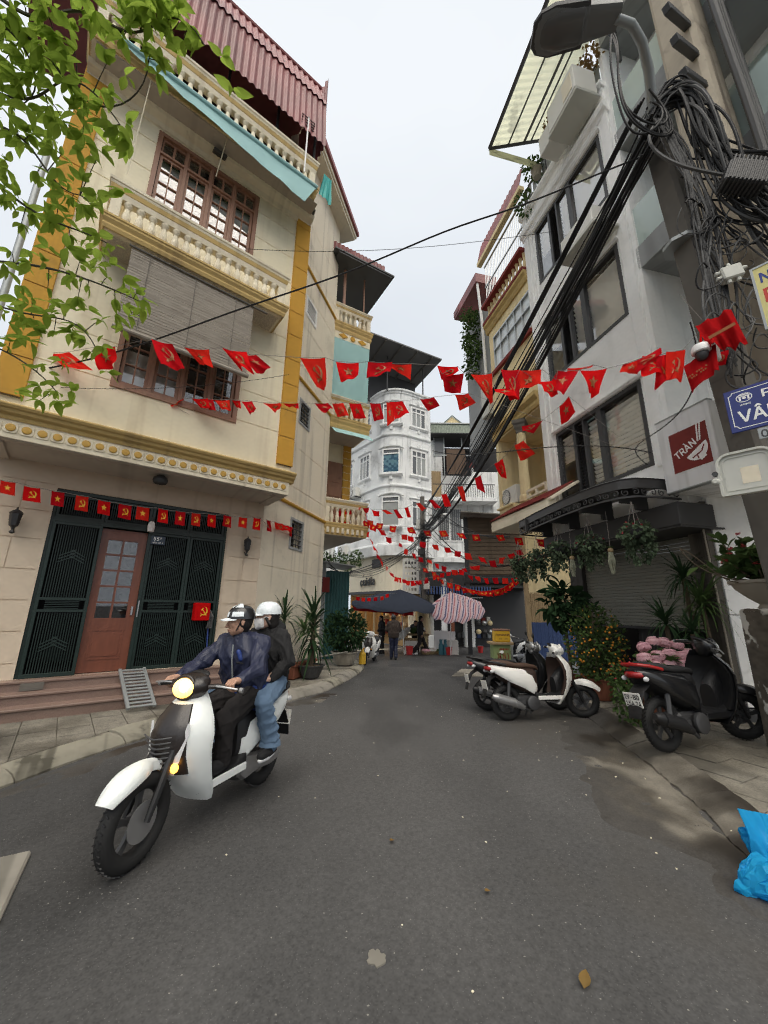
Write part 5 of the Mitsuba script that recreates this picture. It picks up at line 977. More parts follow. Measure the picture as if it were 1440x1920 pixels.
_where = {'S1': 'on the nearest string across the street', 'S2': 'on the second string across the street', 'S2b': 'on the string slanting from white house to far balcony', 'S3': 'in the row over the green gate', 'S3b': 'against the side wall window of the cream house'}
def _lab(key, i, n):
    em = ('star', 'hammer-and-sickle')[i % 2]; rev = key == 'S2b'
    return 'red %sflag, %s from %s %s' % (em + ' ' if key in ('S2', 'S3', 'S1') else '', _ORD[i], 'right' if rev else 'left', _where[key])
sd = 0
for key, lst in FLAGS.items():
    tops = []
    for i, c in enumerate(lst):
        c = np.array(c, float).reshape(4, 3) / 100; sd += 1
        flag(c, (i % 2) if key in ('S1', 'S2', 'S3') or i < 4 else None, _lab(key, i, len(lst)), None, sd, 0.10 if key == 'S3' else 0.30, None if key == 'S3' else 'm_emblem_shaded'); tops += [c[0] + [0, 0, 0.004], c[1] + [0, 0, 0.004]]
    if key == 'S2': tops = [q for q in tops if q[2] > 0]
    tops.sort(key=lambda q: q[0], reverse=(key == 'S2b'))
    s = [tops[0]]
    for q in tops[1:]:
        if np.linalg.norm(q - s[-1]) > 0.12: s.append(q)
    ext = {'S1': ((-6.0, 5.1, 4.9), (3.5, 3.8, 5.3)), 'S2': (tuple(at(FA, -1.9, 1.03, 4.9)), (4.62, 7.2, 4.9)), 'S2b': ((4.62, 7.0, 5.0), (-1.2, 11.9, 4.5)), 'S3': (tuple(at(FA, -5.5, 0.5, 3.65)), tuple(at(FA, 0.02, 0.4, 3.2))), 'S3b': (tuple(at(FS, 0.05, 0.1, 3.3)), tuple(at(FS, 1.3, 0.05, 3.4)))}[key]
    string_through(s, ext, {'S1': 'nearest bunting string from the left house to the utility pole', 'S2': 'second bunting string from the balcony window to the white house', 'S2b': 'bunting string slanting from the white house to the far balcony', 'S3': 'bunting string under the porch of the cream house', 'S3b': 'short bunting string on the side wall of the cream house'}[key])
_fi = {'F2': 'tiny red flag on the topmost far string from the end balcony to the yellow house', 'F3': 'tiny red flag on the far string passing the utility pole at mid height', 'F4': 'tiny red flag on the steep far string curving down in front of the white corner building',
       'F5': 'tiny red flag on the far string sagging below the cables to the right', 'F6': 'tiny red flag on the lowest far string above the striped umbrella', 'F7': 'tiny red flag on the short far string right of the far pole', 'F8': 'tiny red flag hung along the dark umbrella at the shop'}
_fw = {'F2': 'on the topmost far string', 'F3': 'on far string crossing the pole at mid height', 'F4': 'on steep far string before corner building', 'F5': 'on far string sagging below cables', 'F6': 'on lowest far string above striped umbrella', 'F7': 'on short far string right of pole', 'F8': 'along the dark market umbrella'}
for key, lst in FAR_FLAGS.items():
    P = np.array(lst, float) / 100
    for i, p in enumerate(P):
        r = random.Random(sd); sd += 1
        a = P[min(i + 1, len(P) - 1)] - P[max(i - 1, 0)]; a[2] *= 0.5; a /= np.linalg.norm(a) + 1e-9; w, h = 0.21, r.uniform(0.19, 0.26)
        a = a + np.array([0, r.uniform(-0.5, 0.5), 0]); a /= np.linalg.norm(a)
        dn = np.array([a[0] * r.uniform(-0.2, 0.6), r.uniform(-0.5, 0.5), -1.0]); dn /= np.linalg.norm(dn)
        if key == 'F8': dn = np.array([0, -0.1, -1.0]); h = 0.16; w = 0.15
        p = p + [0, 0, 0.08]; flag(np.concatenate([p - a * w / 2, p + a * w / 2, p + a * w / 2 * 0.9 + dn * h, p - a * w / 2 + dn * h * r.uniform(0.8, 1)]), (i % 2) if key in ('F2', 'F6') else None, 'tiny red flag, %s from left %s' % (_ORD[i], _fw[key]), None, sd, 0.3)
    q = P[np.argsort(P[:, 0])] if key not in ('F4',) else P
    string_through(q + [0, 0, 0.085], (q[0] + [-0.4, -0.1, 0.15], q[-1] + [0.4, 0, 0.1]), 'far bunting string ' + _fi[key].split(' on ')[-1].replace('the ', '', 1) if ' on ' in _fi[key] else 'bunting string along the dark umbrella', 0.004)

# ---------------------------------------------------------------- poles, lamp, boxes and signs on the right
up = thing('utility_pole', 'dark weathered concrete utility pole at the right, wrapped in cables', 'pole')
def taper(x, y, z0, z1, w0, w1, rot, n=8):
    r = []
    for i in range(n + 1):
        t = i / n; w = w0 + (w1 - w0) * t; c = 0.25 * w
        r.append([[x + a * math.cos(rot) - b * math.sin(rot), y + a * math.sin(rot) + b * math.cos(rot), z0 + (z1 - z0) * t] for a, b in ((-w + c, -w), (w - c, -w), (w, -w + c), (w, w - c), (w - c, w), (-w + c, w), (-w, w - c), (-w, -w + c))])
    return loft(r)
_sh = taper(3.89, 4.05, -0.2, 8.5, 0.175, 0.14, 0.22, 12); _v = np.array(_sh[0]); _v[:, 0] += 0.060 * (8.5 - _v[:, 2]) ** 1.0; obj('shaft', (_v, _sh[1]), 'm_pole', up)
obj('clamp', mv(lathe([(0.19, 0), (0.2, 0.02), (0.2, 0.16), (0.19, 0.18)], 18), 3.8, 3.95, 8.25), 'm_zinc', up, None, 30)
obj('steel_band', [mv(lathe([(0.215, 0), (0.215, 0.05)], 8), 3.9, 4.05, z, rz=0.4) for z in (6.3,)], 'm_zinc', up)
up2 = thing('utility_pole', 'pale stained concrete utility pole behind the dark one, with grey conduits', 'pole')
obj('shaft', taper(4.95, 4.3, -0.2, 13.5, 0.31, 0.24, 0.35), 'm_pole_light', up2)
for i, (dx, r) in enumerate(((0.0, 0.055), (0.13, 0.05), (0.25, 0.06), (0.37, 0.05))):
    obj('conduit', tube([(5.1 + dx + 0.03 * math.sin(z), 3.86 + dx * 0.5, z) for z in np.linspace(7.4, 13.5, 14)], r, 8), 'm_cable_grey', up2, None, 40)
for z, s in ((9.9, 1), (10.6, 1), (9.2, 1)): obj('cross_bracket', tf(cbox(-0.5, 0.4, -0.05, 0.05, -0.06, 0.06, 0.01), mat(4.5, 3.9, z, rz=0.5, ry=-0.5)), 'm_charcoal', up2)
# far pole
fp = thing('utility_pole', 'concrete utility pole at the far junction tangled in cables', 'pole')
obj('shaft', taper(2.02, 19.6, -0.7, 7.45, 0.16, 0.10, 0.1), 'm_pole', fp)
obj('crossarm', [tf(box(-0.45, 0.45, -0.04, 0.04, -0.04, 0.04), mat(2.02, 19.45, z, rz=0.2)) for z in (5.9,)], 'm_charcoal', fp)
obj('crossarm', [tf(box(-0.4, 0.4, -0.04, 0.04, -0.04, 0.04), mat(2.02, 19.45, 5.2, rz=-0.1))], 'm_charcoal', fp)
for i, (x, z, w, h) in enumerate(((1.75, 5.6, 0.2, 0.5), (2.15, 2.6, 0.28, 0.4), (1.9, 4.3, 0.25, 0.3))): obj('box', cbox(x - w / 2, x + w / 2, 19.2, 19.42, z, z + h, 0.02), 'm_plastic_grey' if i != 2 else 'm_charcoal', fp)
obj('lamp_arm', tube([(2.1, 19.5, 5.4), (2.2, 19.3, 5.9), (2.5, 19.1, 6.2), (2.8, 19.0, 6.25)], 0.03, 6), 'm_charcoal', fp)
obj('lamp_head', tf(ellip((0, 0, 0), (0.33, 0.12, 0.07), 8), mat(3.0, 18.95, 6.3, ry=-0.15)), 'm_whiteframe', fp, None, 40)
# street lamp above the camera
sl = thing('street_lamp', 'grey street lamp head on a curved steel arm above the camera', 'street lamp')
plain('m_lamphead', (0.15, 0.155, 0.155), 0.45); plain('m_lampglass', (0.10, 0.10, 0.098), 0.25, specular=0.6)
ML = mat(2.32, 3.15, 8.72, rz=math.radians(172), ry=0.06, rx=0.10)
def sect(x, w, zt, zb, k=14): return [[x, w * math.copysign(abs(math.cos(a)) ** 0.6, math.cos(a)), (zt if math.sin(a) > 0 else zb) * abs(math.sin(a)) ** 0.6] for a in np.linspace(0, 2 * PI, k, endpoint=False)]
obj('housing', loft([sect(-0.52, 0.11, 0.05, 0.05), sect(-0.50, 0.13, 0.07, -0.06), sect(-0.12, 0.17, 0.12, -0.07), sect(-0.10, 0.20, 0.13, -0.08), sect(0.3, 0.22, 0.12, -0.085), sect(0.45, 0.18, 0.08, -0.07), sect(0.52, 0.10, 0.03, -0.04)]), 'm_lamphead', sl, ML, 25)
obj('glass_bowl', loft([sect(-0.08, 0.165, 0, -0.085), sect(-0.04, 0.175, 0, -0.12), sect(0.22, 0.18, 0, -0.125), sect(0.38, 0.15, 0, -0.10), sect(0.46, 0.09, 0, -0.06)]), 'm_lampglass', sl, ML, 30)
obj('rim', loft([sect(-0.11, 0.21, 0.01, -0.07), sect(-0.09, 0.215, 0.01, -0.075), sect(0.3, 0.235, 0.01, -0.075), sect(0.46, 0.19, 0.01, -0.06), sect(0.53, 0.11, 0.01, -0.04)]), 'm_charcoal', sl, ML, 25)
obj('arm', tube([(2.78, 3.08, 8.70), (3.02, 3.15, 8.76), (3.25, 3.3, 8.74), (3.45, 3.5, 8.62), (3.6, 3.7, 8.42), (3.66, 3.85, 8.2)], [0.05, 0.052, 0.055, 0.06, 0.062, 0.062], 12), 'm_zinc', sl, None, 40)
# bundled main cables to the far pole
def sag(a, b, n, s): 
    a, b = np.array(a, float), np.array(b, float); t = np.linspace(0, 1, n)[:, None]; return a + (b - a) * t - np.array([0, 0, 1]) * s * 4 * t * (1 - t)
C_main, C_two, C_loc = 'main cable bundle between the two utility poles', 'cables of the upper pair', 'cable tangle'
for i in range(30):
    q = rng.uniform; a = (3.55 + q(-0.12, 0.14), 3.8 + q(-0.1, 0.1), 8.1 + q(-0.42, 0.16)); b = (1.95 + q(-0.15, 0.15), 19.4, 5.35 + q(-0.32, 0.32))
    tag(obj('power_cable', tube(sag(a, b, 22, 0.55 + q(-0.50, 0.48)), q(0.007, 0.02), 5), 'm_cable', None, None, 50), 'black cable in the thick bundle running from the near pole to the far pole', 'cable', C_main)
for i in range(4):
    q = rng.uniform; tag(obj('power_cable', tube(sag((3.4 + 0.05 * i, 3.75, 8.35 + 0.07 * i), (2.0, 19.4, 6.4 + 0.1 * i), 22, 0.25 + 0.08 * i), 0.016, 5), 'm_cable', None, None, 50), 'thin black cable above the main bundle, running to the top of the far pole', 'cable', C_two)
_cl = [((-6.5, 5.15, 4.95), [(-5.0, 5.0, 5.0), (-3.45, 4.82, 5.34), (-2.12, 4.66, 5.78), (-0.77, 4.5, 6.2), (-0.05, 4.42, 6.48), (1.01, 4.29, 6.9), (1.68, 4.21, 7.1), (2.5, 4.12, 7.41)], (3.6, 4.0, 7.85), 0.012, 'black twisted cable rising across the street from the left to the near pole'),
       (tuple(at(FA, -1.3, 1.0, 9.02)), [(-0.08, 7.14, 9.7), (2.59, 7.66, 10.64)], (4.6, 8.0, 11.4), 0.006, 'thin wire high across the street from the cream house to the white house'),
       ((-4.9, 5.1, 4.75), [(-3.2, 5.3, 4.9)], (-1.6, 5.6, 5.35), 0.004, 'thin wire beside the left end of the bunting'),
       ((3.65, 3.9, 5.0), [(4.0, 5.0, 4.2), (4.45, 6.3, 4.3)], (4.75, 6.5, 4.2), 0.008, 'black wire from the near pole drooping to the white house window'),
       ((1.2, 9.0, 5.5), [(2.6, 7.6, 4.9), (3.8, 6.6, 4.6)], (4.7, 6.3, 4.35), 0.010, 'black wire running from the cable bundle to the sign corner')]
for a, m, b, r, lab in _cl:
    p = [a] + m + [b]; 
    # smooth the polyline
    from scipy.interpolate import CubicSpline
    P = np.array(p, float); d = np.r_[0, np.cumsum(np.linalg.norm(np.diff(P, axis=0), axis=1))]; cs_ = CubicSpline(d, P)
    tag(obj('cable', tube(cs_(np.linspace(0, d[-1], 40)), r, 5), 'm_cable', None, None, 50), lab, 'cable')
# far cables at the junction
def spl(p, n=24):
    P = np.array(p, float); d = np.r_[0, np.cumsum(np.linalg.norm(np.diff(P, axis=0), axis=1))]; return CubicSpline(d, P)(np.linspace(0, d[-1], n))
for i in range(6):
    q = rng.uniform; p = [(1.95, 19.4, 5.5 - 0.1 * i), (0.91 + q(-.1, .1), 18.3, 4.3 - 0.06 * i + q(-.1, .1)), (-0.06, 17.5, 3.75 - 0.1 * i), (-1.2, 16.0, 3.15 - 0.05 * i), (-2.0, 14.9 - 0.3 * i, 2.9 + 0.1 * i)]
    tag(obj('power_cable', tube(spl(p), 0.02 if i < 3 else 0.012, 5), 'm_cable', None, None, 50), 'black cable from the far pole sloping down left in front of the shop sign', 'cable', 'cables from the far pole to the left')
for i in range(6):
    q = rng.uniform; hi = i < 3
    p = [(2.1, 19.4, 6.9 - 0.25 * i), (2.9 + q(-.1, .1), 18.0, (5.9 if hi else 4.7) + q(-.2, .2)), (3.5, 16.0, (5.0 if hi else 3.7) + q(-.15, .15)), (3.75, 14.0, (4.3 if hi else 3.2)), (4.0, 12.0, (3.9 if hi else 3.0))]
    tag(obj('power_cable', tube(spl(p), 0.022 if i % 3 == 0 else 0.012, 5), 'm_cable', None, None, 50), 'black cable from the far pole sloping right to the yellow house', 'cable', 'cables from the far pole to the right')
for i in range(14):
    q = rng.uniform; c = np.array([2.02 + q(-.35, .35), 19.3 + q(-.1, .1), 5.2 + q(-1.6, .6)]); r = q(0.15, 0.45)
    p = [c + [r * math.cos(a) * q(0.7, 1.2), 0.1 * math.sin(a * 2), r * 1.3 * math.sin(a)] for a in np.linspace(0, 2 * PI * q(0.6, 1.1), 9)]
    tag(obj('cable_loop', tube(spl(p, 20), q(0.008, 0.016), 4), 'm_cable'), 'loop of slack black cable on the far pole', 'cable', 'slack loops on the far pole')
for i in range(6):
    q = rng.uniform; x = 2.0 + q(-.3, .4); tag(obj('hanging_wire', tube(spl([(x, 19.35, 5.4), (x + q(-.1, .1), 19.3, 3.8), (x + q(-.15, .15), 19.3, 2.4), (x, 19.35, 1.2)], 16), 0.012, 4), 'm_cable'), 'wire hanging down along the far pole', 'cable', 'wires down the far pole')
# tangle on the near poles
for i in range(44):
    q = rng.uniform; g = i % 3 == 0
    p = [(3.62 + q(-.08, .08), 3.75 + q(-.05, .1), 8.25 + q(-.15, .15)), (3.86 + q(-.1, .12), 3.62 + q(-.1, .1), 8.55 + q(-.35, .1)), (4.12 + q(-.16, .12), 3.6 + q(-.1, .1), 7.9 + q(-.7, .3)), (4.38 + q(-.2, .15), 3.58 + q(-.1, .1), 6.9 + q(-.8, .4)), (4.85 + q(-.2, .25), 3.55 + q(-.1, .15), 5.9 + q(-.9, .7))]
    tag(obj('cable', tube(spl(p, 28), q(0.009, 0.02), 6), 'm_cable_grey' if g else 'm_cable', None, None, 50), 'cable draping from the clamp of the dark pole over to the pale pole', 'cable', 'cables draping between the near poles')
for i in range(16):
    q = rng.uniform; x = 3.7 + 0.06 * i; p = [(3.66 + q(-.08, .08), 3.72, 8.1), (3.78 + q(-.1, .15), 3.68, 7.3 + q(-.2, .2)), (3.9 + q(-.15, .15), 3.68, 6.3 + q(-.2, .3)), (3.92 + q(-.2, .2), 3.7, 5.3 + q(-.3, .3)), (3.85 + q(-.1, .1), 3.72, 4.3 + q(-.2, .2))]
    tag(obj('hanging_cable', tube(spl(p, 26), q(0.007, 0.016), 5), 'm_cable' if i % 3 else 'm_cable_grey', None, None, 50), 'cable hanging down in front of the dark pole', 'cable', 'cables down the dark pole')
for i, (w, dz) in enumerate(((0.55, 0.95), (0.48, 1.0), (0.40, 0.75), (0.62, 1.5))):
    p = [(3.5, 3.6, 8.45), (3.3, 3.5, 8.2 - dz * 0.75), (3.05 - 0.02 * i, 3.4, 8.25 - dz * 0.8), (2.92, 3.35, 8.4), (2.88 + 0.03 * i, 3.4, 9.2)]
    if i == 3: p = [(3.5, 3.6, 8.2), (3.3, 3.5, 7.5), (3.0, 3.42, 7.35), (2.84, 3.36, 7.8), (2.85, 3.35, 8.6), (3.0, 3.4, 9.3)]
    tag(obj('cable_loop', tube(spl(p, 30), 0.013, 6), 'm_cable', None, None, 50), 'slack cable loop hanging left of the lamp clamp', 'cable', 'loops left of the lamp clamp')
for i in range(26):
    q = rng.uniform; c = np.array([4.05 + q(-.35, .3), 3.66, 4.8 + q(-.7, 1.6)]); r = q(0.1, 0.26); a0 = q(0, 6)
    p = [c + [r * math.cos(a), 0.05 * math.sin(a * 2), r * 1.25 * math.sin(a)] for a in np.linspace(a0, a0 + 2 * PI * q(0.6, 1.2), 9)]
    tag(obj('cable_loop', tube(spl(p, 22), q(0.004, 0.011), 5), 'm_cable' if i % 2 else 'm_cable_grey', None, None, 50), 'thin looped wire on the near poles around the junction box', 'cable', 'thin loops around the junction box')
p = [(3.62, 3.68, 8.0), (3.5, 3.6, 7.2), (3.75, 3.55, 6.95), (4.15, 3.5, 6.75), (4.6, 3.45, 6.35), (5.2, 3.5, 5.4)]
tag(obj('cable', tube(spl(p, 40), 0.020, 6), 'm_cable_grey', None, None, 50), 'thick grey cable swinging across both near poles below the clamp', 'cable')
for i in range(5):
    z = 7.6 - 0.35 * i; tag(obj('cable', tube(spl([(3.9, 3.85, z), (4.3, 3.7, z - 0.25), (4.9, 3.8, z + 0.1)], 16), 0.012, 5), 'm_cable', None, None, 50), 'short black cable bridging the gap between the near poles', 'cable', 'short cables bridging the near poles')
# splice box, junction box, camera
sb = thing('splice_box', 'black ribbed cable splice box hanging on the pale pole', 'box'); MS = mat(4.22, 3.42, 6.62, rz=-0.2, ry=0.42)
obj('body', cbox(-0.22, 0.22, -0.10, 0.10, -0.17, 0.17, 0.03), 'm_black_metal', sb, MS)
for k in range(10): obj('rib', cbox(-0.2 + k * 0.042, -0.2 + k * 0.042 + 0.02, -0.115, 0.115, -0.185, 0.185, 0.008), 'm_charcoal', sb, MS)
jb = thing('junction_box', 'pale grey junction box with glands between the near poles', 'box'); MJ = mat(3.98, 3.62, 5.42, rz=-0.35, ry=-0.12)
obj('body', cbox(-0.10, 0.10, -0.06, 0.06, -0.085, 0.085, 0.015), 'm_plastic_grey', jb, MJ)
for x, z in ((-0.12, 0.04), (-0.12, -0.03), (0.12, 0.02), (-0.05, -0.10), (0.04, -0.10), (0.0, 0.10)): obj('gland', tf(mv(lathe([(0.022, -0.03), (0.022, 0.0), (0.016, 0.03)], 8), x, -0.02, z, ry=PI / 2 if abs(x) > 0.1 else 0), MJ), 'm_plastic_grey', jb)
cam_ = thing('security_camera', 'white dome security camera on the dark pole beside the red flags', 'camera')
obj('bracket_box', tf(cbox(-0.045, 0.045, -0.1, 0.1, -0.14, 0.14, 0.012), mat(3.50, 3.62, 4.36, rz=0.3)), 'm_ac', cam_)
obj('arm', tube([(3.48, 3.6, 4.34), (3.40, 3.55, 4.34)], 0.03, 8), 'm_ac', cam_)
obj('dome', tf(lathe([(0.02, 0.07), (0.07, 0.06), (0.085, 0.02), (0.085, -0.02), (0.075, -0.03)], 16), mat(3.345, 3.52, 4.31)), 'm_whiteframe', cam_, None, 40)
obj('lens_ball', ellip((3.345, 3.52, 4.27), (0.06, 0.06, 0.075), 8), 'm_charcoal', cam_, None, True)
FSN = frame(3.45, 3.5, 140)
ss = thing('street_name_sign', 'blue enamel street sign with white letters and city emblem on the dark pole', 'sign')
plain('m_signblue', (0.012, 0.022, 0.16), 0.25, clearcoat=0.5)
obj('plate', fb(0.0, 0.86, 3.34, 3.79, -0.02, 0.0, 0.006), 'm_signblue', ss, FSN)
_b = rect(0.03, 0.83, 3.37, 3.76)
for x, z in ((0.03, 3.37), (0.83, 3.37), (0.03, 3.76), (0.83, 3.76)): _b = _b.difference(sg.Point(x, z).buffer(0.03))
obj('border', wallp(_b.difference(_b.buffer(-0.007)), 0.0, 0.002), 'm_letter', ss, FSN)
obj('upper_word', wall_text('PHỐ', 0.27, 3.635, 0.075, 0.0, 0.26), 'm_letter', ss, FSN); obj('street_name', wall_text('VÂN HỒ 3', 0.075, 3.43, 0.115, 0.0, 0.70), 'm_letter', ss, FSN)
em = so.unary_union([sg.Point(0, 0).buffer(0.055).difference(sg.Point(0, 0).buffer(0.048)), sg.box(-0.035, -0.03, -0.022, 0.02), sg.box(0.022, -0.03, 0.035, 0.02), sg.box(-0.04, 0.012, 0.04, 0.022), sg.Polygon([(-0.045, 0.03), (0.045, 0.03), (0.025, 0.042), (-0.025, 0.042)]), sg.Point(0, -0.005).buffer(0.014)])
obj('city_emblem', [wallp(sa.translate(sa.scale(em, 1.1, 0.85), 0.145, 3.68), 0.0, 0.002), wall_text('HANOI', 0.105, 3.60, 0.018, 0.0, 0.08)], 'm_letter', ss, FSN)
np_ = thing('pole_number_tag', 'small grey tag with digits 09 below the street sign', 'tag')
obj('tag_plate', fb(0.18, 0.34, 3.22, 3.33, -0.02, -0.005, 0.004), 'm_zinc', np_, FSN); obj('digits', wall_text('09', 0.2, 3.235, 0.07, -0.005, 0.11), 'm_charcoal', np_, FSN)
mb = thing('meter_cabinet', 'open pale grey plastic meter cabinet on the pole below the blue sign', 'cabinet')
_rr = rect(-0.17, 0.26, 2.72, 3.13).buffer(-0.05).buffer(0.05); _rr = so.unary_union([rect(-0.17, 0.26, 2.72, 2.9).buffer(-0.02).buffer(0.02), rect(-0.17, 0.26, 2.8, 3.15).buffer(-0.11).buffer(0.11)])
obj('door_panel', wallp(_rr, -0.03, -0.005), 'm_plastic_grey', mb, FSN)
obj('door_rim', wallp(_rr.difference(_rr.buffer(-0.022)), -0.04, 0.02), 'm_plastic_grey', mb, FSN)
obj('inner_rim', wallp(_rr.buffer(-0.045).difference(_rr.buffer(-0.055)), -0.01, 0.004), 'm_plastic_grey', mb, FSN)
obj('paper_label', fb(0.0, 0.13, 2.82, 2.98, -0.006, -0.002), 'm_trim', mb, FSN)
obj('latch', [mv(lathe([(0.035, 0), (0.035, 0.03), (0.02, 0.05)], 10, 'y'), -0.19, 0.0, 2.88)], 'm_plastic_grey', mb, FSN, 30); obj('latch', [mv(lathe([(0.025, 0), (0.025, 0.03)], 10, 'y'), -0.185, 0.0, 2.96)], 'm_charcoal', mb, FSN, 30)
obj('second_leaf', wallp(sa.translate(_rr, 0.47, 0.0), -0.03, 0.0), 'm_plastic_grey', mb, FSN)
for k in range(12): obj('hinge_rib', fb(0.262, 0.298, 2.78 + k * 0.026, 2.795 + k * 0.026, -0.02, 0.012, 0.003), 'm_plastic_grey', mb, FSN)
ys = thing('yellow_notice_board', 'yellow notice board with blue and red capitals at the right edge', 'sign')
FY = frame(3.47, 3.5, 140)
plain('m_noticeyellow', (0.62, 0.56, 0.22), 0.5); plain('m_noticeblue', (0.02, 0.04, 0.22), 0.5); plain('m_noticered', (0.5, 0.04, 0.02), 0.5)
obj('board', fb(0.40, 1.1, 4.32, 5.02, -0.02, 0.0, 0.004), 'm_noticeyellow', ys, FY); obj('frame', wallp(rect(0.39, 1.11, 4.31, 5.03).difference(rect(0.41, 1.09, 4.33, 5.01)), -0.02, 0.006), 'm_zinc', ys, FY)
obj('blue_words', wall_text('NHÀ', 0.445, 4.83, 0.11, 0.0, 0.26), 'm_noticeblue', ys, FY); obj('red_words', wall_text('BÁN', 0.445, 4.60, 0.15, 0.0, 0.36), 'm_noticered', ys, FY); obj('digits', wall_text('39', 0.45, 4.50, 0.05, 0.0, 0.06), 'm_charcoal', ys, FY)
rb_ = thing('red_banner', 'crumpled red banner with gold lettering hanging on the dark pole', 'banner')
FB2 = frame(3.35, 3.72, 140)
k = cloth(FB2, [(0.14, 0.06, 4.66), (0.44, 0.04, 4.70), (0.50, 0.10, 4.22), (0.22, 0.14, 4.28)], 'tmp_a', '', '', 'm_banner', 0.15, 11, 9, 5); scene[rb_ + '__upper_cloth'] = scene.pop(k); labels.pop(k)
k = cloth(FB2, [(-0.02, 0.09, 4.22), (0.27, 0.09, 4.34), (0.25, 0.11, 4.04), (0.0, 0.11, 3.90)], 'tmp_b', '', '', 'm_banner', 0.06, 10, 8, 6); scene[rb_ + '__lower_cloth'] = scene.pop(k); labels.pop(k)
obj('gold_lettering', tf(cat(*[box(-0.02 + j * 0.022, -0.006 + j * 0.022, -0.003, 0, 0.0 + 0.03 * i, 0.018 + 0.03 * i) for i in range(2) for j in range(9) if (i * 9 + j) % 4]), FB2 @ mat(0.03, -0.15, 4.02, ry=-0.38)), 'm_emblem_shaded', rb_)
obj('gold_stripe', tf(box(0, 0.22, -0.004, 0, 0, 0.035), FB2 @ mat(0.24, -0.20, 4.36, ry=-0.2)), 'm_emblem_shaded', rb_)
# ---------------------------------------------------------------- scooters
plain('m_scwhite', (0.70, 0.73, 0.71), 0.22, clearcoat=0.6, specular=0.5)
plain('m_scwhite2', (0.78, 0.77, 0.72), 0.25, clearcoat=0.6)
plain('m_scblack', (0.006, 0.0065, 0.008), 0.18, clearcoat=0.9)
plain('m_scdark', (0.018, 0.014, 0.013), 0.3, clearcoat=0.5)
plain('m_brownplastic', (0.045, 0.028, 0.022), 0.4)
plain('m_blackplastic', (0.010, 0.010, 0.011), 0.5)
plain('m_seatbrown', (0.075, 0.04, 0.025), 0.6)
plain('m_seatblack', (0.016, 0.016, 0.017), 0.6)
plain('m_alloy', (0.42, 0.42, 0.42), 0.38, metallic=0.8)
plain('m_darkalloy', (0.07, 0.07, 0.072), 0.45, metallic=0.4)
plain('m_redlens', (0.30, 0.008, 0.01), 0.15, clearcoat=1.0)
plain('m_amber', (0.65, 0.26, 0.03), 0.2)
plain('m_clearlens', (0.55, 0.55, 0.55), 0.1, clearcoat=1.0)
plain('m_redtrim', (0.33, 0.015, 0.015), 0.3)
plain('m_platewhite', (0.72, 0.71, 0.66), 0.45)
def torus(R, r, n=36, k=12, sq=1.0):
    a = np.linspace(0, 2 * PI, n, endpoint=False); b = np.linspace(0, 2 * PI, k, endpoint=False)
    A_, B_ = np.meshgrid(a, b, indexing='ij'); rad = R + r * np.cos(B_)
    v = np.stack([rad * np.cos(A_), sq * r * np.sin(B_), rad * np.sin(A_)], -1).reshape(-1, 3); i, j = np.meshgrid(np.arange(n), np.arange(k), indexing='ij')
    f = quads(np.stack([i * k + j, ((i + 1) % n) * k + j, ((i + 1) % n) * k + (j + 1) % k, i * k + (j + 1) % k], -1).reshape(-1, 4)); return v, f
def sring(x, w, z0, z1, p=0.75, k=20):
    """a rounded-rectangle section across the scooter at x"""
    zc, h = (z0 + z1) / 2, (z1 - z0) / 2
    return [[x, w * math.copysign(abs(math.cos(a)) ** p, math.cos(a)), zc + h * math.copysign(abs(math.sin(a)) ** p, math.sin(a))] for a in np.linspace(0, 2 * PI, k, endpoint=False)]
def wheel(parent, M, R, disc=True, alloy='m_darkalloy', wide=0.052, tread=True):
    w = put('wheel', shp(tf(cat(torus(R - 0.075, 0.016, 32, 8, 1.6), mv(lathe([(0.035, -0.05), (0.045, -0.02), (0.045, 0.02), (0.035, 0.05)], 14, 'y'))), M), alloy, 40), parent)
    put('tyre', shp(tf(torus(R - wide, wide, 44, 14, 0.92), M), 'm_rubber', True), w)
    for i in range(5):
        a = i * 2 * PI / 5 + 0.3; c, s = math.cos(a), math.sin(a)
        sp = loft([[[r * c - q * wd * s, y, r * s + q * wd * c] for q, y in ((-1, -0.012), (1, -0.012), (1, 0.012), (-1, 0.012))] for r, wd in ((0.035, 0.026), (0.11, 0.016), (R - 0.075, 0.03))])
        put('spoke', shp(tf(sp, M), alloy, 30), w)
    if tread:
        tr = [tf(box(-0.004, 0.004, -0.03, -0.004, -0.003, 0.003), mat((R - 0.003) * math.cos(a), 0, (R - 0.001) * math.sin(a), ry=-a, rx=0.5)) for a in np.linspace(0, 2 * PI, 44, endpoint=False)]
        tr += [tf(box(-0.004, 0.004, 0.004, 0.03, -0.003, 0.003), mat((R - 0.003) * math.cos(a + .07), 0, (R - 0.001) * math.sin(a + .07), ry=-a - .07, rx=-0.5)) for a in np.linspace(0, 2 * PI, 44, endpoint=False)]
        k = put('tread', shp(tf(cat(*tr), M), 'm_blackplastic'), w); labels[k] = {'kind': 'stuff', 'label': 'tread blocks of the tyre'}
    if disc: put('brake_disc', shp(tf(mv(lathe([(0.05, 0), (0.115, 0), (0.115, 0.006), (0.05, 0.006)], 24, 'y'), y=0.055), M), 'm_alloy', 30), w)
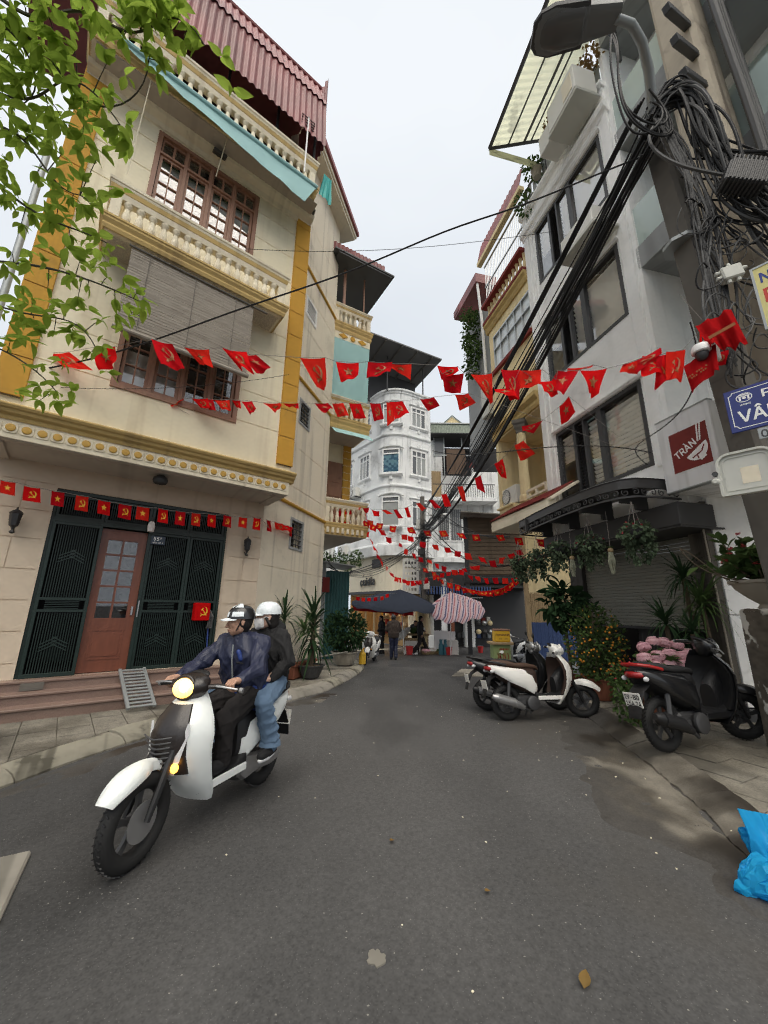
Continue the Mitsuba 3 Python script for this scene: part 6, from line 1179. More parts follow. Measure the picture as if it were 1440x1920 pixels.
def scooter(name, label, M, C, R=0.275, steer=0.0, wb=1.32, style='sh', plate=None, lit=False, detail=True, group=None):
    s = thing(name, label, 'motor scooter', group)
    TAIL = {'rear_body', 'side_panel', 'seat', 'grab_rail', 'tail_light', 'rear_indicator', 'rear_fender', 'plate', 'characters'}
    def o(n, m, k, sm=35, parent=s):
        m = cat(*m) if isinstance(m, list) else m
        if n in TAIL: v = np.array(m[0]); v[:, 0] = np.where(v[:, 0] < 0, v[:, 0] * 0.72, v[:, 0]); m = (v, m[1])
        return put(n, shp(tf(m, M), k, sm), parent)
    S_ = mat(wb - 0.07, 0, R) @ mat(ry=0.0) ; 
    ax0 = np.array([wb - 0.02, 0, R]); 
    # steering: rotate about the raked axis through the head
    rake = math.radians(25); hx = wb - 0.06 - 0.62 * math.tan(rake)
    ST = mat(wb - 0.08, 0, R) @ mat(ry=-rake) @ mat(rz=steer) @ mat(ry=rake) @ mat(-(wb - 0.08), 0, -R)
    o2 = lambda n, m, k, sm=35, parent=s: put(n, shp(tf(tf(m if not isinstance(m, list) else cat(*m), ST), M), k, sm), parent)
    wheel(s, M @ mat(0, 0, R), R, False, C.get('alloy', 'm_darkalloy'), tread=detail)
    wheel(s, M @ ST @ mat(wb, 0, R), R, True, C.get('alloy', 'm_darkalloy'), tread=detail)
    for y in (-0.085, 0.085): o2('fork', tube([(wb, y, R), (wb - 0.05, y, R + 0.12), (wb - 0.16, y * 0.9, R + 0.36)], [0.018, 0.024, 0.026], 8), 'm_blackplastic')
    # front fender: curved blade over the wheel
    fr, n = [], 15
    for i in range(n):
        t = i / (n - 1); a = math.radians(34 + 82 * t); w = 0.03 + 0.055 * math.sin(PI * min(1, t * 1.15 + 0.12)) ** 0.6; rr = R + 0.03 + 0.02 * math.sin(PI * t) + 0.03 * (1 - t) ** 3
        c, sn = math.cos(a), math.sin(a); dn = 0.012 + 0.045 * math.sin(PI * min(1, t * 0.9 + 0.05))
        fr.append([[wb + (rr + h) * c, y, R + (rr + h) * sn] for y, h in ((-w, -dn), (-w * 1.02, -0.02), (-w * 0.75, 0.012), (-w * 0.3, 0.028), (0, 0.032), (w * 0.3, 0.028), (w * 0.75, 0.012), (w * 1.02, -0.02), (w, -dn), (w * 0.85, -dn), (w * 0.85, -0.03), (0, 0.015), (-w * 0.85, -0.03), (-w * 0.85, -dn))])
    o2('front_fender', loft(fr), C['body'], 50)
    # apron: horizontal rings from the foot to the neck
    def apron(inset, x_off, z0=0.0, z1=1.0, k=13, sc=1.0):
        L = [(0.22, wb - 0.45, 0.155, 0.03), (0.28, wb - 0.42, 0.19, 0.06), (0.36, wb - 0.37, 0.215, 0.10), (0.46, wb - 0.33, 0.235, 0.14), (0.58, wb - 0.30, 0.245, 0.17), (0.70, wb - 0.30, 0.255, 0.19), (0.80, wb - 0.315, 0.225, 0.17), (0.90, wb - 0.345, 0.155, 0.12), (0.97, wb - 0.37, 0.085, 0.07)]
        g = []
        for z, x, w, b in L:
            t = (z - 0.22) / 0.75
            if t < z0 or t > z1: continue
            w2 = w * sc - inset; ring = [[x + x_off + b * (1 - (y / w) ** 2) ** 0.8 - 0.02, y, z] for y in np.linspace(-w2, w2, k)]
            ring += [[x + x_off - 0.03 + b * 0.72 * max(0, 1 - (y / w) ** 2) - 0.03, y, z] for y in np.linspace(w2, -w2, k)]
            g.append(ring)
        return loft(g)
    o('front_shield', apron(0, 0), C['body'], 40)
    o('centre_panel', apron(0, 0.014, 0.30, 0.98, 13, 0.64), C['panel'], 40)
    if style == 'sh':
        for i in range(7):
            z = 0.52 + i * 0.032; w = 0.075 + 0.008 * i; xx = wb - 0.152 + 0.010 * i
            o('grille_slat', tube([(xx + 0.028 - 0.17 * (1 - (1 - (yy / 0.245) ** 2) ** 0.8), yy, z + 0.5 * abs(yy) * 0.25) for yy in np.linspace(-w, w, 9)], 0.006, 5), 'm_darkalloy')
        for y in (-1, 1):
            k = o('indicator', loft([[[wb - 0.30 + 0.16 - 0.01 - q * 0.045, y * (0.105 + q * 0.055 + dy), zz + dz] for dy, dz in ((-0.025 * (1.1 - q), -0.015), (0.02, -0.02), (0.02, 0.03), (-0.02 * (1.1 - q), 0.035))] for q, zz in ((0.0, 0.50), (0.35, 0.58), (0.8, 0.70), (1.0, 0.76))]), 'm_clearlens', 30)
            mm = shp(tf(ellip((wb - 0.30 + 0.15, y * 0.125, 0.525), (0.025, 0.028, 0.03), 7), M), 'm_amber', True)
            if lit: mm['emitter'] = {'type': 'area', 'radiance': {'type': 'rgb', 'value': [0.8, 0.33, 0.04]}}
            put('amber_bulb', mm, k)
    o('leg_shield', apron(0.02, -0.05, 0.15, 0.95), C['inner'], 40)
    o('front_inner_fender', loft([sring(x, w, z0, z1) for x, w, z0, z1 in ((wb - 0.46, 0.08, 0.26, 0.60), (wb - 0.36, 0.09, 0.30, 0.70), (wb - 0.26, 0.07, 0.42, 0.78))]), 'm_blackplastic')
    # floor and under-body
    o('floorboard', loft([sring(x, w, z0, z1, 0.5) for x, w, z0, z1 in ((0.42, 0.15, 0.30, 0.42), (0.55, 0.165, 0.27, 0.365), (0.78, 0.17, 0.26, 0.35), (wb - 0.40, 0.15, 0.27, 0.40))]), 'm_blackplastic')
    o('floor_trim', [loft([sring(x, 0.012, 0.30, 0.345, 0.6) for x in (0.46, 0.95)]) if False else tf(cbox(0.45, wb - 0.42, 0.158, 0.178, 0.29, 0.345, 0.01), np.eye(4))], C.get('trim', C['body']))
    o('floor_trim', tf(cbox(0.45, wb - 0.42, -0.178, -0.158, 0.29, 0.345, 0.01), np.eye(4)), C.get('trim', C['body']))
    # rear body
    o('rear_body', loft([sring(x, w, z0, z1, 0.62) for x, w, z0, z1 in ((0.50, 0.10, 0.36, 0.72), (0.44, 0.145, 0.36, 0.755), (0.28, 0.17, 0.40, 0.765), (0.05, 0.172, 0.50, 0.775), (-0.15, 0.15, 0.60, 0.79), (-0.32, 0.10, 0.69, 0.80), (-0.40, 0.05, 0.73, 0.79))]), C['inner'], 45)
    for y in (-1, 1):
        g = []
        for x, w, z0, z1 in ((0.47, 0.12, 0.40, 0.56), (0.40, 0.160, 0.37, 0.66), (0.25, 0.183, 0.45, 0.725), (0.02, 0.186, 0.545, 0.75), (-0.18, 0.158, 0.63, 0.775), (-0.33, 0.11, 0.70, 0.79), (-0.39, 0.07, 0.735, 0.78)):
            h = (z1 - z0); g.append([[x, y * (w * 0.86), z0], [x, y * w, z0 + 0.12 * h], [x, y * (w + 0.012), z0 + 0.45 * h], [x, y * w, z0 + 0.8 * h], [x, y * (w * 0.85), z1], [x, y * (w * 0.6), z1 - 0.01], [x, y * (w * 0.6), z0 + 0.02]])
        o('side_panel', loft(g), C['side'], 50)
    o('seat', loft([sring(x, w, z0, z1, 0.6) for x, w, z0, z1 in ((0.56, 0.06, 0.70, 0.745), (0.50, 0.11, 0.72, 0.785), (0.34, 0.135, 0.735, 0.815), (0.16, 0.145, 0.745, 0.815), (0.04, 0.14, 0.76, 0.85), (-0.16, 0.12, 0.775, 0.865), (-0.28, 0.08, 0.79, 0.855))]), C['seat'], 50)
    o('grab_rail', tube([(-0.05, 0.165, 0.79), (-0.26, 0.15, 0.825), (-0.40, 0.09, 0.84), (-0.43, 0, 0.843), (-0.40, -0.09, 0.84), (-0.26, -0.15, 0.825), (-0.05, -0.165, 0.79)], 0.016, 8), C.get('rail', 'm_blackplastic'))
    o('tail_light', loft([sring(x, w, z0, z1, 0.7) for x, w, z0, z1 in ((-0.30, 0.115, 0.70, 0.77), (-0.38, 0.10, 0.705, 0.775), (-0.43, 0.05, 0.72, 0.765))]), 'm_redlens', 40)
    for y in (-1, 1): o('rear_indicator', ellip((-0.345, y * 0.125, 0.70), (0.05, 0.02, 0.025), 7), 'm_clearlens', True)
    # rear fender with plate
    o('rear_fender', [loft([[[x, y * w, z + dz] for y, dz in ((-1, 0), (-0.6, 0.02), (0.6, 0.02), (1, 0), (0.9, -0.012), (-0.9, -0.012))] for x, z, w in ((-0.22, 0.64, 0.09), (-0.36, 0.58, 0.085), (-0.46, 0.45, 0.08), (-0.50, 0.34, 0.07))])], 'm_blackplastic', 30)
    MP = mat(-0.475, 0, 0.50, ry=math.radians(-14), rz=0)
    pk = o('plate', tf(cbox(-0.006, 0.006, -0.095, 0.095, -0.07, 0.07, 0.004), MP), 'm_platewhite')
    if plate:
        for q, (tx, zz) in enumerate(((plate[0], 0.008), (plate[1], -0.055))):
            v, f = text(tx, 0.044, True, 0.002); v = np.array(v); v[:, 0] -= v[:, 0].mean() ; v[:, 0] = (v[:, 0] - (v[:, 0].max() + v[:, 0].min()) / 2) * min(1, 0.165 / np.ptp(v[:, 0]))
            o('characters', tf((np.stack([-v[:, 2], -v[:, 0], v[:, 1]], 1), f), MP @ mat(-0.0065, 0, zz)), 'm_blackplastic', False, pk)
    # engine, transmission case on the left, exhaust on the right
    o('transmission_case', loft([[[x, 0.10 + 0.05 * q, z] for q, z in ((0, z0), (0.8, z0 + 0.02), (1, (z0 + z1) / 2), (0.8, z1 - 0.02), (0, z1))] for x, z0, z1 in ((-0.09, R - 0.07, R + 0.07), (0.05, R - 0.09, R + 0.08), (0.22, R - 0.07, R + 0.08), (0.40, R - 0.09, R + 0.11), (0.47, R - 0.04, R + 0.08))]), 'm_alloy', 35)
    o('engine_block', [cbox(0.15, 0.45, -0.10, 0.10, R - 0.09, R + 0.10, 0.03), mv(lathe([(0.10, 0), (0.10, 0.03), (0.07, 0.045)], 18, 'y'), 0.36, -0.145, R)], 'm_darkalloy', 35)
    for i in range(5): o('cooling_fin', tf(box(-0.055, 0.055, -0.006, 0.0, -0.006, 0.006), mat(0.36, -0.148, R - 0.05 + i * 0.025, ry=0.5)), 'm_alloy')
    ex = o('exhaust', tube([(0.20, -0.155, R - 0.06), (0.06, -0.175, R + 0.0), (-0.10, -0.178, R + 0.05), (-0.24, -0.175, R + 0.09), (-0.30, -0.172, R + 0.105)], [0.035, 0.058, 0.066, 0.062, 0.03], 14), C.get('muffler', 'm_blackplastic'), 45)
    o('heat_shield', loft([[[x, -0.178 - 0.062 * math.cos(b), z + 0.062 * math.sin(b)] for b in np.linspace(-0.9, 1.2, 7)] + [[x, -0.178 - 0.07 * math.cos(b), z + 0.07 * math.sin(b)] for b in np.linspace(1.2, -0.9, 7)] for x, z in ((0.05, R + 0.01), (-0.08, R + 0.045), (-0.22, R + 0.085))]), C.get('shield', 'm_alloy'), 40, ex)
    o('exhaust_pipe', tube([(0.40, -0.06, R - 0.10), (0.32, -0.12, R - 0.13), (0.20, -0.155, R - 0.06)], 0.018, 8), 'm_darkalloy')
    for y in (0.12, -0.12): o('shock_absorber', tube([(-0.03, y, R + 0.03), (0.02, y * 0.95, R + 0.30)], 0.026, 8), 'm_darkalloy')
    o('swing_arm', tf(cbox(-0.06, 0.25, -0.135, -0.115, R - 0.02, R + 0.03, 0.008), np.eye(4)), 'm_darkalloy')
    if not lit: o('side_stand', tube([(0.48, 0.14, 0.28), (0.42, 0.24, 0.03)], 0.012, 6), 'm_darkalloy')
    # handlebar head
    hx = wb - 0.36; hz = 1.0
    o2('handlebar_cover', loft([[[hx + dx + b * math.cos(a), w * math.sin(a), hz + z] for a in np.linspace(0, 2 * PI, 18, endpoint=False)] for z, dx, b, w in ((-0.10, 0.0, 0.05, 0.06), (-0.06, 0.01, 0.08, 0.10), (0.0, 0.02, 0.105, 0.15), (0.05, 0.01, 0.10, 0.145), (0.085, -0.01, 0.07, 0.11), (0.10, -0.02, 0.03, 0.05))]), C['head'], 50)
    hl = shp(tf(tf(tf(ellip((0, 0, 0), (0.045, 0.088, 0.07), 12), mat(hx + 0.10, 0, hz + 0.01, ry=-0.25)), ST), M), 'm_clearlens', True)
    if lit: hl['emitter'] = {'type': 'area', 'radiance': {'type': 'rgb', 'value': [0.42, 0.225, 0.03]}}
    put('headlight', hl, s)
    if lit:
        hb = shp(tf(tf(tf(ellip((0, 0, 0), (0.02, 0.035, 0.035), 8), mat(hx + 0.132, 0.03, hz + 0.02)), ST), M), 'm_clearlens', True); hb['emitter'] = {'type': 'area', 'radiance': {'type': 'rgb', 'value': [6.0, 4.2, 1.6]}}; put('headlight_bulb', hb, s)
    o2('headlight_bezel', mv(torus(0.082, 0.014, 24, 8), hx + 0.085, 0, hz + 0.01, rz=PI / 2, ry=0), C['head'], True)
    o2('dashboard', tf(ellip((0, 0, 0), (0.05, 0.09, 0.02), 8), mat(hx - 0.06, 0, hz + 0.085, ry=0.5)), 'm_blackplastic', True)
    for y in (-1, 1):
        o2('handlebar', tube([(hx, y * 0.12, hz + 0.01), (hx - 0.03, y * 0.2, hz + 0.015), (hx - 0.06, y * 0.24, hz + 0.01)], 0.02, 8), C['head'])
        o2('grip', tube([(hx - 0.055, y * 0.235, hz + 0.01), (hx - 0.085, y * 0.36, hz - 0.01)], 0.018, 10), 'm_rubber')
        o2('bar_end', tube([(hx - 0.085, y * 0.36, hz - 0.01), (hx - 0.088, y * 0.385, hz - 0.013)], 0.02, 10), 'm_alloy')
        o2('brake_lever', tube([(hx - 0.01, y * 0.2, hz + 0.02), (hx - 0.0, y * 0.27, hz + 0.02), (hx - 0.035, y * 0.37, hz + 0.005)], 0.008, 6), 'm_alloy')
        if C.get('mirrors'):
            k = o2('mirror_stalk', tube([(hx + 0.0, y * 0.19, hz + 0.03), (hx - 0.02, y * 0.26, hz + 0.16), (hx - 0.03, y * 0.30, hz + 0.20)], 0.007, 6), 'm_blackplastic')
            o2('mirror', tf(ellip((0, 0, 0), (0.018, 0.06, 0.042), 8), mat(hx - 0.035, y * 0.32, hz + 0.23)), 'm_blackplastic', True, k)
    return s
def gpt(x, y, z=0.0): return (x, y, float(gz(y)) + z)
RID = mat(-1.14, 4.13, 0.0, rz=math.radians(-109.0)) @ mat(rx=0.02)
scooter('scooter', 'pale white motor scooter with lit yellow headlight carrying two riders on the road', RID, dict(body='m_scwhite', panel='m_scdark', inner='m_blackplastic', side='m_scwhite', seat='m_seatblack', head='m_scdark', shield='m_alloy'), R=0.27, steer=0.10, lit=True)
PW = mat(*gpt(1.93, 6.42), rz=math.radians(10)) @ mat(rx=-0.10)
scooter('scooter', 'white scooter with brown seat parked at the kerb by the kumquat tree', PW, dict(body='m_scwhite2', panel='m_brownplastic', inner='m_brownplastic', side='m_scwhite2', seat='m_seatbrown', head='m_scwhite2', shield='m_alloy', muffler='m_alloy', alloy='m_darkalloy'), R=0.25, steer=-0.45, wb=1.28, style='mode', plate=('29-V5', '301.47') if False else None)
scooter('scooter', 'dark scooter half hidden behind the parked white scooter with brown seat', mat(*gpt(1.80, 7.05), rz=math.radians(6)) @ mat(rx=-0.10), dict(body='m_scblack', panel='m_scblack', inner='m_blackplastic', side='m_scblack', seat='m_seatblack', head='m_alloy', mirrors=True), R=0.25, steer=-0.3, wb=1.25, style='mode')
scooter('scooter', 'black scooter with red trim and plate 29-BD 154.74 parked on the right pavement', mat(3.17, 4.74, 0.122, rz=math.radians(19.5)) @ mat(rx=-0.09) @ mat(s=1.08), dict(body='m_scblack', panel='m_scblack', inner='m_blackplastic', side='m_scblack', seat='m_seatblack', head='m_scblack', shield='m_blackplastic', rail='m_redtrim'), R=0.26, steer=-0.50, wb=1.27, style='mode', plate=('29-BD', '154.74'))
scooter('scooter', 'white scooter facing the camera beside the far end of the left pavement', mat(*gpt(-0.30, 15.1), rz=math.radians(-103)) @ mat(rx=-0.08), dict(body='m_scwhite2', panel='m_scdark', inner='m_blackplastic', side='m_scwhite2', seat='m_seatblack', head='m_scwhite2', alloy='m_alloy'), R=0.27, steer=0.25, wb=1.26, style='sh', detail=False)
scooter('scooter', 'white scooter with front wheel turned beside the yellow cool box far down the street', mat(*gpt(5.1, 15.2), rz=math.radians(-137)) @ mat(rx=-0.08), dict(body='m_scwhite2', panel='m_scdark', inner='m_blackplastic', side='m_scwhite2', seat='m_seatblack', head='m_scwhite2', alloy='m_alloy'), R=0.27, steer=0.3, wb=1.26, style='mode', detail=False)
# ---------------------------------------------------------------- people
MF = manifold3d.Manifold
def ball(p, r, n=16): return MF.sphere(r, n).translate([float(q) for q in p])
def hulls(groups, edge=0.02, it=10, lam=0.5):
    """each group: a list of (point, radius) hulled together; all groups joined, refined and smoothed"""
    ms = [MF.batch_hull([ball(p, r) for p, r in g]) for g in groups]
    m = MF.batch_boolean(ms, manifold3d.OpType.Add).refine_to_length(edge).to_mesh()
    t = trimesh.Trimesh(np.asarray(m.vert_properties)[:, :3], np.asarray(m.tri_verts), process=True)
    if it: trimesh.smoothing.filter_taubin(t, lamb=lam, nu=lam + 0.03, iterations=it)
    return np.asarray(t.vertices), np.asarray(t.faces)
def chain(*pr): return [[pr[i], pr[i + 1]] for i in range(len(pr) - 1)]
def folds(m, amp, fq, seed=0):
    """cloth folds: warped ridges"""
    t = trimesh.Trimesh(m[0], m[1], process=False); n = np.asarray(t.vertex_normals); v = np.asarray(t.vertices); rs = np.random.default_rng(seed); d = 0
    for k in range(5):
        w = rs.normal(size=3) * [1, 1, 1.3]; w /= np.linalg.norm(w); s = (v @ w) * fq * rs.uniform(0.7, 1.5) + rs.uniform(0, 6) + 4.5 * meshkit.fbm(v * 3.2 + k * 7, 2, seed + k)
        d = d + (1 - np.abs(np.sin(s))) ** 2 * meshkit.noise(v * 5 + k, seed + 20 + k)
    return v + n * (amp * (d - 0.9))[:, None], m[1]
def wrinkle(m, amp, fq, seed=0):
    t = trimesh.Trimesh(m[0], m[1], process=False); n = np.asarray(t.vertex_normals); v = np.asarray(t.vertices)
    d = meshkit.fbm(v * fq + seed, 3, seed) - 0.5; r = np.abs(meshkit.fbm(v * [fq * 1.8, fq * 1.8, fq * 0.6] + seed, 2, seed + 5) - 0.5)
    return v + n * (amp * (d * 1.6 - r * 1.2 + 0.2))[:, None], m[1]
def skin(name, c): plain(name, c, 0.5, specular=0.35); return name
skin('m_skin', (0.40, 0.235, 0.165)); skin('m_skin_f', (0.50, 0.32, 0.245))
plain('m_hair', (0.012, 0.010, 0.009), 0.55)
plain('m_navy', (0.014, 0.018, 0.045), 0.5, sheen=0.3); plain('m_royal', (0.012, 0.035, 0.17), 0.55); plain('m_blackcloth', (0.010, 0.010, 0.011), 0.85, sheen=0.2)
plain('m_trousers', (0.012, 0.010, 0.010), 0.9); plain('m_jeans', (0.105, 0.165, 0.25), 0.9); plain('m_maskwhite', (0.72, 0.72, 0.72), 0.8); plain('m_helmetwhite', (0.66, 0.71, 0.73), 0.25, clearcoat=0.8)
def _check(p, n, uv): return mi.Color3f(0.02)
plain('m_browncloth', (0.045, 0.032, 0.026), 0.85)
def hand(w, d, up, curl, side):
    """a closed hand round a grip: palm at w, knuckles along d, fingers curl down; side = +1 thumb towards +side"""
    w, d, up = [np.array(q, float) for q in (w, d, up)]; d /= np.linalg.norm(d); s = np.cross(up, d); s /= np.linalg.norm(s); g = []
    k = w + d * 0.07
    g.append([(w, 0.028), (w + d * 0.03 + s * 0.025, 0.022), (w + d * 0.03 - s * 0.025, 0.022), (k + s * 0.032, 0.014), (k - s * 0.032, 0.013)])
    for i, q in enumerate((-0.032, -0.011, 0.011, 0.031)):
        l = (0.034, 0.040, 0.042, 0.038)[i]; a = k + s * q; b = a + d * l * 0.8 - up * l * 0.55 * curl; c = b - up * l * 0.8 - d * 0.012 * curl; e = c - up * l * 0.35 - d * l * 0.7 * curl
        g += [[(a, 0.0105), (b, 0.0098)], [(b, 0.0098), (c, 0.0090)], [(c, 0.0090), (e, 0.0082)]]
    t0 = w + d * 0.015 + s * 0.03 * side; t1 = t0 + d * 0.03 + s * 0.018 * side - up * 0.015; t2 = t1 + d * 0.025 - up * 0.022 - s * 0.012 * side; g += [[(t0, 0.014), (t1, 0.0115)], [(t1, 0.0115), (t2, 0.0095)]]
    return g
def head_groups(c, yaw, pitch=0.0, s=1.0):
    """skull, jaw, nose, brow, lips and ears round the head centre c, looking along yaw"""
    R_ = mat(*c, rz=yaw, ry=pitch, s=s); P = lambda x, y, z: tuple((R_ @ [x, y, z, 1])[:3])
    g = [[(P(-0.02, 0, 0.045), 0.092), (P(0.015, 0, 0.04), 0.085)], [(P(0.03, 0, 0.0), 0.070), (P(0.035, 0, -0.055), 0.055), (P(0.055, 0, -0.085), 0.026), (P(0.0, 0.035, -0.05), 0.04), (P(0.0, -0.035, -0.05), 0.04)],
         [(P(0.092, 0, 0.012), 0.011), (P(0.113, 0, -0.030), 0.0125)], [(P(0.104, 0.013, -0.033), 0.009), (P(0.104, -0.013, -0.033), 0.009)],
         [(P(0.083, 0.035, 0.026), 0.012), (P(0.083, -0.035, 0.026), 0.012)], [(P(0.082, 0.022, -0.060), 0.0085), (P(0.095, 0, -0.058), 0.009), (P(0.082, -0.022, -0.060), 0.0085)], [(P(0.08, 0.018, -0.073), 0.0085), (P(0.09, 0, -0.072), 0.009), (P(0.08, -0.018, -0.073), 0.0085)],
         [(P(0.06, 0.045, -0.015), 0.022), (P(0.05, 0.04, -0.03), 0.022)], [(P(0.06, -0.045, -0.015), 0.022), (P(0.05, -0.04, -0.03), 0.022)],
         [(P(-0.005, 0.088, 0.015), 0.012), (P(-0.012, 0.092, -0.015), 0.010), (P(-0.022, 0.094, 0.012), 0.010)], [(P(-0.005, -0.088, 0.015), 0.012), (P(-0.012, -0.092, -0.015), 0.010), (P(-0.022, -0.094, 0.012), 0.010)]]
    return g, P, R_
def face_parts(o, P, R_, skinm, brows=True):
    for y in (-0.032, 0.032):
        o('eye', tf(ellip((0.080, y, 0.004), (0.008, 0.0125, 0.0065), 8), R_), 'm_whiteframe', True); o('iris', tf(ellip((0.0865, y, 0.004), (0.003, 0.0055, 0.0055), 6), R_), 'm_hair', True)
        if brows: o('eyebrow', tf(loft([[[0.090 - 0.15 * abs(t) * 0.1, y + t * 0.02, 0.030 - 0.004 * abs(t) + q] for q in (-0.0035, 0.0035)] + [[0.097, y + t * 0.02, 0.030 - 0.004 * abs(t)]] for t in (-1, -0.3, 0.4, 1)]), R_), 'm_hair')
    o('lips', tf(ellip((0.0925, 0, -0.0655), (0.007, 0.021, 0.006), 8), R_), 'm_lips', True)
plain('m_lips', (0.26, 0.11, 0.09), 0.5)
def person(label, M, J, cl, group=None, edge=0.022):
    """J: joints; cl: clothing materials"""
    g = []
    hp, ch, nk, hd = J['hip'], J['chest'], J['neck'], J['head']
    hg, P, R_ = head_groups(hd, J.get('yaw', 0), J.get('pitch', 0))
    g += hg; g += [[(nk, 0.055), (P(-0.02, 0, -0.03), 0.055)], [(nk, 0.06), (ch, 0.10)], [(ch, 0.10), (hp, 0.10)]]
    for s in ('l', 'r'):
        g += chain((J['sh' + s], 0.05), (J['el' + s], 0.04), (J['wr' + s], 0.03)); g += [[(J['sh' + s], 0.05), (ch, 0.08)], [(hp, 0.09), (J['hj' + s], 0.08)]]; g += chain((J['hj' + s], 0.08), (J['kn' + s], 0.055), (J['an' + s], 0.035))
        g += hand(J['wr' + s], J['hd' + s], J.get('hup' + s, (0, 0, 1)), J.get('curl', 1.0), 1 if s == 'r' else -1)
    key = put('person', shp(tf(hulls(g, 0.011, 4), M), J.get('skin', 'm_skin'), True)); tag(key, label, 'person', group)
    o = lambda n, m, k, sm=True: put(n, shp(tf(m, M), k, sm), key)
    mk = J.get('masked')
    if J.get('face', True): face_parts(o, P, R_, 'm_skin')
    # jacket
    jk = [[((hp[0], hp[1] - 0.085, hp[2] + 0.02), 0.135), ((hp[0], hp[1] + 0.085, hp[2] + 0.02), 0.135), ((ch[0], ch[1] - 0.095, ch[2]), 0.15), ((ch[0], ch[1] + 0.095, ch[2]), 0.15)],
          [((ch[0], ch[1] - 0.095, ch[2]), 0.15), ((ch[0], ch[1] + 0.095, ch[2]), 0.15), (J['shl'], 0.088), (J['shr'], 0.088), (nk, 0.08)], [(nk, 0.08), ((nk[0] + 0.01, nk[1], nk[2] + 0.045), 0.074)]]
    for s in ('l', 'r'): jk += chain((J['sh' + s], 0.088), (J['el' + s], 0.073), (tuple(np.array(J['wr' + s]) - 0.02 * np.array(J['hd' + s]) / np.linalg.norm(J['hd' + s])), 0.052))
    o('jacket', folds(hulls(jk, edge * 0.62, 8), 0.017, 24, 3), cl['jacket'])
    o('waistband', wrinkle(hulls([[((hp[0], hp[1] - 0.09, hp[2] - 0.05), 0.125), ((hp[0], hp[1] + 0.09, hp[2] - 0.05), 0.125), ((hp[0], hp[1] - 0.09, hp[2] + 0.05), 0.135), ((hp[0], hp[1] + 0.09, hp[2] + 0.05), 0.135)]], edge, 6), 0.014, 13, 8), cl.get('hem', cl['jacket']))
    tr = [[(hp, 0.12), (J['hjl'], 0.115), (J['hjr'], 0.115)]]
    for s in ('l', 'r'): tr += chain((J['hj' + s], 0.115), (J['kn' + s], 0.088), (J['an' + s], cl.get('cuff', 0.068)))
    o('trousers', folds(hulls(tr, edge * 0.7, 8), 0.014, 26, 9), cl['trousers'])
    for s in ('l', 'r'):
        a, t = np.array(J['an' + s]), np.array(J['toe' + s]); d = t - a; d[2] = 0; d /= np.linalg.norm(d)
        b = np.array([a[0], a[1], t[2]])
        o('shoe', hulls([[(tuple(b - d * 0.05), 0.040), (tuple(b + d * 0.05), 0.045), (tuple(a), 0.045)], [(tuple(b + d * 0.05), 0.045), (tuple(b + d * 0.15), 0.036), (tuple(b + d * 0.02), 0.045)]], 0.02, 5), cl['shoes'])
        o('sole', hulls([[(tuple(b - d * 0.06 - [0, 0, 0.03]), 0.022), (tuple(b + d * 0.06 - [0, 0, 0.03]), 0.035), (tuple(b + d * 0.16 - [0, 0, 0.03]), 0.022)]], 0.025, 3), cl.get('sole', cl['shoes']))
    return key, o, P, R_
def helmet_mesh(R_, a=0.128, b=0.112, h=0.125, rim=-0.005):
    r = []
    for i in range(9):
        t = i / 8; z = rim + (h - 0.0) * math.sin(t * PI / 2) ** 1.0; q = math.cos(t * PI / 2 * 0.985) ** 0.72
        r.append([[-0.012 + a * q * math.cos(u), b * q * math.sin(u), 0.04 + z] for u in np.linspace(0, 2 * PI, 28, endpoint=False)])
    r = [[[x * 0.93 - 0.001, y * 0.93, z - 0.0] for x, y, z in r[0]]] + r
    return tf(loft(r), R_)
def peak_mesh(R_, L=0.075, wid=0.098):
    g = []
    for i in range(6):
        t = i / 5; x = 0.10 + L * t; w = wid * (1 - 0.42 * t ** 2)
        g.append([[x - 0.055 * (y / wid) ** 2 * (1 + 0.6 * t), y, 0.052 - 0.022 * t - 0.018 * (y / wid) ** 2 + q] for y in np.linspace(-w, w, 11) for q in (0,)] + [[x - 0.055 * (y / wid) ** 2 * (1 + 0.6 * t), y, 0.046 - 0.022 * t - 0.018 * (y / wid) ** 2] for y in np.linspace(w, -w, 11)])
    return tf(loft(g), R_)
# driver and passenger, in the frame of their scooter
gx = 1.32 - 0.36
JD = dict(hip=(0.30, 0, 0.87), chest=(0.38, 0, 1.17), neck=(0.42, 0, 1.335), head=(0.465, 0.0, 1.465), yaw=-0.75, shl=(0.39, 0.195, 1.285), shr=(0.39, -0.195, 1.285), ell=(0.60, 0.325, 1.09), elr=(0.60, -0.325, 1.09), wrl=(gx - 0.155, 0.305, 1.035), wrr=(gx - 0.155, -0.305, 1.035),
          hdl=(1, 0.0, 0.06), hdr=(1, 0.0, 0.06), hjl=(0.32, 0.10, 0.85), hjr=(0.32, -0.10, 0.85), knl=(0.74, 0.17, 0.74), knr=(0.74, -0.17, 0.74), anl=(0.70, 0.125, 0.435), anr=(0.72, -0.125, 0.435), toel=(0.9, 0.13, 0.405), toer=(0.9, -0.13, 0.405), curl=1.0)
kd, o, P, R_ = person('driver in navy jacket and chequered black and white helmet steering the moving white scooter', RID, JD, dict(jacket='m_navy', hem='m_royal', trousers='m_trousers', shoes='m_blackcloth'))
o('hair', hulls([[(P(-0.03, 0, 0.0), 0.085), (P(-0.035, 0, 0.05), 0.09)], [(P(-0.03, 0, -0.045), 0.06), (P(-0.04, 0, 0.0), 0.07)]], 0.02, 3), 'm_hair')
def _helmcheck(p, n, uv): return mix((0.012, 0.012, 0.013), (0.70, 0.70, 0.70), smoothstep(0.48, 0.52, uv.x))
o('helmet', helmet_mesh(R_), 'm_scblack', 40)
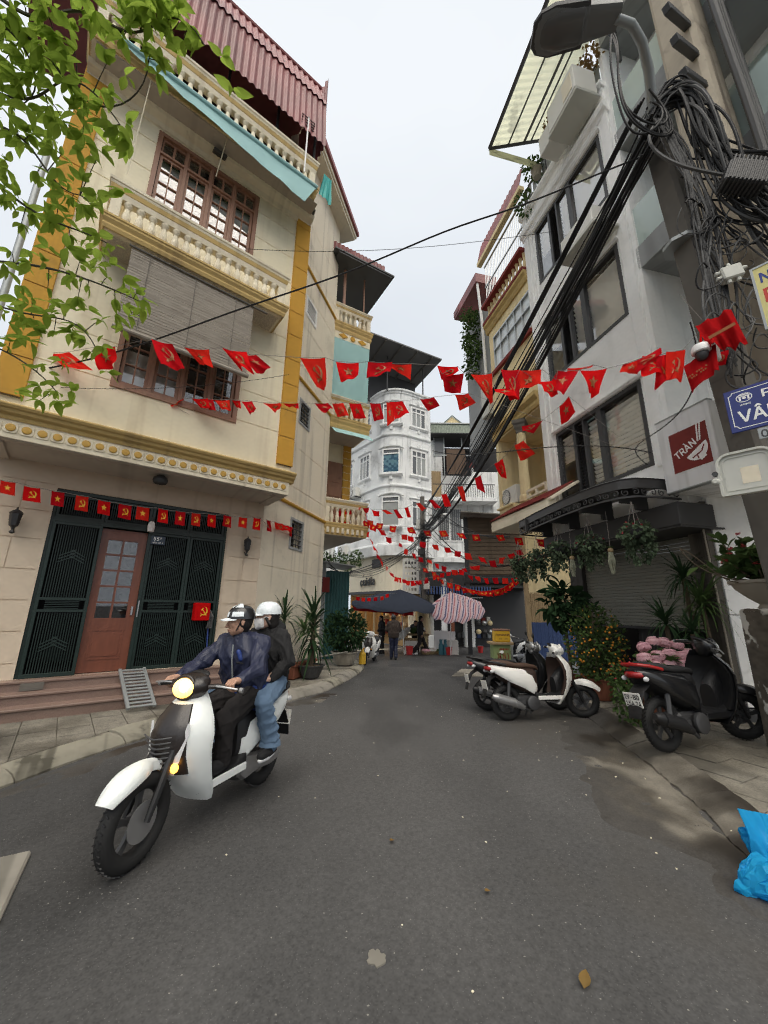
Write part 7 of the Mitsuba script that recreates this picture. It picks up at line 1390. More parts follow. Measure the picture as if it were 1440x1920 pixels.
o('helmet_peak', peak_mesh(R_), 'm_helmetwhite', 40)
for t, (y0, y1) in enumerate(((-0.115, -0.055), (0.0, 0.045), (0.075, 0.12))):
    for q, (z0, z1) in enumerate(((0.02, 0.062), (0.10, 0.135))):
        pts = []
        for yy in np.linspace(y0, y1, 6):
            row = []
            for zz in np.linspace(z0, z1, 6):
                h = zz / 0.125; qq = math.cos(math.asin(min(0.985, h))) ** 0.72; y_ = yy * qq; xx = -0.012 + 0.1305 * qq * math.sqrt(max(0.0, 1 - (yy / 0.115) ** 2 * 0.98)); row.append([xx, y_ * 1.02, 0.04 + zz - 0.003])
            pts.append(row)
        g_ = np.array(pts); i_, j_ = np.meshgrid(np.arange(5), np.arange(5), indexing='ij'); o('helmet_square', tf((g_.reshape(-1, 3), quads(np.stack([i_ * 6 + j_, i_ * 6 + j_ + 1, (i_ + 1) * 6 + j_ + 1, (i_ + 1) * 6 + j_], -1).reshape(-1, 4))), R_), 'm_helmetwhite', True)
o('chin_strap', tube([(R_ @ [*q, 1])[:3] for q in ((0.0, 0.095, 0.03), (0.03, 0.075, -0.05), (0.045, 0.0, -0.115), (0.03, -0.075, -0.05), (0.0, -0.095, 0.03))], 0.006, 5), 'm_blackcloth', 30)
o('collar', hulls([[((0.40, 0.05, 1.34), 0.045), ((0.40, -0.05, 1.34), 0.045), ((0.45, 0, 1.33), 0.05)]], 0.02, 3), 'm_navy')
o('zip', tube([(0.545, 0.012, 1.28), (0.545, 0.012, 1.15), (0.515, 0.01, 1.0), (0.47, 0.01, 0.90)], 0.007, 5), 'm_zinc', 30)
o('chest_patch', hulls([[((0.515, 0.085, 1.16), 0.022), ((0.525, 0.06, 1.22), 0.02)]], 0.02, 2), 'm_royal')
o('pocket_flap', tube([(0.51, 0.11, 1.12), (0.53, 0.05, 1.13)], 0.006, 4), 'm_blackcloth', 30)
JP = dict(hip=(-0.02, 0, 0.92), chest=(0.03, 0, 1.20), neck=(0.07, 0.0, 1.375), head=(0.10, 0.035, 1.505), yaw=-0.85, shl=(0.04, 0.185, 1.31), shr=(0.04, -0.185, 1.31), ell=(0.08, 0.285, 1.09), elr=(0.08, -0.285, 1.09), wrl=(0.24, 0.20, 0.96), wrr=(0.24, -0.20, 0.96),
          hdl=(1, -0.3, 0.0), hdr=(1, 0.3, 0.0), hjl=(0.02, 0.13, 0.89), hjr=(0.02, -0.13, 0.89), knl=(0.40, 0.27, 0.80), knr=(0.40, -0.27, 0.80), anl=(0.24, 0.255, 0.44), anr=(0.24, -0.255, 0.44), toel=(0.40, 0.27, 0.375), toer=(0.40, -0.27, 0.375), curl=0.8, skin='m_skin_f')
kp, o, P, R_ = person('passenger in black hooded jacket, white face mask, white helmet and jeans behind the driver', RID, JP, dict(jacket='m_blackcloth', trousers='m_jeans', shoes='m_blackcloth', sole='m_maskwhite', cuff=0.08))
o('helmet', helmet_mesh(R_), 'm_helmetwhite', 40); o('helmet_peak', peak_mesh(R_, 0.06), 'm_helmetwhite', 40)
o('hair', hulls([[(P(-0.03, 0, 0.0), 0.088), (P(-0.04, 0, 0.05), 0.09)], [(P(-0.045, 0, -0.06), 0.07), (P(-0.05, 0, 0.0), 0.075)], [(P(0.02, 0.085, 0.0), 0.012), (P(-0.02, 0.085, -0.06), 0.02)]], 0.02, 3), 'm_hair')
o('face_mask', wrinkle(hulls([[(P(0.108, 0, -0.02), 0.017), (P(0.085, 0, -0.085), 0.03), (P(0.055, 0.05, -0.025), 0.028), (P(0.055, -0.05, -0.025), 0.028), (P(0.05, 0.035, -0.07), 0.03), (P(0.05, -0.035, -0.07), 0.03)]], 0.012, 3), 0.004, 40, 2), 'm_maskwhite')
o('mask_loop', tube([(R_ @ [*q, 1])[:3] for q in ((0.06, 0.078, -0.01), (0.02, 0.098, 0.01), (-0.01, 0.10, 0.0))], 0.003, 4), 'm_maskwhite', 30)
o('hood', wrinkle(hulls([[((-0.05, 0.09, 1.40), 0.06), ((-0.05, -0.09, 1.40), 0.06), ((-0.08, 0, 1.42), 0.075)], [((0.08, 0.09, 1.37), 0.045), ((-0.03, 0.11, 1.40), 0.055)], [((0.08, -0.09, 1.37), 0.045), ((-0.03, -0.11, 1.40), 0.055)]], 0.02, 5), 0.02, 14, 4), 'm_blackcloth')
for s in (0.255, -0.255): o('jeans_cuff', tube([(0.243, s, 0.455), (0.245, s, 0.415)], [0.088, 0.095], 14), 'm_jeans', 40)
# far people
def standing(label, x, y, face, J, cl, extra=None, group=None):
    M = mat(*gpt(x, y), rz=face); b = dict(hip=(0, 0, 0.93), chest=(0.02, 0, 1.22), neck=(0.03, 0, 1.41), head=(0.06, 0, 1.53), shl=(0.01, 0.18, 1.34), shr=(0.01, -0.18, 1.34), ell=(-0.02, 0.25, 1.08), elr=(-0.02, -0.25, 1.08), wrl=(0.06, 0.22, 0.85), wrr=(0.06, -0.22, 0.85), hdl=(0.3, 0, -1), hdr=(0.3, 0, -1), hupl=(1, 0, 0.2), hupr=(1, 0, 0.2),
             hjl=(0, 0.09, 0.90), hjr=(0, -0.09, 0.90), knl=(0.03, 0.10, 0.50), knr=(0.03, -0.10, 0.50), anl=(-0.02, 0.10, 0.09), anr=(0.0, -0.10, 0.09), toel=(0.15, 0.11, 0.045), toer=(0.15, -0.11, 0.045), curl=0.5); b.update(J)
    k, o, P, R_ = person(label, M, b, cl, group, 0.03); o('hair', hulls([[(P(-0.03, 0, 0.05), 0.098), (P(0.0, 0, 0.065), 0.09)], [(P(-0.05, 0, -0.03), 0.05), (P(-0.04, 0, 0.03), 0.08)]], 0.02, 3), 'm_hair')
    if extra: extra(o, P, R_)
    return k
def cap(o, P, R_): o('cap', hulls([[(P(-0.02, 0, 0.085), 0.092), (P(0.01, 0, 0.08), 0.09)], [(P(0.06, 0.03, 0.075), 0.02), (P(0.06, -0.03, 0.075), 0.02), (P(0.13, 0, 0.06), 0.012)]], 0.02, 3), 'm_charcoal')
standing('man in dark brown jacket and navy trousers seen from behind walking into the street', 0.44, 15.7, math.radians(97), dict(ell=(0.06, 0.27, 1.10), elr=(0.06, -0.27, 1.10), wrl=(0.2, 0.14, 1.0), wrr=(0.2, -0.14, 1.0), hdl=(1, -0.5, 0), hdr=(1, 0.5, 0), knr=(0.06, -0.09, 0.5), anr=(-0.05, -0.08, 0.10), knl=(0.05, 0.07, 0.5), anl=(0.07, 0.07, 0.09), toel=(0.25, 0.08, 0.045), toer=(0.14, -0.09, 0.045), head=(0.09, 0, 1.51)), dict(jacket='m_browncloth', trousers='m_navy', shoes='m_blackcloth'), cap)
standing('woman in black walking past the market stall in white shoes', 1.72, 18.4, math.radians(0), dict(knl=(0.20, 0.09, 0.50), anl=(0.36, 0.08, 0.10), toel=(0.52, 0.08, 0.06), knr=(-0.02, -0.09, 0.49), anr=(-0.30, -0.09, 0.12), toer=(-0.16, -0.09, 0.05), wrl=(0.22, 0.20, 1.0), hdl=(1, 0, -0.3)), dict(jacket='m_blackcloth', trousers='m_trousers', shoes='m_maskwhite', cuff=0.10))
standing('person in black standing by the shop window behind the far white scooter', -0.02, 18.6, math.radians(200), dict(wrl=(0.25, 0.1, 1.0), hdl=(1, 0, 0)), dict(jacket='m_blackcloth', trousers='m_trousers', shoes='m_blackcloth'))
standing('vendor in dark clothes bending over the stall under the dark umbrella', 1.62, 19.6, math.radians(-95), dict(hip=(-0.06, 0, 0.9), chest=(0.18, 0, 1.12), neck=(0.28, 0, 1.25), head=(0.37, 0, 1.34), shl=(0.2, 0.18, 1.22), shr=(0.2, -0.18, 1.22), ell=(0.32, 0.22, 1.0), elr=(0.32, -0.22, 1.0), wrl=(0.48, 0.15, 0.9), wrr=(0.48, -0.15, 0.9)), dict(jacket='m_charcoal', trousers='m_trousers', shoes='m_blackcloth'))
# ---------------------------------------------------------------- plants
# world centimetres of the tree's leaf clusters and branches
TREE_TIPS = [[-296,224,647],[-314,224,647],[-328,217,653],[-256,219,652],[-232,217,655],[-199,215,657],[-186,217,655],[-193,218,654],[-167,229,644],[-298,244,626],[-324,239,630],[-342,244,625],[-287,251,618],[-236,226,646],[-216,233,640],[-208,237,635],[-261,264,600],[-269,255,612],[-354,255,611],[-354,264,598],[-340,267,595],[-307,262,602],[-292,267,596],[-258,263,602],[-331,285,568],[-343,283,571],[-301,287,565],[-330,298,545],[-314,294,553],[-297,297,548],[-370,305,533],[-357,301,541],[-338,305,533],[-282,314,517],[-317,321,504],[-355,321,503],[-386,317,511],[-323,310,525],[-312,331,484],[-292,328,491],[-373,337,472],[-354,332,481],[-341,341,463],[-325,337,473],[-303,346,454],[-286,337,473],[-263,335,478],[-257,341,464],[-355,351,444],[-332,348,449],[-374,346,453],[-392,344,458],[-318,360,425],[-378,366,409],[-357,373,394],[-380,380,378],[-403,355,433],[-361,377,387],[-345,235,635],[-294,213,656],[-282,232,640],[-372,278,578],[-220,211,659],[-256,237,634],[-217,220,652],[-183,227,646],[-336,251,617],[-319,255,611],[-378,294,552],[-317,276,582],[-284,278,579],[-313,212,656],[-267,215,656],[-314,235,636],[-297,234,637],[-332,229,641]]
TREE_BRANCHES = [[[-365,210,679],[-310,217,653],[-267,215,656],[-226,224,649],[-193,218,654],[-165,229,644]],[[-385,244,624],[-360,250,618],[-326,251,617],[-293,244,626],[-264,255,612],[-255,263,602]],[[-370,224,646],[-313,229,642],[-287,251,618],[-269,255,612],[-217,235,638]],[[-408,278,577],[-383,289,560],[-347,302,539],[-317,307,529],[-284,314,518]],[[-398,262,601],[-351,269,592],[-331,285,568],[-306,293,555]],[[-430,317,511],[-378,322,501],[-319,328,491],[-290,332,482],[-260,338,471]],[[-440,337,471],[-375,344,458],[-342,346,454],[-312,358,428]],[[-437,355,433],[-384,366,409],[-361,377,387]],[[-363,215,654],[-333,224,647],[-323,237,633],[-349,255,611]]]
def leafmat(name, c, c2, tr=0.6, rough=0.45):
    def fn(p, n, uv): return mix(c, c2, fbm(p.x * 9, p.y * 9, p.z * 9, 2))
    scene[name] = {'type': 'principledthin', 'base_color': proc(fn), 'roughness': rough, 'diff_trans': tr, 'spec_trans': 0.0, 'eta': 1.4}; return name
leafmat('m_leaf_bright', (0.22, 0.34, 0.045), (0.36, 0.47, 0.08), 1.2)
leafmat('m_leaf_dark', (0.022, 0.05, 0.024), (0.05, 0.09, 0.04), 0.4, 0.35)
leafmat('m_leaf_mid', (0.045, 0.085, 0.03), (0.10, 0.15, 0.05), 0.5)
leafmat('m_leaf_grey', (0.05, 0.08, 0.05), (0.14, 0.18, 0.11), 0.4)
leafmat('m_leaf_dry', (0.28, 0.16, 0.05), (0.16, 0.12, 0.05), 0.5)
leafmat('m_pink', (0.72, 0.36, 0.44), (0.80, 0.58, 0.58), 0.5, 0.7)
leafmat('m_redflower', (0.55, 0.05, 0.07), (0.60, 0.12, 0.13), 0.4, 0.6)
plain('m_orange', (0.62, 0.24, 0.025), 0.35)
plain('m_bark', (0.10, 0.075, 0.05), 0.9); plain('m_twig', (0.06, 0.055, 0.035), 0.8); plain('m_moss', (0.32, 0.33, 0.24), 0.9)
def leaf(L, w, fold=0.25, droop=0.25, n=5):
    """a pointed leaf along +x, folded on its midrib and drooping"""
    r = []
    for i in range(n + 1):
        t = i / n; ww = w * (math.sin(PI * t ** 0.75) ** 0.8 if 0 < t < 1 else 0.02); z = -droop * L * t * t
        r.append([[L * t, -ww, z + fold * ww], [L * t, 0, z], [L * t, ww, z + fold * ww]])
    return loft(r, cap=False, closed=False)
def blade(L, w, rise, droop, n=7, twist=0.0):
    """a strap leaf: rises, then arches over"""
    r = []
    for i in range(n + 1):
        t = i / n; ww = w * (1 - 0.75 * t ** 2.2) * (0.55 + 0.45 * min(1, t * 4)); x = L * t * (1 - 0.12 * droop * t); z = rise * L * t - droop * L * t * t
        r.append([[x, -ww, z + 0.25 * ww], [x, 0, z], [x, ww, z + 0.25 * ww]])
    return loft(r, cap=False, closed=False)
def rot_to(d, roll=0.0):
    d = np.array(d, float); d /= np.linalg.norm(d); yaw = math.atan2(d[1], d[0]); pit = -math.asin(np.clip(d[2], -1, 1)); return mat(rz=yaw, ry=pit) @ mat(rx=roll)
def scatter(c, rad, n, leafm, seed, up=0.2, smin=0.7, smax=1.25, shell=0.35, flat=None, noise_gap=0.0):
    """n leaves spread through an ellipsoid, mostly near its surface, facing outwards"""
    r = random.Random(seed); ms = []; c = np.array(c, float); rad = np.array(rad, float)
    while len(ms) < n:
        d = np.array([r.gauss(0, 1) for _ in range(3)]); d /= np.linalg.norm(d); q = r.random() ** shell; p = d * q
        if noise_gap and meshkit.noise((p * 2.6 + seed)[None], seed)[0] < noise_gap: continue
        dd = d * 0.7 + np.array([r.gauss(0, 0.5), r.gauss(0, 0.5), r.gauss(up, 0.5)])
        M = rot_to(dd, r.uniform(-1, 1)); M[:3, :3] *= r.uniform(smin, smax); M[:3, 3] = c + p * rad; ms.append(tf(leafm, M))
    return cat(*ms)
def stuffpart(name, m, k, parent, label, smooth=False):
    key = obj(name, m, k, parent, None, smooth); labels[key] = {'kind': 'stuff', 'label': label}; return key
# ---- tree reaching in from the upper left
tree = thing('street_tree', 'young green tree with pointed leaves reaching into the picture at the upper left', 'tree')
TT = [np.array(p, float) / 100 for p in TREE_TIPS]; TB = [np.array(b, float) / 100 for b in TREE_BRANCHES]
trunk = [(-4.6, 2.2, -0.1), (-4.55, 2.2, 1.5), (-4.4, 2.25, 3.2), (-4.2, 2.3, 5.0), (-3.9, 2.3, 6.6)]
obj('trunk', tube(spl(trunk, 20), np.linspace(0.11, 0.05, 20), 10), 'm_bark', tree, None, 40)
allp = []
for b in TB:
    a = np.array(trunk[1 + min(3, max(0, int((b[0][2] - 1.5) / 1.7)))]); p = spl([a, a * 0.5 + b[0] * 0.5 + [0, 0, 0.1]] + list(b), 40)
    obj('branch', tube(p, np.linspace(0.022, 0.005, len(p)), 6), 'm_twig', tree, None, 40); allp.append(p)
AP = np.vstack(allp)
_lv = [shp(leaf(0.115, 0.026, 0.35, d), 'm_leaf_bright', True) for d in (0.1, 0.3, 0.55)]
ll = random.Random(11); nl = 0
for tip in TT:
    i = int(np.argmin(np.linalg.norm(AP - tip, axis=1))); a = AP[i]
    if np.linalg.norm(tip - a) > 0.03: obj('twig', tube([a, a * 0.45 + tip * 0.55 + [0, 0, 0.02], tip], [0.005, 0.004, 0.003], 5), 'm_twig', tree)
    near = tip[1] < 2.7; base = np.array([tip[0] - a[0], tip[1] - a[1], (tip[2] - a[2]) * 0.5 - 0.02]); base /= np.linalg.norm(base) + 1e-6
    for k in range(ll.choice((3, 4, 4, 5)) if near else ll.choice((3, 3, 4, 5))):
        if nl >= 300: break
        d = base * 0.6 + np.array([ll.gauss(0, 0.7), ll.gauss(0, 0.5), ll.gauss(-0.15, 0.45)]); M = rot_to(d, ll.uniform(-0.8, 0.8)); M[:3, :3] *= ll.uniform(1.0, 1.75) if near else ll.uniform(0.8, 1.3); M[:3, 3] = tip; nl += 1
        put('leaf', _lv[ll.randrange(3)], tree, M)
ms = []
for tip in TT:                                                          # denser sprays, thickest high on the left
    for _ in range(2 if tip[0] < -1.4 and tip[2] > 3.6 else (ll.random() < 0.4)):
        c_ = tip + np.array([ll.gauss(0, 0.11), ll.gauss(0, 0.15), ll.gauss(0, 0.11)])
        for k in range(4):
            d = np.array([ll.gauss(0, 0.8), ll.gauss(0, 0.6), ll.gauss(-0.15, 0.5)]); M = rot_to(d, ll.uniform(-0.8, 0.8)); M[:3, :3] *= ll.uniform(0.9, 1.6); M[:3, 3] = c_; ms.append(tf(leaf(0.115, 0.026, 0.35, 0.3, 4), M))
for _ in range(260):                                                    # the crown beyond: leaves outside or at the edge of the frame
    a = AP[ll.randrange(len(AP))]; d = np.array([ll.gauss(0, 1), ll.gauss(0, 1), ll.gauss(0, 0.7)]); M = rot_to(d, ll.uniform(-1, 1)); M[:3, 3] = a + d * 0.05; ms.append(tf(leaf(0.10, 0.024, 0.35, 0.3, 3), M))
stuffpart('foliage', cat(*ms), 'm_leaf_bright', tree, 'smaller leaves along the branches', True)
# ---- pots and bushes on the left pavement
def pot(parent, x, y, z, r, h, m, lip=True):
    k = obj('pot', mv(lathe([(r * 0.62, 0), (r * 0.68, 0.02), (r * 0.86, h * 0.5), (r, h * 0.92), (r * 1.08, h * 0.93), (r * 1.08, h), (r * 0.94, h), (r * 0.9, h * 0.9)], 26), x, y, z), m, parent, None, 35)
    obj('soil', mv(lathe([(r * 0.9, 0), (r * 0.5, 0.02)], 16), x, y, z + h * 0.88), 'm_bark', k); return k
def strap_plant(parent, base, n, L, w, seed, m, rise=(0.2, 1.6), droop=(0.5, 1.4), crown=0.25):
    r = random.Random(seed); ks = []
    for i in range(n):
        t = i / n; a = i * 2.4 + r.uniform(-0.3, 0.3); ri = rise[0] + (rise[1] - rise[0]) * t + r.uniform(-0.15, 0.15); b = blade(L * r.uniform(0.75, 1.1) * (1 - 0.25 * t), w * r.uniform(0.8, 1.1), ri, droop[0] + (droop[1] - droop[0]) * (1 - t) + r.uniform(-0.15, 0.15))
        obj('leaf', tf(b, mat(base[0], base[1], base[2] + crown * t, rz=a, rx=r.uniform(-0.3, 0.3))), m, parent, None, True)
x, y = -1.68, 9.72; z = float(gz(y)) + 0.125
d1 = thing('dracaena_plant', 'tall dracaena with drooping strap leaves in a wide black pot on the left pavement', 'plant')
pot(d1, x, y, z, 0.30, 0.28, 'm_charcoal'); obj('stem', tube([(x, y, z + 0.2), (x + 0.01, y, z + 0.8), (x, y, z + 1.45)], 0.05, 9), 'm_bark', d1)
strap_plant(d1, (x, y, z + 0.62), 95, 0.62, 0.034, 5, 'm_leaf_dark', (0.25, 2.0), (0.7, 1.5), 0.85)
x, y = -2.22, 9.0; z = float(gz(y)) + 0.125
d2 = thing('dracaena_plant', 'spiky dracaena behind the passenger against the side wall', 'plant')
pot(d2, x, y, z, 0.2, 0.3, 'm_claypot'); obj('stem', tube([(x, y, z + 0.2), (x, y, z + 1.3)], 0.03, 8), 'm_bark', d2)
strap_plant(d2, (x, y, z + 1.2), 26, 0.5, 0.028, 6, 'm_leaf_dark', (0.5, 2.0), (0.4, 1.2), 0.25); strap_plant(d2, (x + 0.45, y + 0.1, z + 0.95), 26, 0.42, 0.026, 8, 'm_leaf_mid', (0.5, 1.8), (0.5, 1.2), 0.2)
pl_ = thing('terracotta_planter', 'low brick red planter trough behind the black pot', 'planter')
obj('trough', tf(cbox(-0.6, 0.6, -0.17, 0.17, 0, 0.30, 0.02), mat(-2.02, 10.05, float(gz(10.05)) + 0.12, rz=math.radians(75))), 'm_terracotta', pl_); obj('rim', tf(cbox(-0.63, 0.63, -0.2, 0.2, 0.27, 0.33, 0.015), mat(-2.02, 10.05, float(gz(10.05)) + 0.12, rz=math.radians(75))), 'm_terracotta', pl_)
x, y = -1.16, 12.6; z = float(gz(y)) + 0.125
b1 = thing('potted_bush', 'dense dark green bush in a round beige bowl pot at the pavement corner', 'plant')
pot(b1, x, y, z, 0.40, 0.38, 'm_claypot'); obj('stem', tube([(x, y, z + 0.3), (x, y, z + 0.8)], 0.04, 7), 'm_bark', b1)
stuffpart('foliage', scatter((x, y, z + 1.0), (0.66, 0.6, 0.62), 1100, leaf(0.15, 0.038, 0.3, 0.3, 3), 21, 0.25, noise_gap=0.30), 'm_leaf_dark', b1, 'dense oval leaves', True)
rp = thing('bamboo_pole', 'thin grey bamboo pole resting across the two plant pots', 'pole'); obj('pole', tube([(-2.1, 9.2, 0.42), (-1.6, 10.3, 0.42), (-1.05, 12.3, 0.35)], 0.022, 7), 'm_concrete', rp)
# ---- hanging baskets and air plants under the canopy
HB = [(-3.4, 0.95, 2.62, 0.19), (-2.68, 0.95, 2.63, 0.21), (-1.95, 0.95, 2.71, 0.20), (-1.1, 0.95, 2.70, 0.21), (-0.14, 0.92, 2.72, 0.21)]
for i, (u, d, zc, r) in enumerate(HB):
    c = np.array(at(FW, u, d, zc)); t = thing('hanging_plant', '%s of the hanging trailing plants under the iron canopy, counted from the left' % ('first', 'second', 'third', 'fourth', 'fifth')[i], 'hanging plant')
    obj('basket', mv(lathe([(0.06, 0), (0.11, 0.05), (0.13, 0.13), (0.135, 0.14)], 14), *(c + [0, 0, 0.02])), 'm_charcoal', t, None, 40)
    for a in (0, 2.1, 4.2): obj('wire', tube([c + [0.12 * math.cos(a), 0.12 * math.sin(a), 0.15], c + [0, 0, 0.62]], 0.004, 4), 'm_string', t)
    stuffpart('foliage', cat(scatter(c + [0, 0, 0.10], (r * 1.15, r * 1.15, r * 0.9), 330, leaf(0.075, 0.026, 0.3, 0.3, 3), 31 + i, -0.2), *[scatter(c + [rng.uniform(-r, r) * 0.8, rng.uniform(-r, r) * 0.8, -0.10 - rng.uniform(0, 0.12)], (0.05, 0.05, rng.uniform(0.12, 0.26)), 42, leaf(0.06, 0.022, 0.3, 0.3, 3), 50 + 9 * i + k, -0.6) for k in range(7)]), 'm_leaf_grey', t, 'trailing leaves', True)
    stuffpart('red_bracts', scatter(c + [0, 0, 0.16], (r, r, r * 0.7), 16, leaf(0.05, 0.018, 0.3, 0.2, 3), 90 + i), 'm_redflower', t, 'small red bracts', True)
for i, (u, zt, L) in enumerate(((-0.65, 2.62, 0.40), (-1.6, 2.61, 0.36), (-3.02, 2.52, 0.22))):
    c = np.array(at(FW, u, 0.95, zt)); t = thing('air_plant', ('silvery air plant hanging under a wooden ball between the two rightmost baskets', 'silvery air plant hanging left of the fourth basket', 'small air plant ball hanging at the far left of the canopy')[i], 'hanging plant')
    obj('ball', ico(c, 0.045, 2), 'm_timber', t, None, True); obj('wire', tube([c, at(FW, u, 0.95, 3.3)], 0.003, 4), 'm_string', t)
    g = [tube([c + [0.03 * math.cos(a), 0.03 * math.sin(a), -0.03], c + [0.055 * math.cos(a * 3), 0.055 * math.sin(a * 3), -0.5 * L], c + [0.025 * math.cos(a * 5), 0.025 * math.sin(a * 5), -L * (0.8 + 0.2 * math.sin(a * 7))]], 0.004, 3) for a in np.linspace(0, 6.2, 40)]
    stuffpart('strands', cat(*g), 'm_moss', t, 'hanging silvery strands'); stuffpart('rosette', cat(*[tf(blade(0.10, 0.006, 1.0, 0.8, 4), mat(*(c + [0, 0, 0.03]), rz=a)) for a in np.linspace(0, 6, 14)]), 'm_leaf_mid', t, 'narrow leaves on the ball', True)
# ---- kumquat tree and neighbours at the shutter
x, y = 3.93, 7.45; z = 0.10
kq = thing('kumquat_tree', 'kumquat tree covered with small orange fruit beside the parked white scooter', 'tree')
pot(kq, x, y, z, 0.24, 0.36, 'm_terracotta'); obj('trunk', tube([(x, y, z + 0.3), (x - 0.02, y, z + 0.9), (x, y, z + 1.5)], [0.035, 0.03, 0.015], 8), 'm_bark', kq)
for k in range(12):
    a = k * 2.4; h = 0.5 + 0.08 * k; obj('branch', tube([(x, y, z + h), (x + 0.2 * math.cos(a), y + 0.2 * math.sin(a), z + h + 0.2), (x + 0.42 * math.cos(a), y + 0.4 * math.sin(a), z + h + 0.25)], [0.012, 0.009, 0.005], 5), 'm_bark', kq)
stuffpart('foliage', cat(scatter((x, y, z + 0.98), (0.52, 0.5, 0.68), 1500, leaf(0.075, 0.022, 0.3, 0.2, 3), 41, 0.3, shell=0.5, noise_gap=0.25), scatter((x + 0.05, y, z + 0.55), (0.5, 0.45, 0.3), 500, leaf(0.07, 0.022, 0.3, 0.2, 3), 42, 0.2)), 'm_leaf_mid', kq, 'small glossy leaves', True)
_or = shp(ico((0, 0, 0), 1.0, 1), 'm_orange', True); rr = random.Random(5)
for k in range(150):
    d = np.array([rr.gauss(0, 1), rr.gauss(0, 1) - 0.5, rr.gauss(-0.15, 0.8)]); d /= np.linalg.norm(d); q_ = rr.uniform(0.75, 1.02); put('fruit', _or, kq, mat(x + 0.52 * d[0] * q_, y + 0.50 * d[1] * q_, z + 0.92 + 0.66 * d[2] * q_, s=rr.uniform(0.012, 0.021)))
fl_ = thing('broadleaf_plant', 'dark broadleaf climber above and behind the kumquat tree', 'plant')
c = (3.82, 8.3, 1.75); stuffpart('foliage', cat(scatter(c, (0.42, 0.35, 0.42), 170, leaf(0.26, 0.065, 0.3, 0.5, 5), 43, -0.1), scatter((3.95, 7.9, 1.5), (0.45, 0.3, 0.4), 420, leaf(0.08, 0.03, 0.3, 0.3, 3), 44)), 'm_leaf_dark', fl_, 'long drooping dark leaves', True)
obj('stem', tube([(3.85, 8.3, 0.0), (3.8, 8.3, 1.2), (3.85, 8.3, 1.9)], 0.03, 6), 'm_bark', fl_); pot(fl_, 3.85, 8.3, 0.02, 0.2, 0.35, 'm_terracotta')
for i, (px_, py_, pz_, n, L) in enumerate(((5.0, 6.45, 2.15, 70, 0.42), (5.02, 6.2, 1.72, 85, 0.50), (4.55, 6.4, 1.42, 60, 0.42), (4.72, 6.1, 1.30, 50, 0.40))):
    t = thing('spiky_plant', ('spiky rosette plant highest against the wall right of the shutter', 'large spiky rosette plant on a thick stem beside the white panel wall', 'small spiky rosette plant low in front of the shutter opening', 'spiky rosette plant just above the pink hydrangeas')[i], 'plant')
    obj('stem', tube([(px_, py_, 0.1), (px_ + 0.03, py_, pz_ * 0.6), (px_, py_, pz_)], 0.035, 7), 'm_bark', t); strap_plant(t, (px_, py_, pz_ - 0.05), n, L, 0.017, 60 + i, 'm_leaf_dark' if i != 1 else 'm_leaf_mid', (0.1, 1.8), (0.5, 1.3), 0.15); pot(t, px_, py_, 0.12, 0.17, 0.3, 'm_terracotta')
hy = thing('hydrangea', 'pot of pink hydrangea heads behind the black scooter', 'flowers')
hx_, hy_, hz_ = 4.10, 5.95, 0.85
pot(hy, hx_, hy_, 0.12, 0.24, 0.3, 'm_terracotta'); stuffpart('foliage', scatter((hx_, hy_, hz_ - 0.1), (0.42, 0.36, 0.30), 260, leaf(0.13, 0.045, 0.3, 0.4, 4), 71), 'm_leaf_mid', hy, 'broad leaves under the flower heads', True)
_pet = cat(*[tf(leaf(0.021, 0.010, 0.1, 0.15, 2), mat(rz=a)) for a in (0, PI / 2, PI, 1.5 * PI)])
_hd = []
for k in range(130):
    ph = math.acos(1 - 1.5 * (k + 0.5) / 130); a = k * 2.39996; d = np.array([math.sin(ph) * math.cos(a), math.sin(ph) * math.sin(a), math.cos(ph)]); M = rot_to(d) @ mat(ry=PI / 2); M[:3, 3] = d * [0.10, 0.10, 0.085] * (0.9 + 0.2 * ((k * 7) % 5) / 4); _hd.append(tf(_pet, M @ mat(rz=k)))
_hds = shp(cat(*_hd), 'm_pink')
for k, (dx, dy, dz) in enumerate(((-0.22, 0.05, 0.16), (-0.05, 0.08, 0.24), (0.12, 0.1, 0.22), (0.28, 0.05, 0.20), (-0.32, -0.08, 0.02), (-0.15, -0.12, 0.05), (0.02, -0.12, 0.08), (0.18, -0.14, 0.06), (0.33, -0.1, 0.08), (-0.05, -0.2, -0.06), (0.12, -0.22, -0.05), (-0.24, -0.18, -0.08))): put('flower_head', _hds, hy, mat(hx_ + dx, hy_ + dy, hz_ + dz + 0.1, rz=k, rx=0.4 * (k % 3 - 1), s=rng.uniform(0.78, 1.0)))
rfp = thing('red_flower_bush', 'low bush with small red flowers and trailing vines at the kerb behind the black scooter', 'plant')
pot(rfp, 3.72, 5.95, 0.12, 0.22, 0.35, 'm_terracotta'); stuffpart('foliage', cat(scatter((3.72, 5.9, 0.66), (0.48, 0.34, 0.26), 620, leaf(0.06, 0.022, 0.3, 0.3, 3), 72, 0.1), scatter((3.42, 5.78, 0.42), (0.22, 0.2, 0.32), 300, leaf(0.055, 0.022, 0.3, 0.3, 3), 73, -0.2)), 'm_leaf_mid', rfp, 'small leaves and trailing vines', True)
stuffpart('flowers', scatter((3.72, 5.88, 0.74), (0.46, 0.34, 0.22), 70, leaf(0.035, 0.016, 0.3, 0.1, 2), 74), 'm_redflower', rfp, 'small red flowers', True)
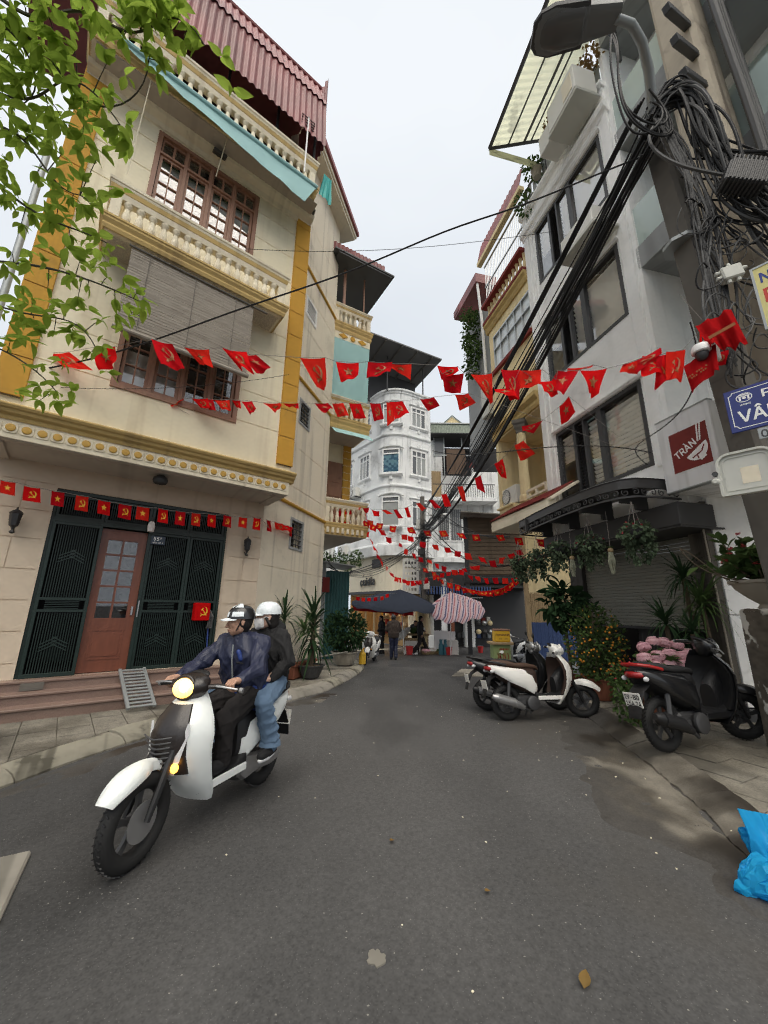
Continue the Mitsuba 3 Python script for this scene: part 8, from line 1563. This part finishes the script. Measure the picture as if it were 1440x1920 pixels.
# ---- euphorbia in an urn at the right edge
eu = thing('euphorbia', 'thorny euphorbia with red flowers growing from a stone urn at the right edge', 'plant')
ux, uy, uz = 4.66, 4.72, 1.66
urn = obj('urn', mv(lathe([(0.10, 0), (0.13, 0.02), (0.10, 0.06), (0.20, 0.14), (0.30, 0.24), (0.33, 0.30), (0.36, 0.31), (0.36, 0.345), (0.31, 0.345), (0.29, 0.3)], 26), ux, uy, uz), 'm_claypot', eu, None, 35)
rr = random.Random(9)
for k in range(16):
    a = rr.uniform(0, 6.3) if k % 2 else rr.uniform(2.2, 4.6); L = rr.uniform(0.35, 0.66); e = rr.uniform(0.25, 1.1); p = np.array([ux, uy, uz + 0.33]); d = np.array([math.cos(a) * math.cos(e), math.sin(a) * math.cos(e), math.sin(e)])
    q = [p + d * 0.05, p + d * L * 0.5 + [0, 0, -0.03], p + d * L + [0, 0, 0.05]]; obj('stem', tube(spl(q, 8), [0.012] * 5 + [0.009] * 3, 6), 'm_bark', eu)
    for j in range(15):
        t = 0.35 + 0.65 * j / 14; b = p + d * L * t + [rr.gauss(0, 0.02), rr.gauss(0, 0.02), rr.gauss(0.02, 0.02)]; M = rot_to(d * 0.4 + [rr.gauss(0, 0.6), rr.gauss(0, 0.6), rr.gauss(0.3, 0.4)], rr.uniform(-1, 1)); M[:3, :3] *= rr.uniform(0.7, 1.2); M[:3, 3] = b; obj('leaf', tf(leaf(0.18, 0.045, 0.25, 0.25, 4), M), 'm_leaf_mid', eu, None, True)
    if k % 3:
        fk = [tf(leaf(0.036, 0.018, 0.2, 0.0, 2), mat(*(p + d * (L + 0.05) + [rr.gauss(0, 0.015), rr.gauss(0, 0.015), rr.gauss(0.07, 0.01)]), rz=rr.uniform(0, 6), ry=rr.uniform(-0.6, 0.6))) for _ in range(12)]; obj('flower', cat(*fk), 'm_redflower', eu)
for k in range(2): obj('stem', tube(spl([(ux - 0.2, uy, uz + 0.35), (ux - 0.55, uy - 0.02, uz + 0.38), (ux - 0.85, uy, uz + 0.55 + 0.1 * k), (ux - 0.98, uy, uz + 0.72)], 14), 0.007, 5), 'm_bark', eu)
pd = thing('stone_pedestal', 'peeling rough pillar carrying the stone urn at the right edge', 'pillar')
_pd = subd(cbox(4.46, 4.95, 4.5, 4.98, 0.1, 1.66, 0.03), 0.08); _v = np.array(_pd[0]); _v += (meshkit.fbm(_v * 6, 3, 4) - 0.5)[:, None] * 0.05
def _peel(p, n, uv): return mix(mix((0.15, 0.125, 0.095), (0.05, 0.043, 0.033), fbm(p.x * 14, p.y * 14, p.z * 14, 3)), (0.50, 0.48, 0.43), smoothstep(0.56, 0.60, fbm(p.x * 5 + 2, p.y * 5, p.z * 3, 4)))
scene['m_peel'] = pri(proc(_peel), 0.85); obj('pillar', (_v, _pd[1]), 'm_peel', pd, None, 40)
# ---- greenery on the roofs and far balconies
rb2 = thing('roof_creeper', 'dry orange brown creeper spilling over the roof edge of the white house', 'plant')
stuffpart('foliage', cat(*[scatter(at(FW, -1.75 + 0.23 * k, 0.15, 14.1 + 0.14 * math.sin(k * 2)), (0.24, 0.22, 0.45), 130, leaf(0.08, 0.028, 0.3, 0.3, 3), 80 + k, -0.2, noise_gap=0.3) for k in range(8)]), 'm_leaf_dry', rb2, 'dry leaves and twigs', True)
rg = thing('roof_plant', 'green potted plant on the far corner of the white house roof', 'plant')
stuffpart('foliage', cat(scatter(at(FW, -2.5, 0.1, 14.2), (0.3, 0.25, 0.35), 160, leaf(0.12, 0.03, 0.3, 0.4, 4), 91), scatter(at(FW, -3.0, 0.1, 13.5), (0.35, 0.25, 0.4), 160, leaf(0.11, 0.03, 0.3, 0.4, 4), 92)), 'm_leaf_mid', rg, 'green leaves', True); obj('pot', mv(lathe([(0.1, 0), (0.16, 0.3)], 14), *at(FW, -2.4, 0.1, 13.7)), 'm_claypot', rg)
zv = thing('climbing_vine', 'climbing vine on the narrow dark house beyond the yellow house', 'plant')
stuffpart('foliage', cat(*[scatter(at(FW, -7.2 + 0.12 * (k % 3), 0.0, 10.6 + 0.42 * k), (0.35, 0.25, 0.35), 120, leaf(0.13, 0.045, 0.3, 0.3, 3), 100 + k, -0.2) for k in range(7)]), 'm_leaf_mid', zv, 'hanging leaves', True)
bv = thing('balcony_plant', 'green plants on the balcony of the old white house behind the shed', 'plant')
stuffpart('foliage', cat(*[scatter(at(F6, 0.4 + 0.5 * k, 0.5, 4.1 + 0.3 * (k % 2)), (0.4, 0.3, 0.5), 130, leaf(0.16, 0.05, 0.3, 0.3, 3), 110 + k) for k in range(6)]), 'm_leaf_mid', bv, 'balcony leaves', True)
# ---------------------------------------------------------------- the market corner and small things
def umbrella(name, label, top, rim, m, under, pole_xy, zb, flap=0.18, nseg=8):
    """a large tilted market umbrella: top point, rim points, hanging flap"""
    t = thing(name, label, 'umbrella'); top = np.array(top); rim = np.array(rim, float); n = len(rim); g = []
    for k in range(5):
        q = k / 4; row = []
        for i in range(n * 4):
            a = rim[i // 4] * (1 - (i % 4) / 4) + rim[(i // 4 + 1) % n] * ((i % 4) / 4); p = top + (a - top) * q; s_ = math.sin(PI * (i % 4) / 4); p = p - np.array([0, 0, 1]) * (0.10 * s_ * q - 0.05 * math.sin(PI * q)); row.append(p)
        g.append(row)
    row = [p - np.array([0, 0, flap * (0.75 + 0.35 * math.sin(i * 1.9))]) + (p - top) * [0.02, 0.02, 0] for i, p in enumerate(g[-1])]; g.append(row)
    obj('canopy', loft(g, cap=False), m, t, None, 50)
    obj('pole', tube([(*pole_xy, zb), (top[0], top[1], top[2] + 0.05)], 0.022, 8), 'm_whiteframe', t)
    for p in rim: obj('rib', tube([top - [0, 0, 0.04], (top + p) / 2 - [0, 0, 0.0], p - [0, 0, 0.03]], 0.008, 4), 'm_zinc', t)
    return t
scene['m_umbdark'] = {'type': 'principledthin', 'base_color': rgb((0.045, 0.052, 0.070)), 'roughness': 0.6, 'diff_trans': 0.2}
def _stripe(p, n, uv):
    c = dr.cos(0.35); s = (p.x * 0.9 + p.y * 0.25 - p.z * 0.5) * 4.6; f = s - dr.floor(s)
    col = mix((0.68, 0.56, 0.58), (0.16, 0.15, 0.26), smoothstep(0.26, 0.30, f) * (1 - smoothstep(0.46, 0.50, f)))
    return mix(col, (0.52, 0.20, 0.22), smoothstep(0.66, 0.70, f) * (1 - smoothstep(0.86, 0.90, f)))
scene['m_umbstripe'] = {'type': 'principledthin', 'base_color': proc(_stripe), 'roughness': 0.6, 'diff_trans': 0.7}
u1 = umbrella('market_umbrella', 'dark navy market umbrella with red lining over the stall', (0.80, 18.2, 2.52), [(-1.35, 17.5, 1.95), (-0.2, 16.7, 1.72), (1.1, 16.6, 1.68), (2.35, 17.4, 1.74), (2.6, 18.6, 1.8), (1.9, 19.7, 1.95), (0.3, 19.9, 2.0), (-1.1, 19.0, 2.0)], 'm_umbdark', None, (1.0, 18.2), -0.4)
scene['m_redlining'] = {'type': 'principledthin', 'base_color': rgb((0.40, 0.03, 0.03)), 'roughness': 0.7, 'diff_trans': 0.5}
cl_ = cloth(np.eye(4), [(-1.3, -17.55, 1.9), (1.3, -16.75, 1.62), (1.3, -16.8, 1.38), (-1.3, -17.6, 1.55)], 'tmp_c', '', '', 'm_redlining', 0.08, 30, 6, 8); scene[u1 + '__red_valance'] = scene.pop(cl_); labels.pop(cl_)
umbrella('market_umbrella', 'tilted striped white, red and blue market umbrella', (3.1, 18.0, 2.42), [(2.15, 17.3, 1.62), (2.7, 16.9, 1.35), (3.6, 16.9, 1.42), (4.45, 17.3, 1.72), (4.55, 18.3, 2.0), (4.0, 19.2, 2.2), (3.0, 19.3, 2.1), (2.2, 18.6, 1.8)], 'm_umbstripe', None, (3.05, 18.1), -0.45, 0.28)
# stall
zs = -0.38
stl = thing('market_stall', 'low wooden market stall table with goods under the dark umbrella', 'stall')
obj('table_top', cbox(0.95, 2.2, 18.85, 19.4, zs + 0.82, zs + 0.90, 0.01), 'm_timber', stl)
for x in (1.0, 2.12):
    for y in (18.92, 19.32): obj('leg', cbox(x, x + 0.05, y, y + 0.05, zs, zs + 0.82, 0.006), 'm_timber', stl)
fb_ = thing('white_foam_box', 'white foam box on the ground in front of the stall table', 'box'); obj('body', cbox(1.05, 1.62, 18.5, 18.8, zs, zs + 0.62, 0.03), 'm_ac', fb_); obj('lid', cbox(1.03, 1.64, 18.48, 18.82, zs + 0.62, zs + 0.72, 0.02), 'm_timber', fb_)
for k, (x, m) in enumerate(((1.15, 'm_ac'), (1.45, 'm_leaf_mid'), (1.85, 'm_ac'))): 
    t = thing('goods_bag', ('white plastic bag of goods at the left end of the stall', 'green vegetables on the middle of the stall', 'white bag at the right end of the stall')[k], 'bag'); obj('bag', wrinkle(hulls([[((x, 19.1, zs + 1.02), 0.13), ((x + 0.1, 19.05, zs + 1.1), 0.09)]], 0.03, 3), 0.05, 12, k), m, t, None, True)
pb = thing('plastic_bag_bundle', 'large pale plastic bag hanging at the left of the stall', 'bag'); obj('bag', wrinkle(hulls([[((0.78, 18.5, 0.45), 0.2), ((0.72, 18.5, 0.72), 0.12), ((0.95, 18.5, 0.5), 0.15)]], 0.04, 3), 0.07, 9, 3), 'm_ac', pb, None, True)
def bucket(x, y, label, m='m_bucket', s=1.0):
    t = thing('bucket', label, 'bucket'); z = float(gz(y)); obj('body', mv(lathe([(0.11 * s, 0), (0.12 * s, 0.01), (0.155 * s, 0.30 * s), (0.17 * s, 0.31 * s), (0.17 * s, 0.33 * s), (0.15 * s, 0.33 * s), (0.11 * s, 0.03)], 20), x, y, z), m, t, None, 35); obj('handle', tube([(x + 0.15 * s * math.cos(a), y, z + 0.32 * s + 0.06 * math.sin(a)) for a in np.linspace(0, PI, 9)], 0.006, 5), 'm_zinc', t)
plain('m_bucket', (0.45, 0.03, 0.03), 0.4)
bucket(1.22, 18.1, 'red bucket at the foot of the stall', s=1.1); bucket(3.0, 18.3, 'red bucket beside the white boards right of the gas bottles'); bucket(4.8, 19.8, 'red bucket hanging far right under the striped umbrella', s=0.9)
t = thing('pile_of_produce', 'baskets of produce on the ground behind the walking woman', 'basket')
for k in range(3): obj('basket', mv(lathe([(0.16, 0), (0.25, 0.16), (0.27, 0.17), (0.24, 0.16)], 18), 2.0 + 0.28 * k, 18.5 + 0.1 * k, -0.36), 'm_timber', t, None, 35); obj('produce', wrinkle(ellip((2.0 + 0.28 * k, 18.5 + 0.1 * k, -0.2), (0.22, 0.22, 0.11), 10), 0.06, 14, k), ('m_pink', 'm_ac', 'm_leaf_mid')[k], t, None, True)
brd = thing('white_boards', 'white foam boards standing behind the blue gas bottles', 'board'); obj('tall_board', cbox(2.38, 3.0, 18.55, 18.6, -0.38, 0.70, 0.01), 'm_letter', brd); obj('low_board', cbox(3.02, 3.48, 18.5, 18.9, -0.38, 0.28, 0.02), 'm_ac', brd); obj('side_board', cbox(3.0, 3.4, 18.75, 18.8, -0.38, 0.66, 0.01), 'm_letter', brd)
plain('m_gas', (0.03, 0.13, 0.17), 0.4, clearcoat=0.3)
for k, x in enumerate((2.66, 2.86)):
    t = thing('gas_bottle', ('left blue gas bottle in front of the white boards', 'right blue gas bottle in front of the white boards')[k], 'gas bottle'); M = mat(x, 18.35, -0.36)
    obj('cylinder', tf(lathe([(0.085, 0), (0.1, 0.02), (0.1, 0.42), (0.085, 0.50), (0.035, 0.54), (0.03, 0.58)], 18), M), 'm_gas', t, None, 35); obj('collar', tf(lathe([(0.065, 0.53), (0.07, 0.68), (0.066, 0.68), (0.06, 0.53)], 14), M), 'm_gas', t, None, 35); obj('valve', tf(lathe([(0.018, 0.57), (0.025, 0.62), (0.012, 0.66)], 8), M), 'm_steel', t)
sc2 = thing('yellow_banner', 'mottled yellow and brown notice wrapped round the foot of the far pole', 'banner'); obj('wrap', mv(lathe([(0.26, 0.35), (0.27, 0.9), (0.27, 1.9)], 14), 1.95, 19.3, -0.4), 'm_yellow', sc2, None, 40)
bt = thing('perforated_board', 'white perforated panel beside the far pole above the dark umbrella', 'panel'); obj('board', [wallp(rect(0, 0.85, 2.4, 4.2).difference(so.unary_union([rect(0.12 + 0.16 * i, 0.22 + 0.16 * i, 2.55 + 0.27 * j, 2.68 + 0.27 * j) for i in range(4) for j in range(6)])), 0, 0.03)], 'm_ac', bt, frame(1.0, 19.9, 92))
# yellow cool box on its stand
yc = thing('cool_box', 'bright yellow cool box with brown lid standing on a wooden board', 'box'); plain('m_coolyellow', (0.66, 0.40, 0.03), 0.4)
obj('body', cbox(3.93, 4.47, 14.05, 14.4, 0.565, 0.93, 0.02), 'm_coolyellow', yc); obj('lid', cbox(3.92, 4.48, 14.04, 14.41, 0.93, 0.99, 0.015), 'm_wood', yc)
for k in range(7): obj('pattern_ring', [mv(torus(0.028, 0.006, 12, 5), 3.99 + k * 0.07, 14.045, 0.80)], 'm_terracotta', yc)
for k in range(2): obj('small_print', box(4.06 + 0.2 * k, 4.18 + 0.2 * k, 14.046, 14.052, 0.655, 0.675), 'm_terracotta', yc)
ys_ = thing('painted_stand', 'green painted stall stand with red lettering below the yellow cool box', 'stand'); plain('m_standgreen', (0.24, 0.30, 0.12), 0.6)
obj('cabinet', cbox(3.86, 4.46, 14.08, 14.5, -0.2, 0.47, 0.012), 'm_standgreen', ys_); obj('board', cbox(3.76, 4.56, 13.98, 14.55, 0.475, 0.56, 0.012), 'm_timber', ys_)
for k in range(5): obj('painted_figure', [tube([(4.02 + 0.085 * k, 14.072, -0.03), (4.02 + 0.085 * k + 0.02 * (-1) ** k, 14.072, 0.1), (4.0 + 0.085 * k, 14.072, 0.2)], 0.012, 5)], 'm_redtrim', ys_)
for k in range(6): obj('painted_stroke', box(4.08 + 0.055 * k, 4.115 + 0.055 * k, 14.07, 14.078, 0.30, 0.35), 'm_redtrim', ys_)
hs = thing('garden_hose', 'pale hose lying along the pavement toward the stall', 'hose'); obj('hose', tube(spl([(-1.0, 12.9, 0.12), (-0.6, 15.5, 0.1), (0.2, 17.0, 0.0), (1.0, 18.2, -0.05)], 20), 0.02, 6), 'm_trim', hs)
yj = thing('yellow_jug', 'small yellow jug beside the potted bush', 'jug'); obj('body', mv(lathe([(0.1, 0), (0.11, 0.02), (0.11, 0.3), (0.05, 0.38), (0.04, 0.44)], 14), -0.62, 12.85, float(gz(12.85)) + 0.12), 'm_coolyellow', yj, None, 35)
# flag parcel, mop on the gate
fp_ = thing('red_gift_flag', 'red flag with yellow hammer and sickle folded over a box on the gate', 'flag'); obj('box', fb(-1.17, -0.90, 1.36, 1.68, -0.06, 0.12, 0.01), 'm_flag', fp_, FA)
ev, ef = _EMB[1]; obj('emblem', tf(cat((np.stack([ev[:, 0] * 0.26, np.zeros(len(ev)) - 0.124, 0.3 - ev[:, 1] * 0.3], 1), ef), (np.stack([ev[:, 0] * 0.26, np.zeros(len(ev)) - 0.123, 0.3 - ev[:, 1] * 0.3], 1), ef[:, ::-1])), FA @ mat(-1.15, 0, 1.37)), 'm_emblem', fp_)
mp = thing('mop', 'mop with blue handle leaning head up against the gate', 'mop'); obj('handle', tube([at(FA, -0.86, 0.10, 0.56), at(FA, -0.88, 0.02, 1.3)], 0.014, 8), 'm_royal', mp)
stuffpart('strands', cat(*[tube([at(FA, -0.88, 0.04, 1.56), at(FA, -0.88 + rng.uniform(-.06, .06), 0.05 + rng.uniform(0, .06), 1.42), at(FA, -0.88 + rng.uniform(-.05, .05), 0.05 + rng.uniform(0, .05), 1.22)], 0.006, 4) for _ in range(40)]), 'm_cable_grey', mp, 'grey mop strands')
# bits at the left: pot with slippers, rag on the tiles
pt = thing('ceramic_stool', 'white ceramic pot at the left end of the granite steps', 'pot'); obj('pot', mv(lathe([(0.12, 0), (0.15, 0.04), (0.15, 0.2), (0.16, 0.24), (0.13, 0.24)], 20), -5.42, 5.72, 0.12), 'm_ac', pt, None, 35)
for k in range(2): t = thing('slipper', ('left dark blue slipper on the white pot', 'right dark blue slipper on the white pot')[k], 'slipper'); obj('sole', tf(cbox(-0.045, 0.045, -0.11, 0.11, 0, 0.02, 0.01), mat(-5.46 + 0.1 * k, 5.70, 0.37, rx=0.9, rz=0.5)), 'm_navy', t); obj('strap', tf(cbox(-0.05, 0.05, 0.0, 0.09, 0.015, 0.05, 0.015), mat(-5.46 + 0.1 * k, 5.70, 0.37, rx=0.9, rz=0.5)), 'm_navy', t)
rg_ = thing('folded_rag', 'dirty yellow brown rag lying on the tiles before the steps', 'rag'); plain('m_rag', (0.26, 0.17, 0.06), 0.95)
obj('rag', wrinkle(subd(mv(cbox(-0.17, 0.17, -0.06, 0.06, 0, 0.035, 0.012), -4.72, 6.02, 0.116, rz=0.62), 0.02), 0.04, 16, 2), 'm_rag', rg_, None, 50)
# crumpled blue plastic bag at the kerb
scene['m_bluebag'] = {'type': 'principledthin', 'base_color': rgb((0.03, 0.46, 0.80)), 'roughness': 0.16, 'diff_trans': 0.9, 'spec_trans': 0.15}
bg = thing('blue_plastic_bag', 'crumpled translucent bright blue plastic bag on the right kerb', 'bag')
_b = hulls([[((2.40, 2.86, 0.06), 0.09), ((2.62, 2.86, 0.12), 0.15), ((2.72, 3.02, 0.18), 0.11), ((2.50, 2.95, 0.12), 0.10)], [((2.14, 2.82, 0.04), 0.05), ((2.26, 2.82, 0.045), 0.06), ((2.42, 2.86, 0.06), 0.08)], [((2.44, 3.0, 0.14), 0.05), ((2.40, 3.06, 0.27), 0.04), ((2.62, 3.06, 0.25), 0.06)]], 0.03, 1)
def crumple(m, amp, fq, seed):
    t = trimesh.Trimesh(m[0], m[1], process=False); n = np.asarray(t.vertex_normals); v = np.asarray(t.vertices); d = 0
    rs = np.random.default_rng(seed)
    for k in range(9): 
        w = rs.normal(size=3); w /= np.linalg.norm(w); ph = rs.uniform(0, 6); s = (v @ w) * fq * rs.uniform(0.6, 2.2) + ph + 2.0 * meshkit.fbm(v * 4 + k, 2, seed + k); d = d + np.abs((s / PI) % 2 - 1) - 0.5
    return v + n * (amp * d / 3)[:, None], m[1]
_b = crumple(_b, 0.13, 17, 4); _b = (_b[0] + np.random.default_rng(4).normal(0, 0.006, _b[0].shape), _b[1]); _b = (_b[0] * [1, 1, 0.80] + [0.03, -0.10, 0], _b[1]); obj('bag', (np.maximum(_b[0], [-99, -99, 0.01]), _b[1]), 'm_bluebag', bg, None, False)
k = cloth(np.eye(4), [(2.36, -2.93, 0.36), (2.66, -2.97, 0.30), (2.60, -2.86, 0.10), (2.38, -2.84, 0.10)], 'tmp_d', '', '', 'm_bluebag', 0.05, 16, 10, 9); scene[bg + '__open_mouth'] = scene.pop(k); labels.pop(k)
# litter and fallen leaves
rl = random.Random(21)
for i, (x, y, L, lab) in enumerate(((0.90, 2.13, 0.075, 'curled yellow leaf on the asphalt in the lower right'), (0.10, 3.23, 0.05, 'small dry leaf in the middle of the road'), (0.65, 2.73, 0.045, 'small reddish leaf on the asphalt right of the centre'))):
    t = thing('fallen_leaf', lab, 'leaf'); obj('blade', tf(leaf(L, L * 0.33, 0.5, -0.3, 5), mat(x, y, 0.012, rz=rl.uniform(0, 6))), 'm_leaf_dry', t, None, True)
t = thing('paint_splat', 'pale flattened splat on the asphalt at the bottom centre', 'stain'); _s = sg.Polygon([(0.05 * (0.6 + 0.5 * rl.random()) * math.cos(a), 0.05 * (0.6 + 0.5 * rl.random()) * math.sin(a)) for a in np.linspace(0, 2 * PI, 22, endpoint=False)]); obj('splat', mv(extr(_s, 0.006), -0.01, 2.28, 0.0), 'm_concrete', t)
_lit = []
for i in range(20):
    y = rl.uniform(2.4, 6.3); x = 2.0 + rl.uniform(-0.2, 0.75); 
    _lit.append(tf(box(-rl.uniform(0.004, 0.018), 0.004, -0.004, 0.004, 0, 0.006), mat(x, y, 0.024 + rl.uniform(0, 0.01), rz=rl.uniform(0, 6), ry=rl.uniform(-0.3, 0.3))))
for i in range(40): _lit.append(tf(box(-rl.uniform(0.003, 0.012), 0.003, -0.004, 0.004, 0, 0.004), mat(rl.uniform(-2.2, 2.0), rl.uniform(2.0, 8.0), 0.003, rz=rl.uniform(0, 6))))
k = obj('litter', cat(*_lit), 'm_trim'); labels[k] = {'kind': 'stuff', 'label': 'scattered cigarette ends and scraps of paper in the gutter', 'category': 'litter'}
# house beyond the left edge with mesh screen, drain pipe
lf = thing('screened_building', 'building with wire mesh screen at the far left behind the tree', 'building'); FLf = frame(-9.9, 3.4, 51.15)
obj('wall', wallp(rect(-2, 1.9, -0.3, 9.0), -0.5, 0.2), 'm_oldwhite', lf, FLf)
for z in (9.0, 11.0, 13.0): obj('floor_beam', fb(-2, 1.9, z, z + 0.12, 0.0, 0.1), 'm_charcoal', lf, FLf)
for k in range(10): obj('mesh_post', fb(-1.9 + k * 0.4, -1.87 + k * 0.4, 9.0, 13.0, 0.02, 0.05), 'm_charcoal', lf, FLf)
_mm = [box(-2, 1.9, -0.03, -0.025, 9.0 + 0.12 * i, 9.008 + 0.12 * i) for i in range(33)] + [box(-2 + 0.12 * i, -1.992 + 0.12 * i, -0.03, -0.025, 9.0, 13.0) for i in range(33)]
stuffpart('wire_mesh', tf(cat(*_mm), FLf), 'm_zinc', lf, 'fine wire mesh screen')
dp_ = thing('drain_pipe', 'grey drain pipe down the left edge of the cream house', 'pipe'); obj('pipe', tube([at(FA, -4.5, 0.85, 4.2), at(FA, -4.5, 0.85, 9.4)], 0.045, 10), 'm_zinc', dp_, None, 40)
an = thing('tv_antenna', 'television antenna on a pole fixed to the terrace balustrade', 'antenna'); obj('mast', tube([at(FA, -0.45, 1.7, 11.2), at(FA, -0.45, 1.7, 12.9)], 0.02, 6), 'm_whiteframe', an)
for k in range(4): obj('rod', tube([at(FA, -0.62, 1.7 , 12.62 + k * 0.09), at(FA, -0.28, 1.7, 12.62 + k * 0.09)], 0.012, 5), 'm_charcoal', an)
obj('boom', tube([at(FA, -0.45, 1.7, 12.6), at(FA, -0.45, 1.7, 12.95)], 0.018, 5), 'm_charcoal', an)
for u, z0, z1 in ((-3.4, 8.9, 11.0), (-2.05, 10.1, 10.9)): 
    obj('cord', tube([at(FA, u, 1.6, z1), at(FA, u - 0.05, 1.2, z0)], 0.01, 4), 'm_trim', aw)
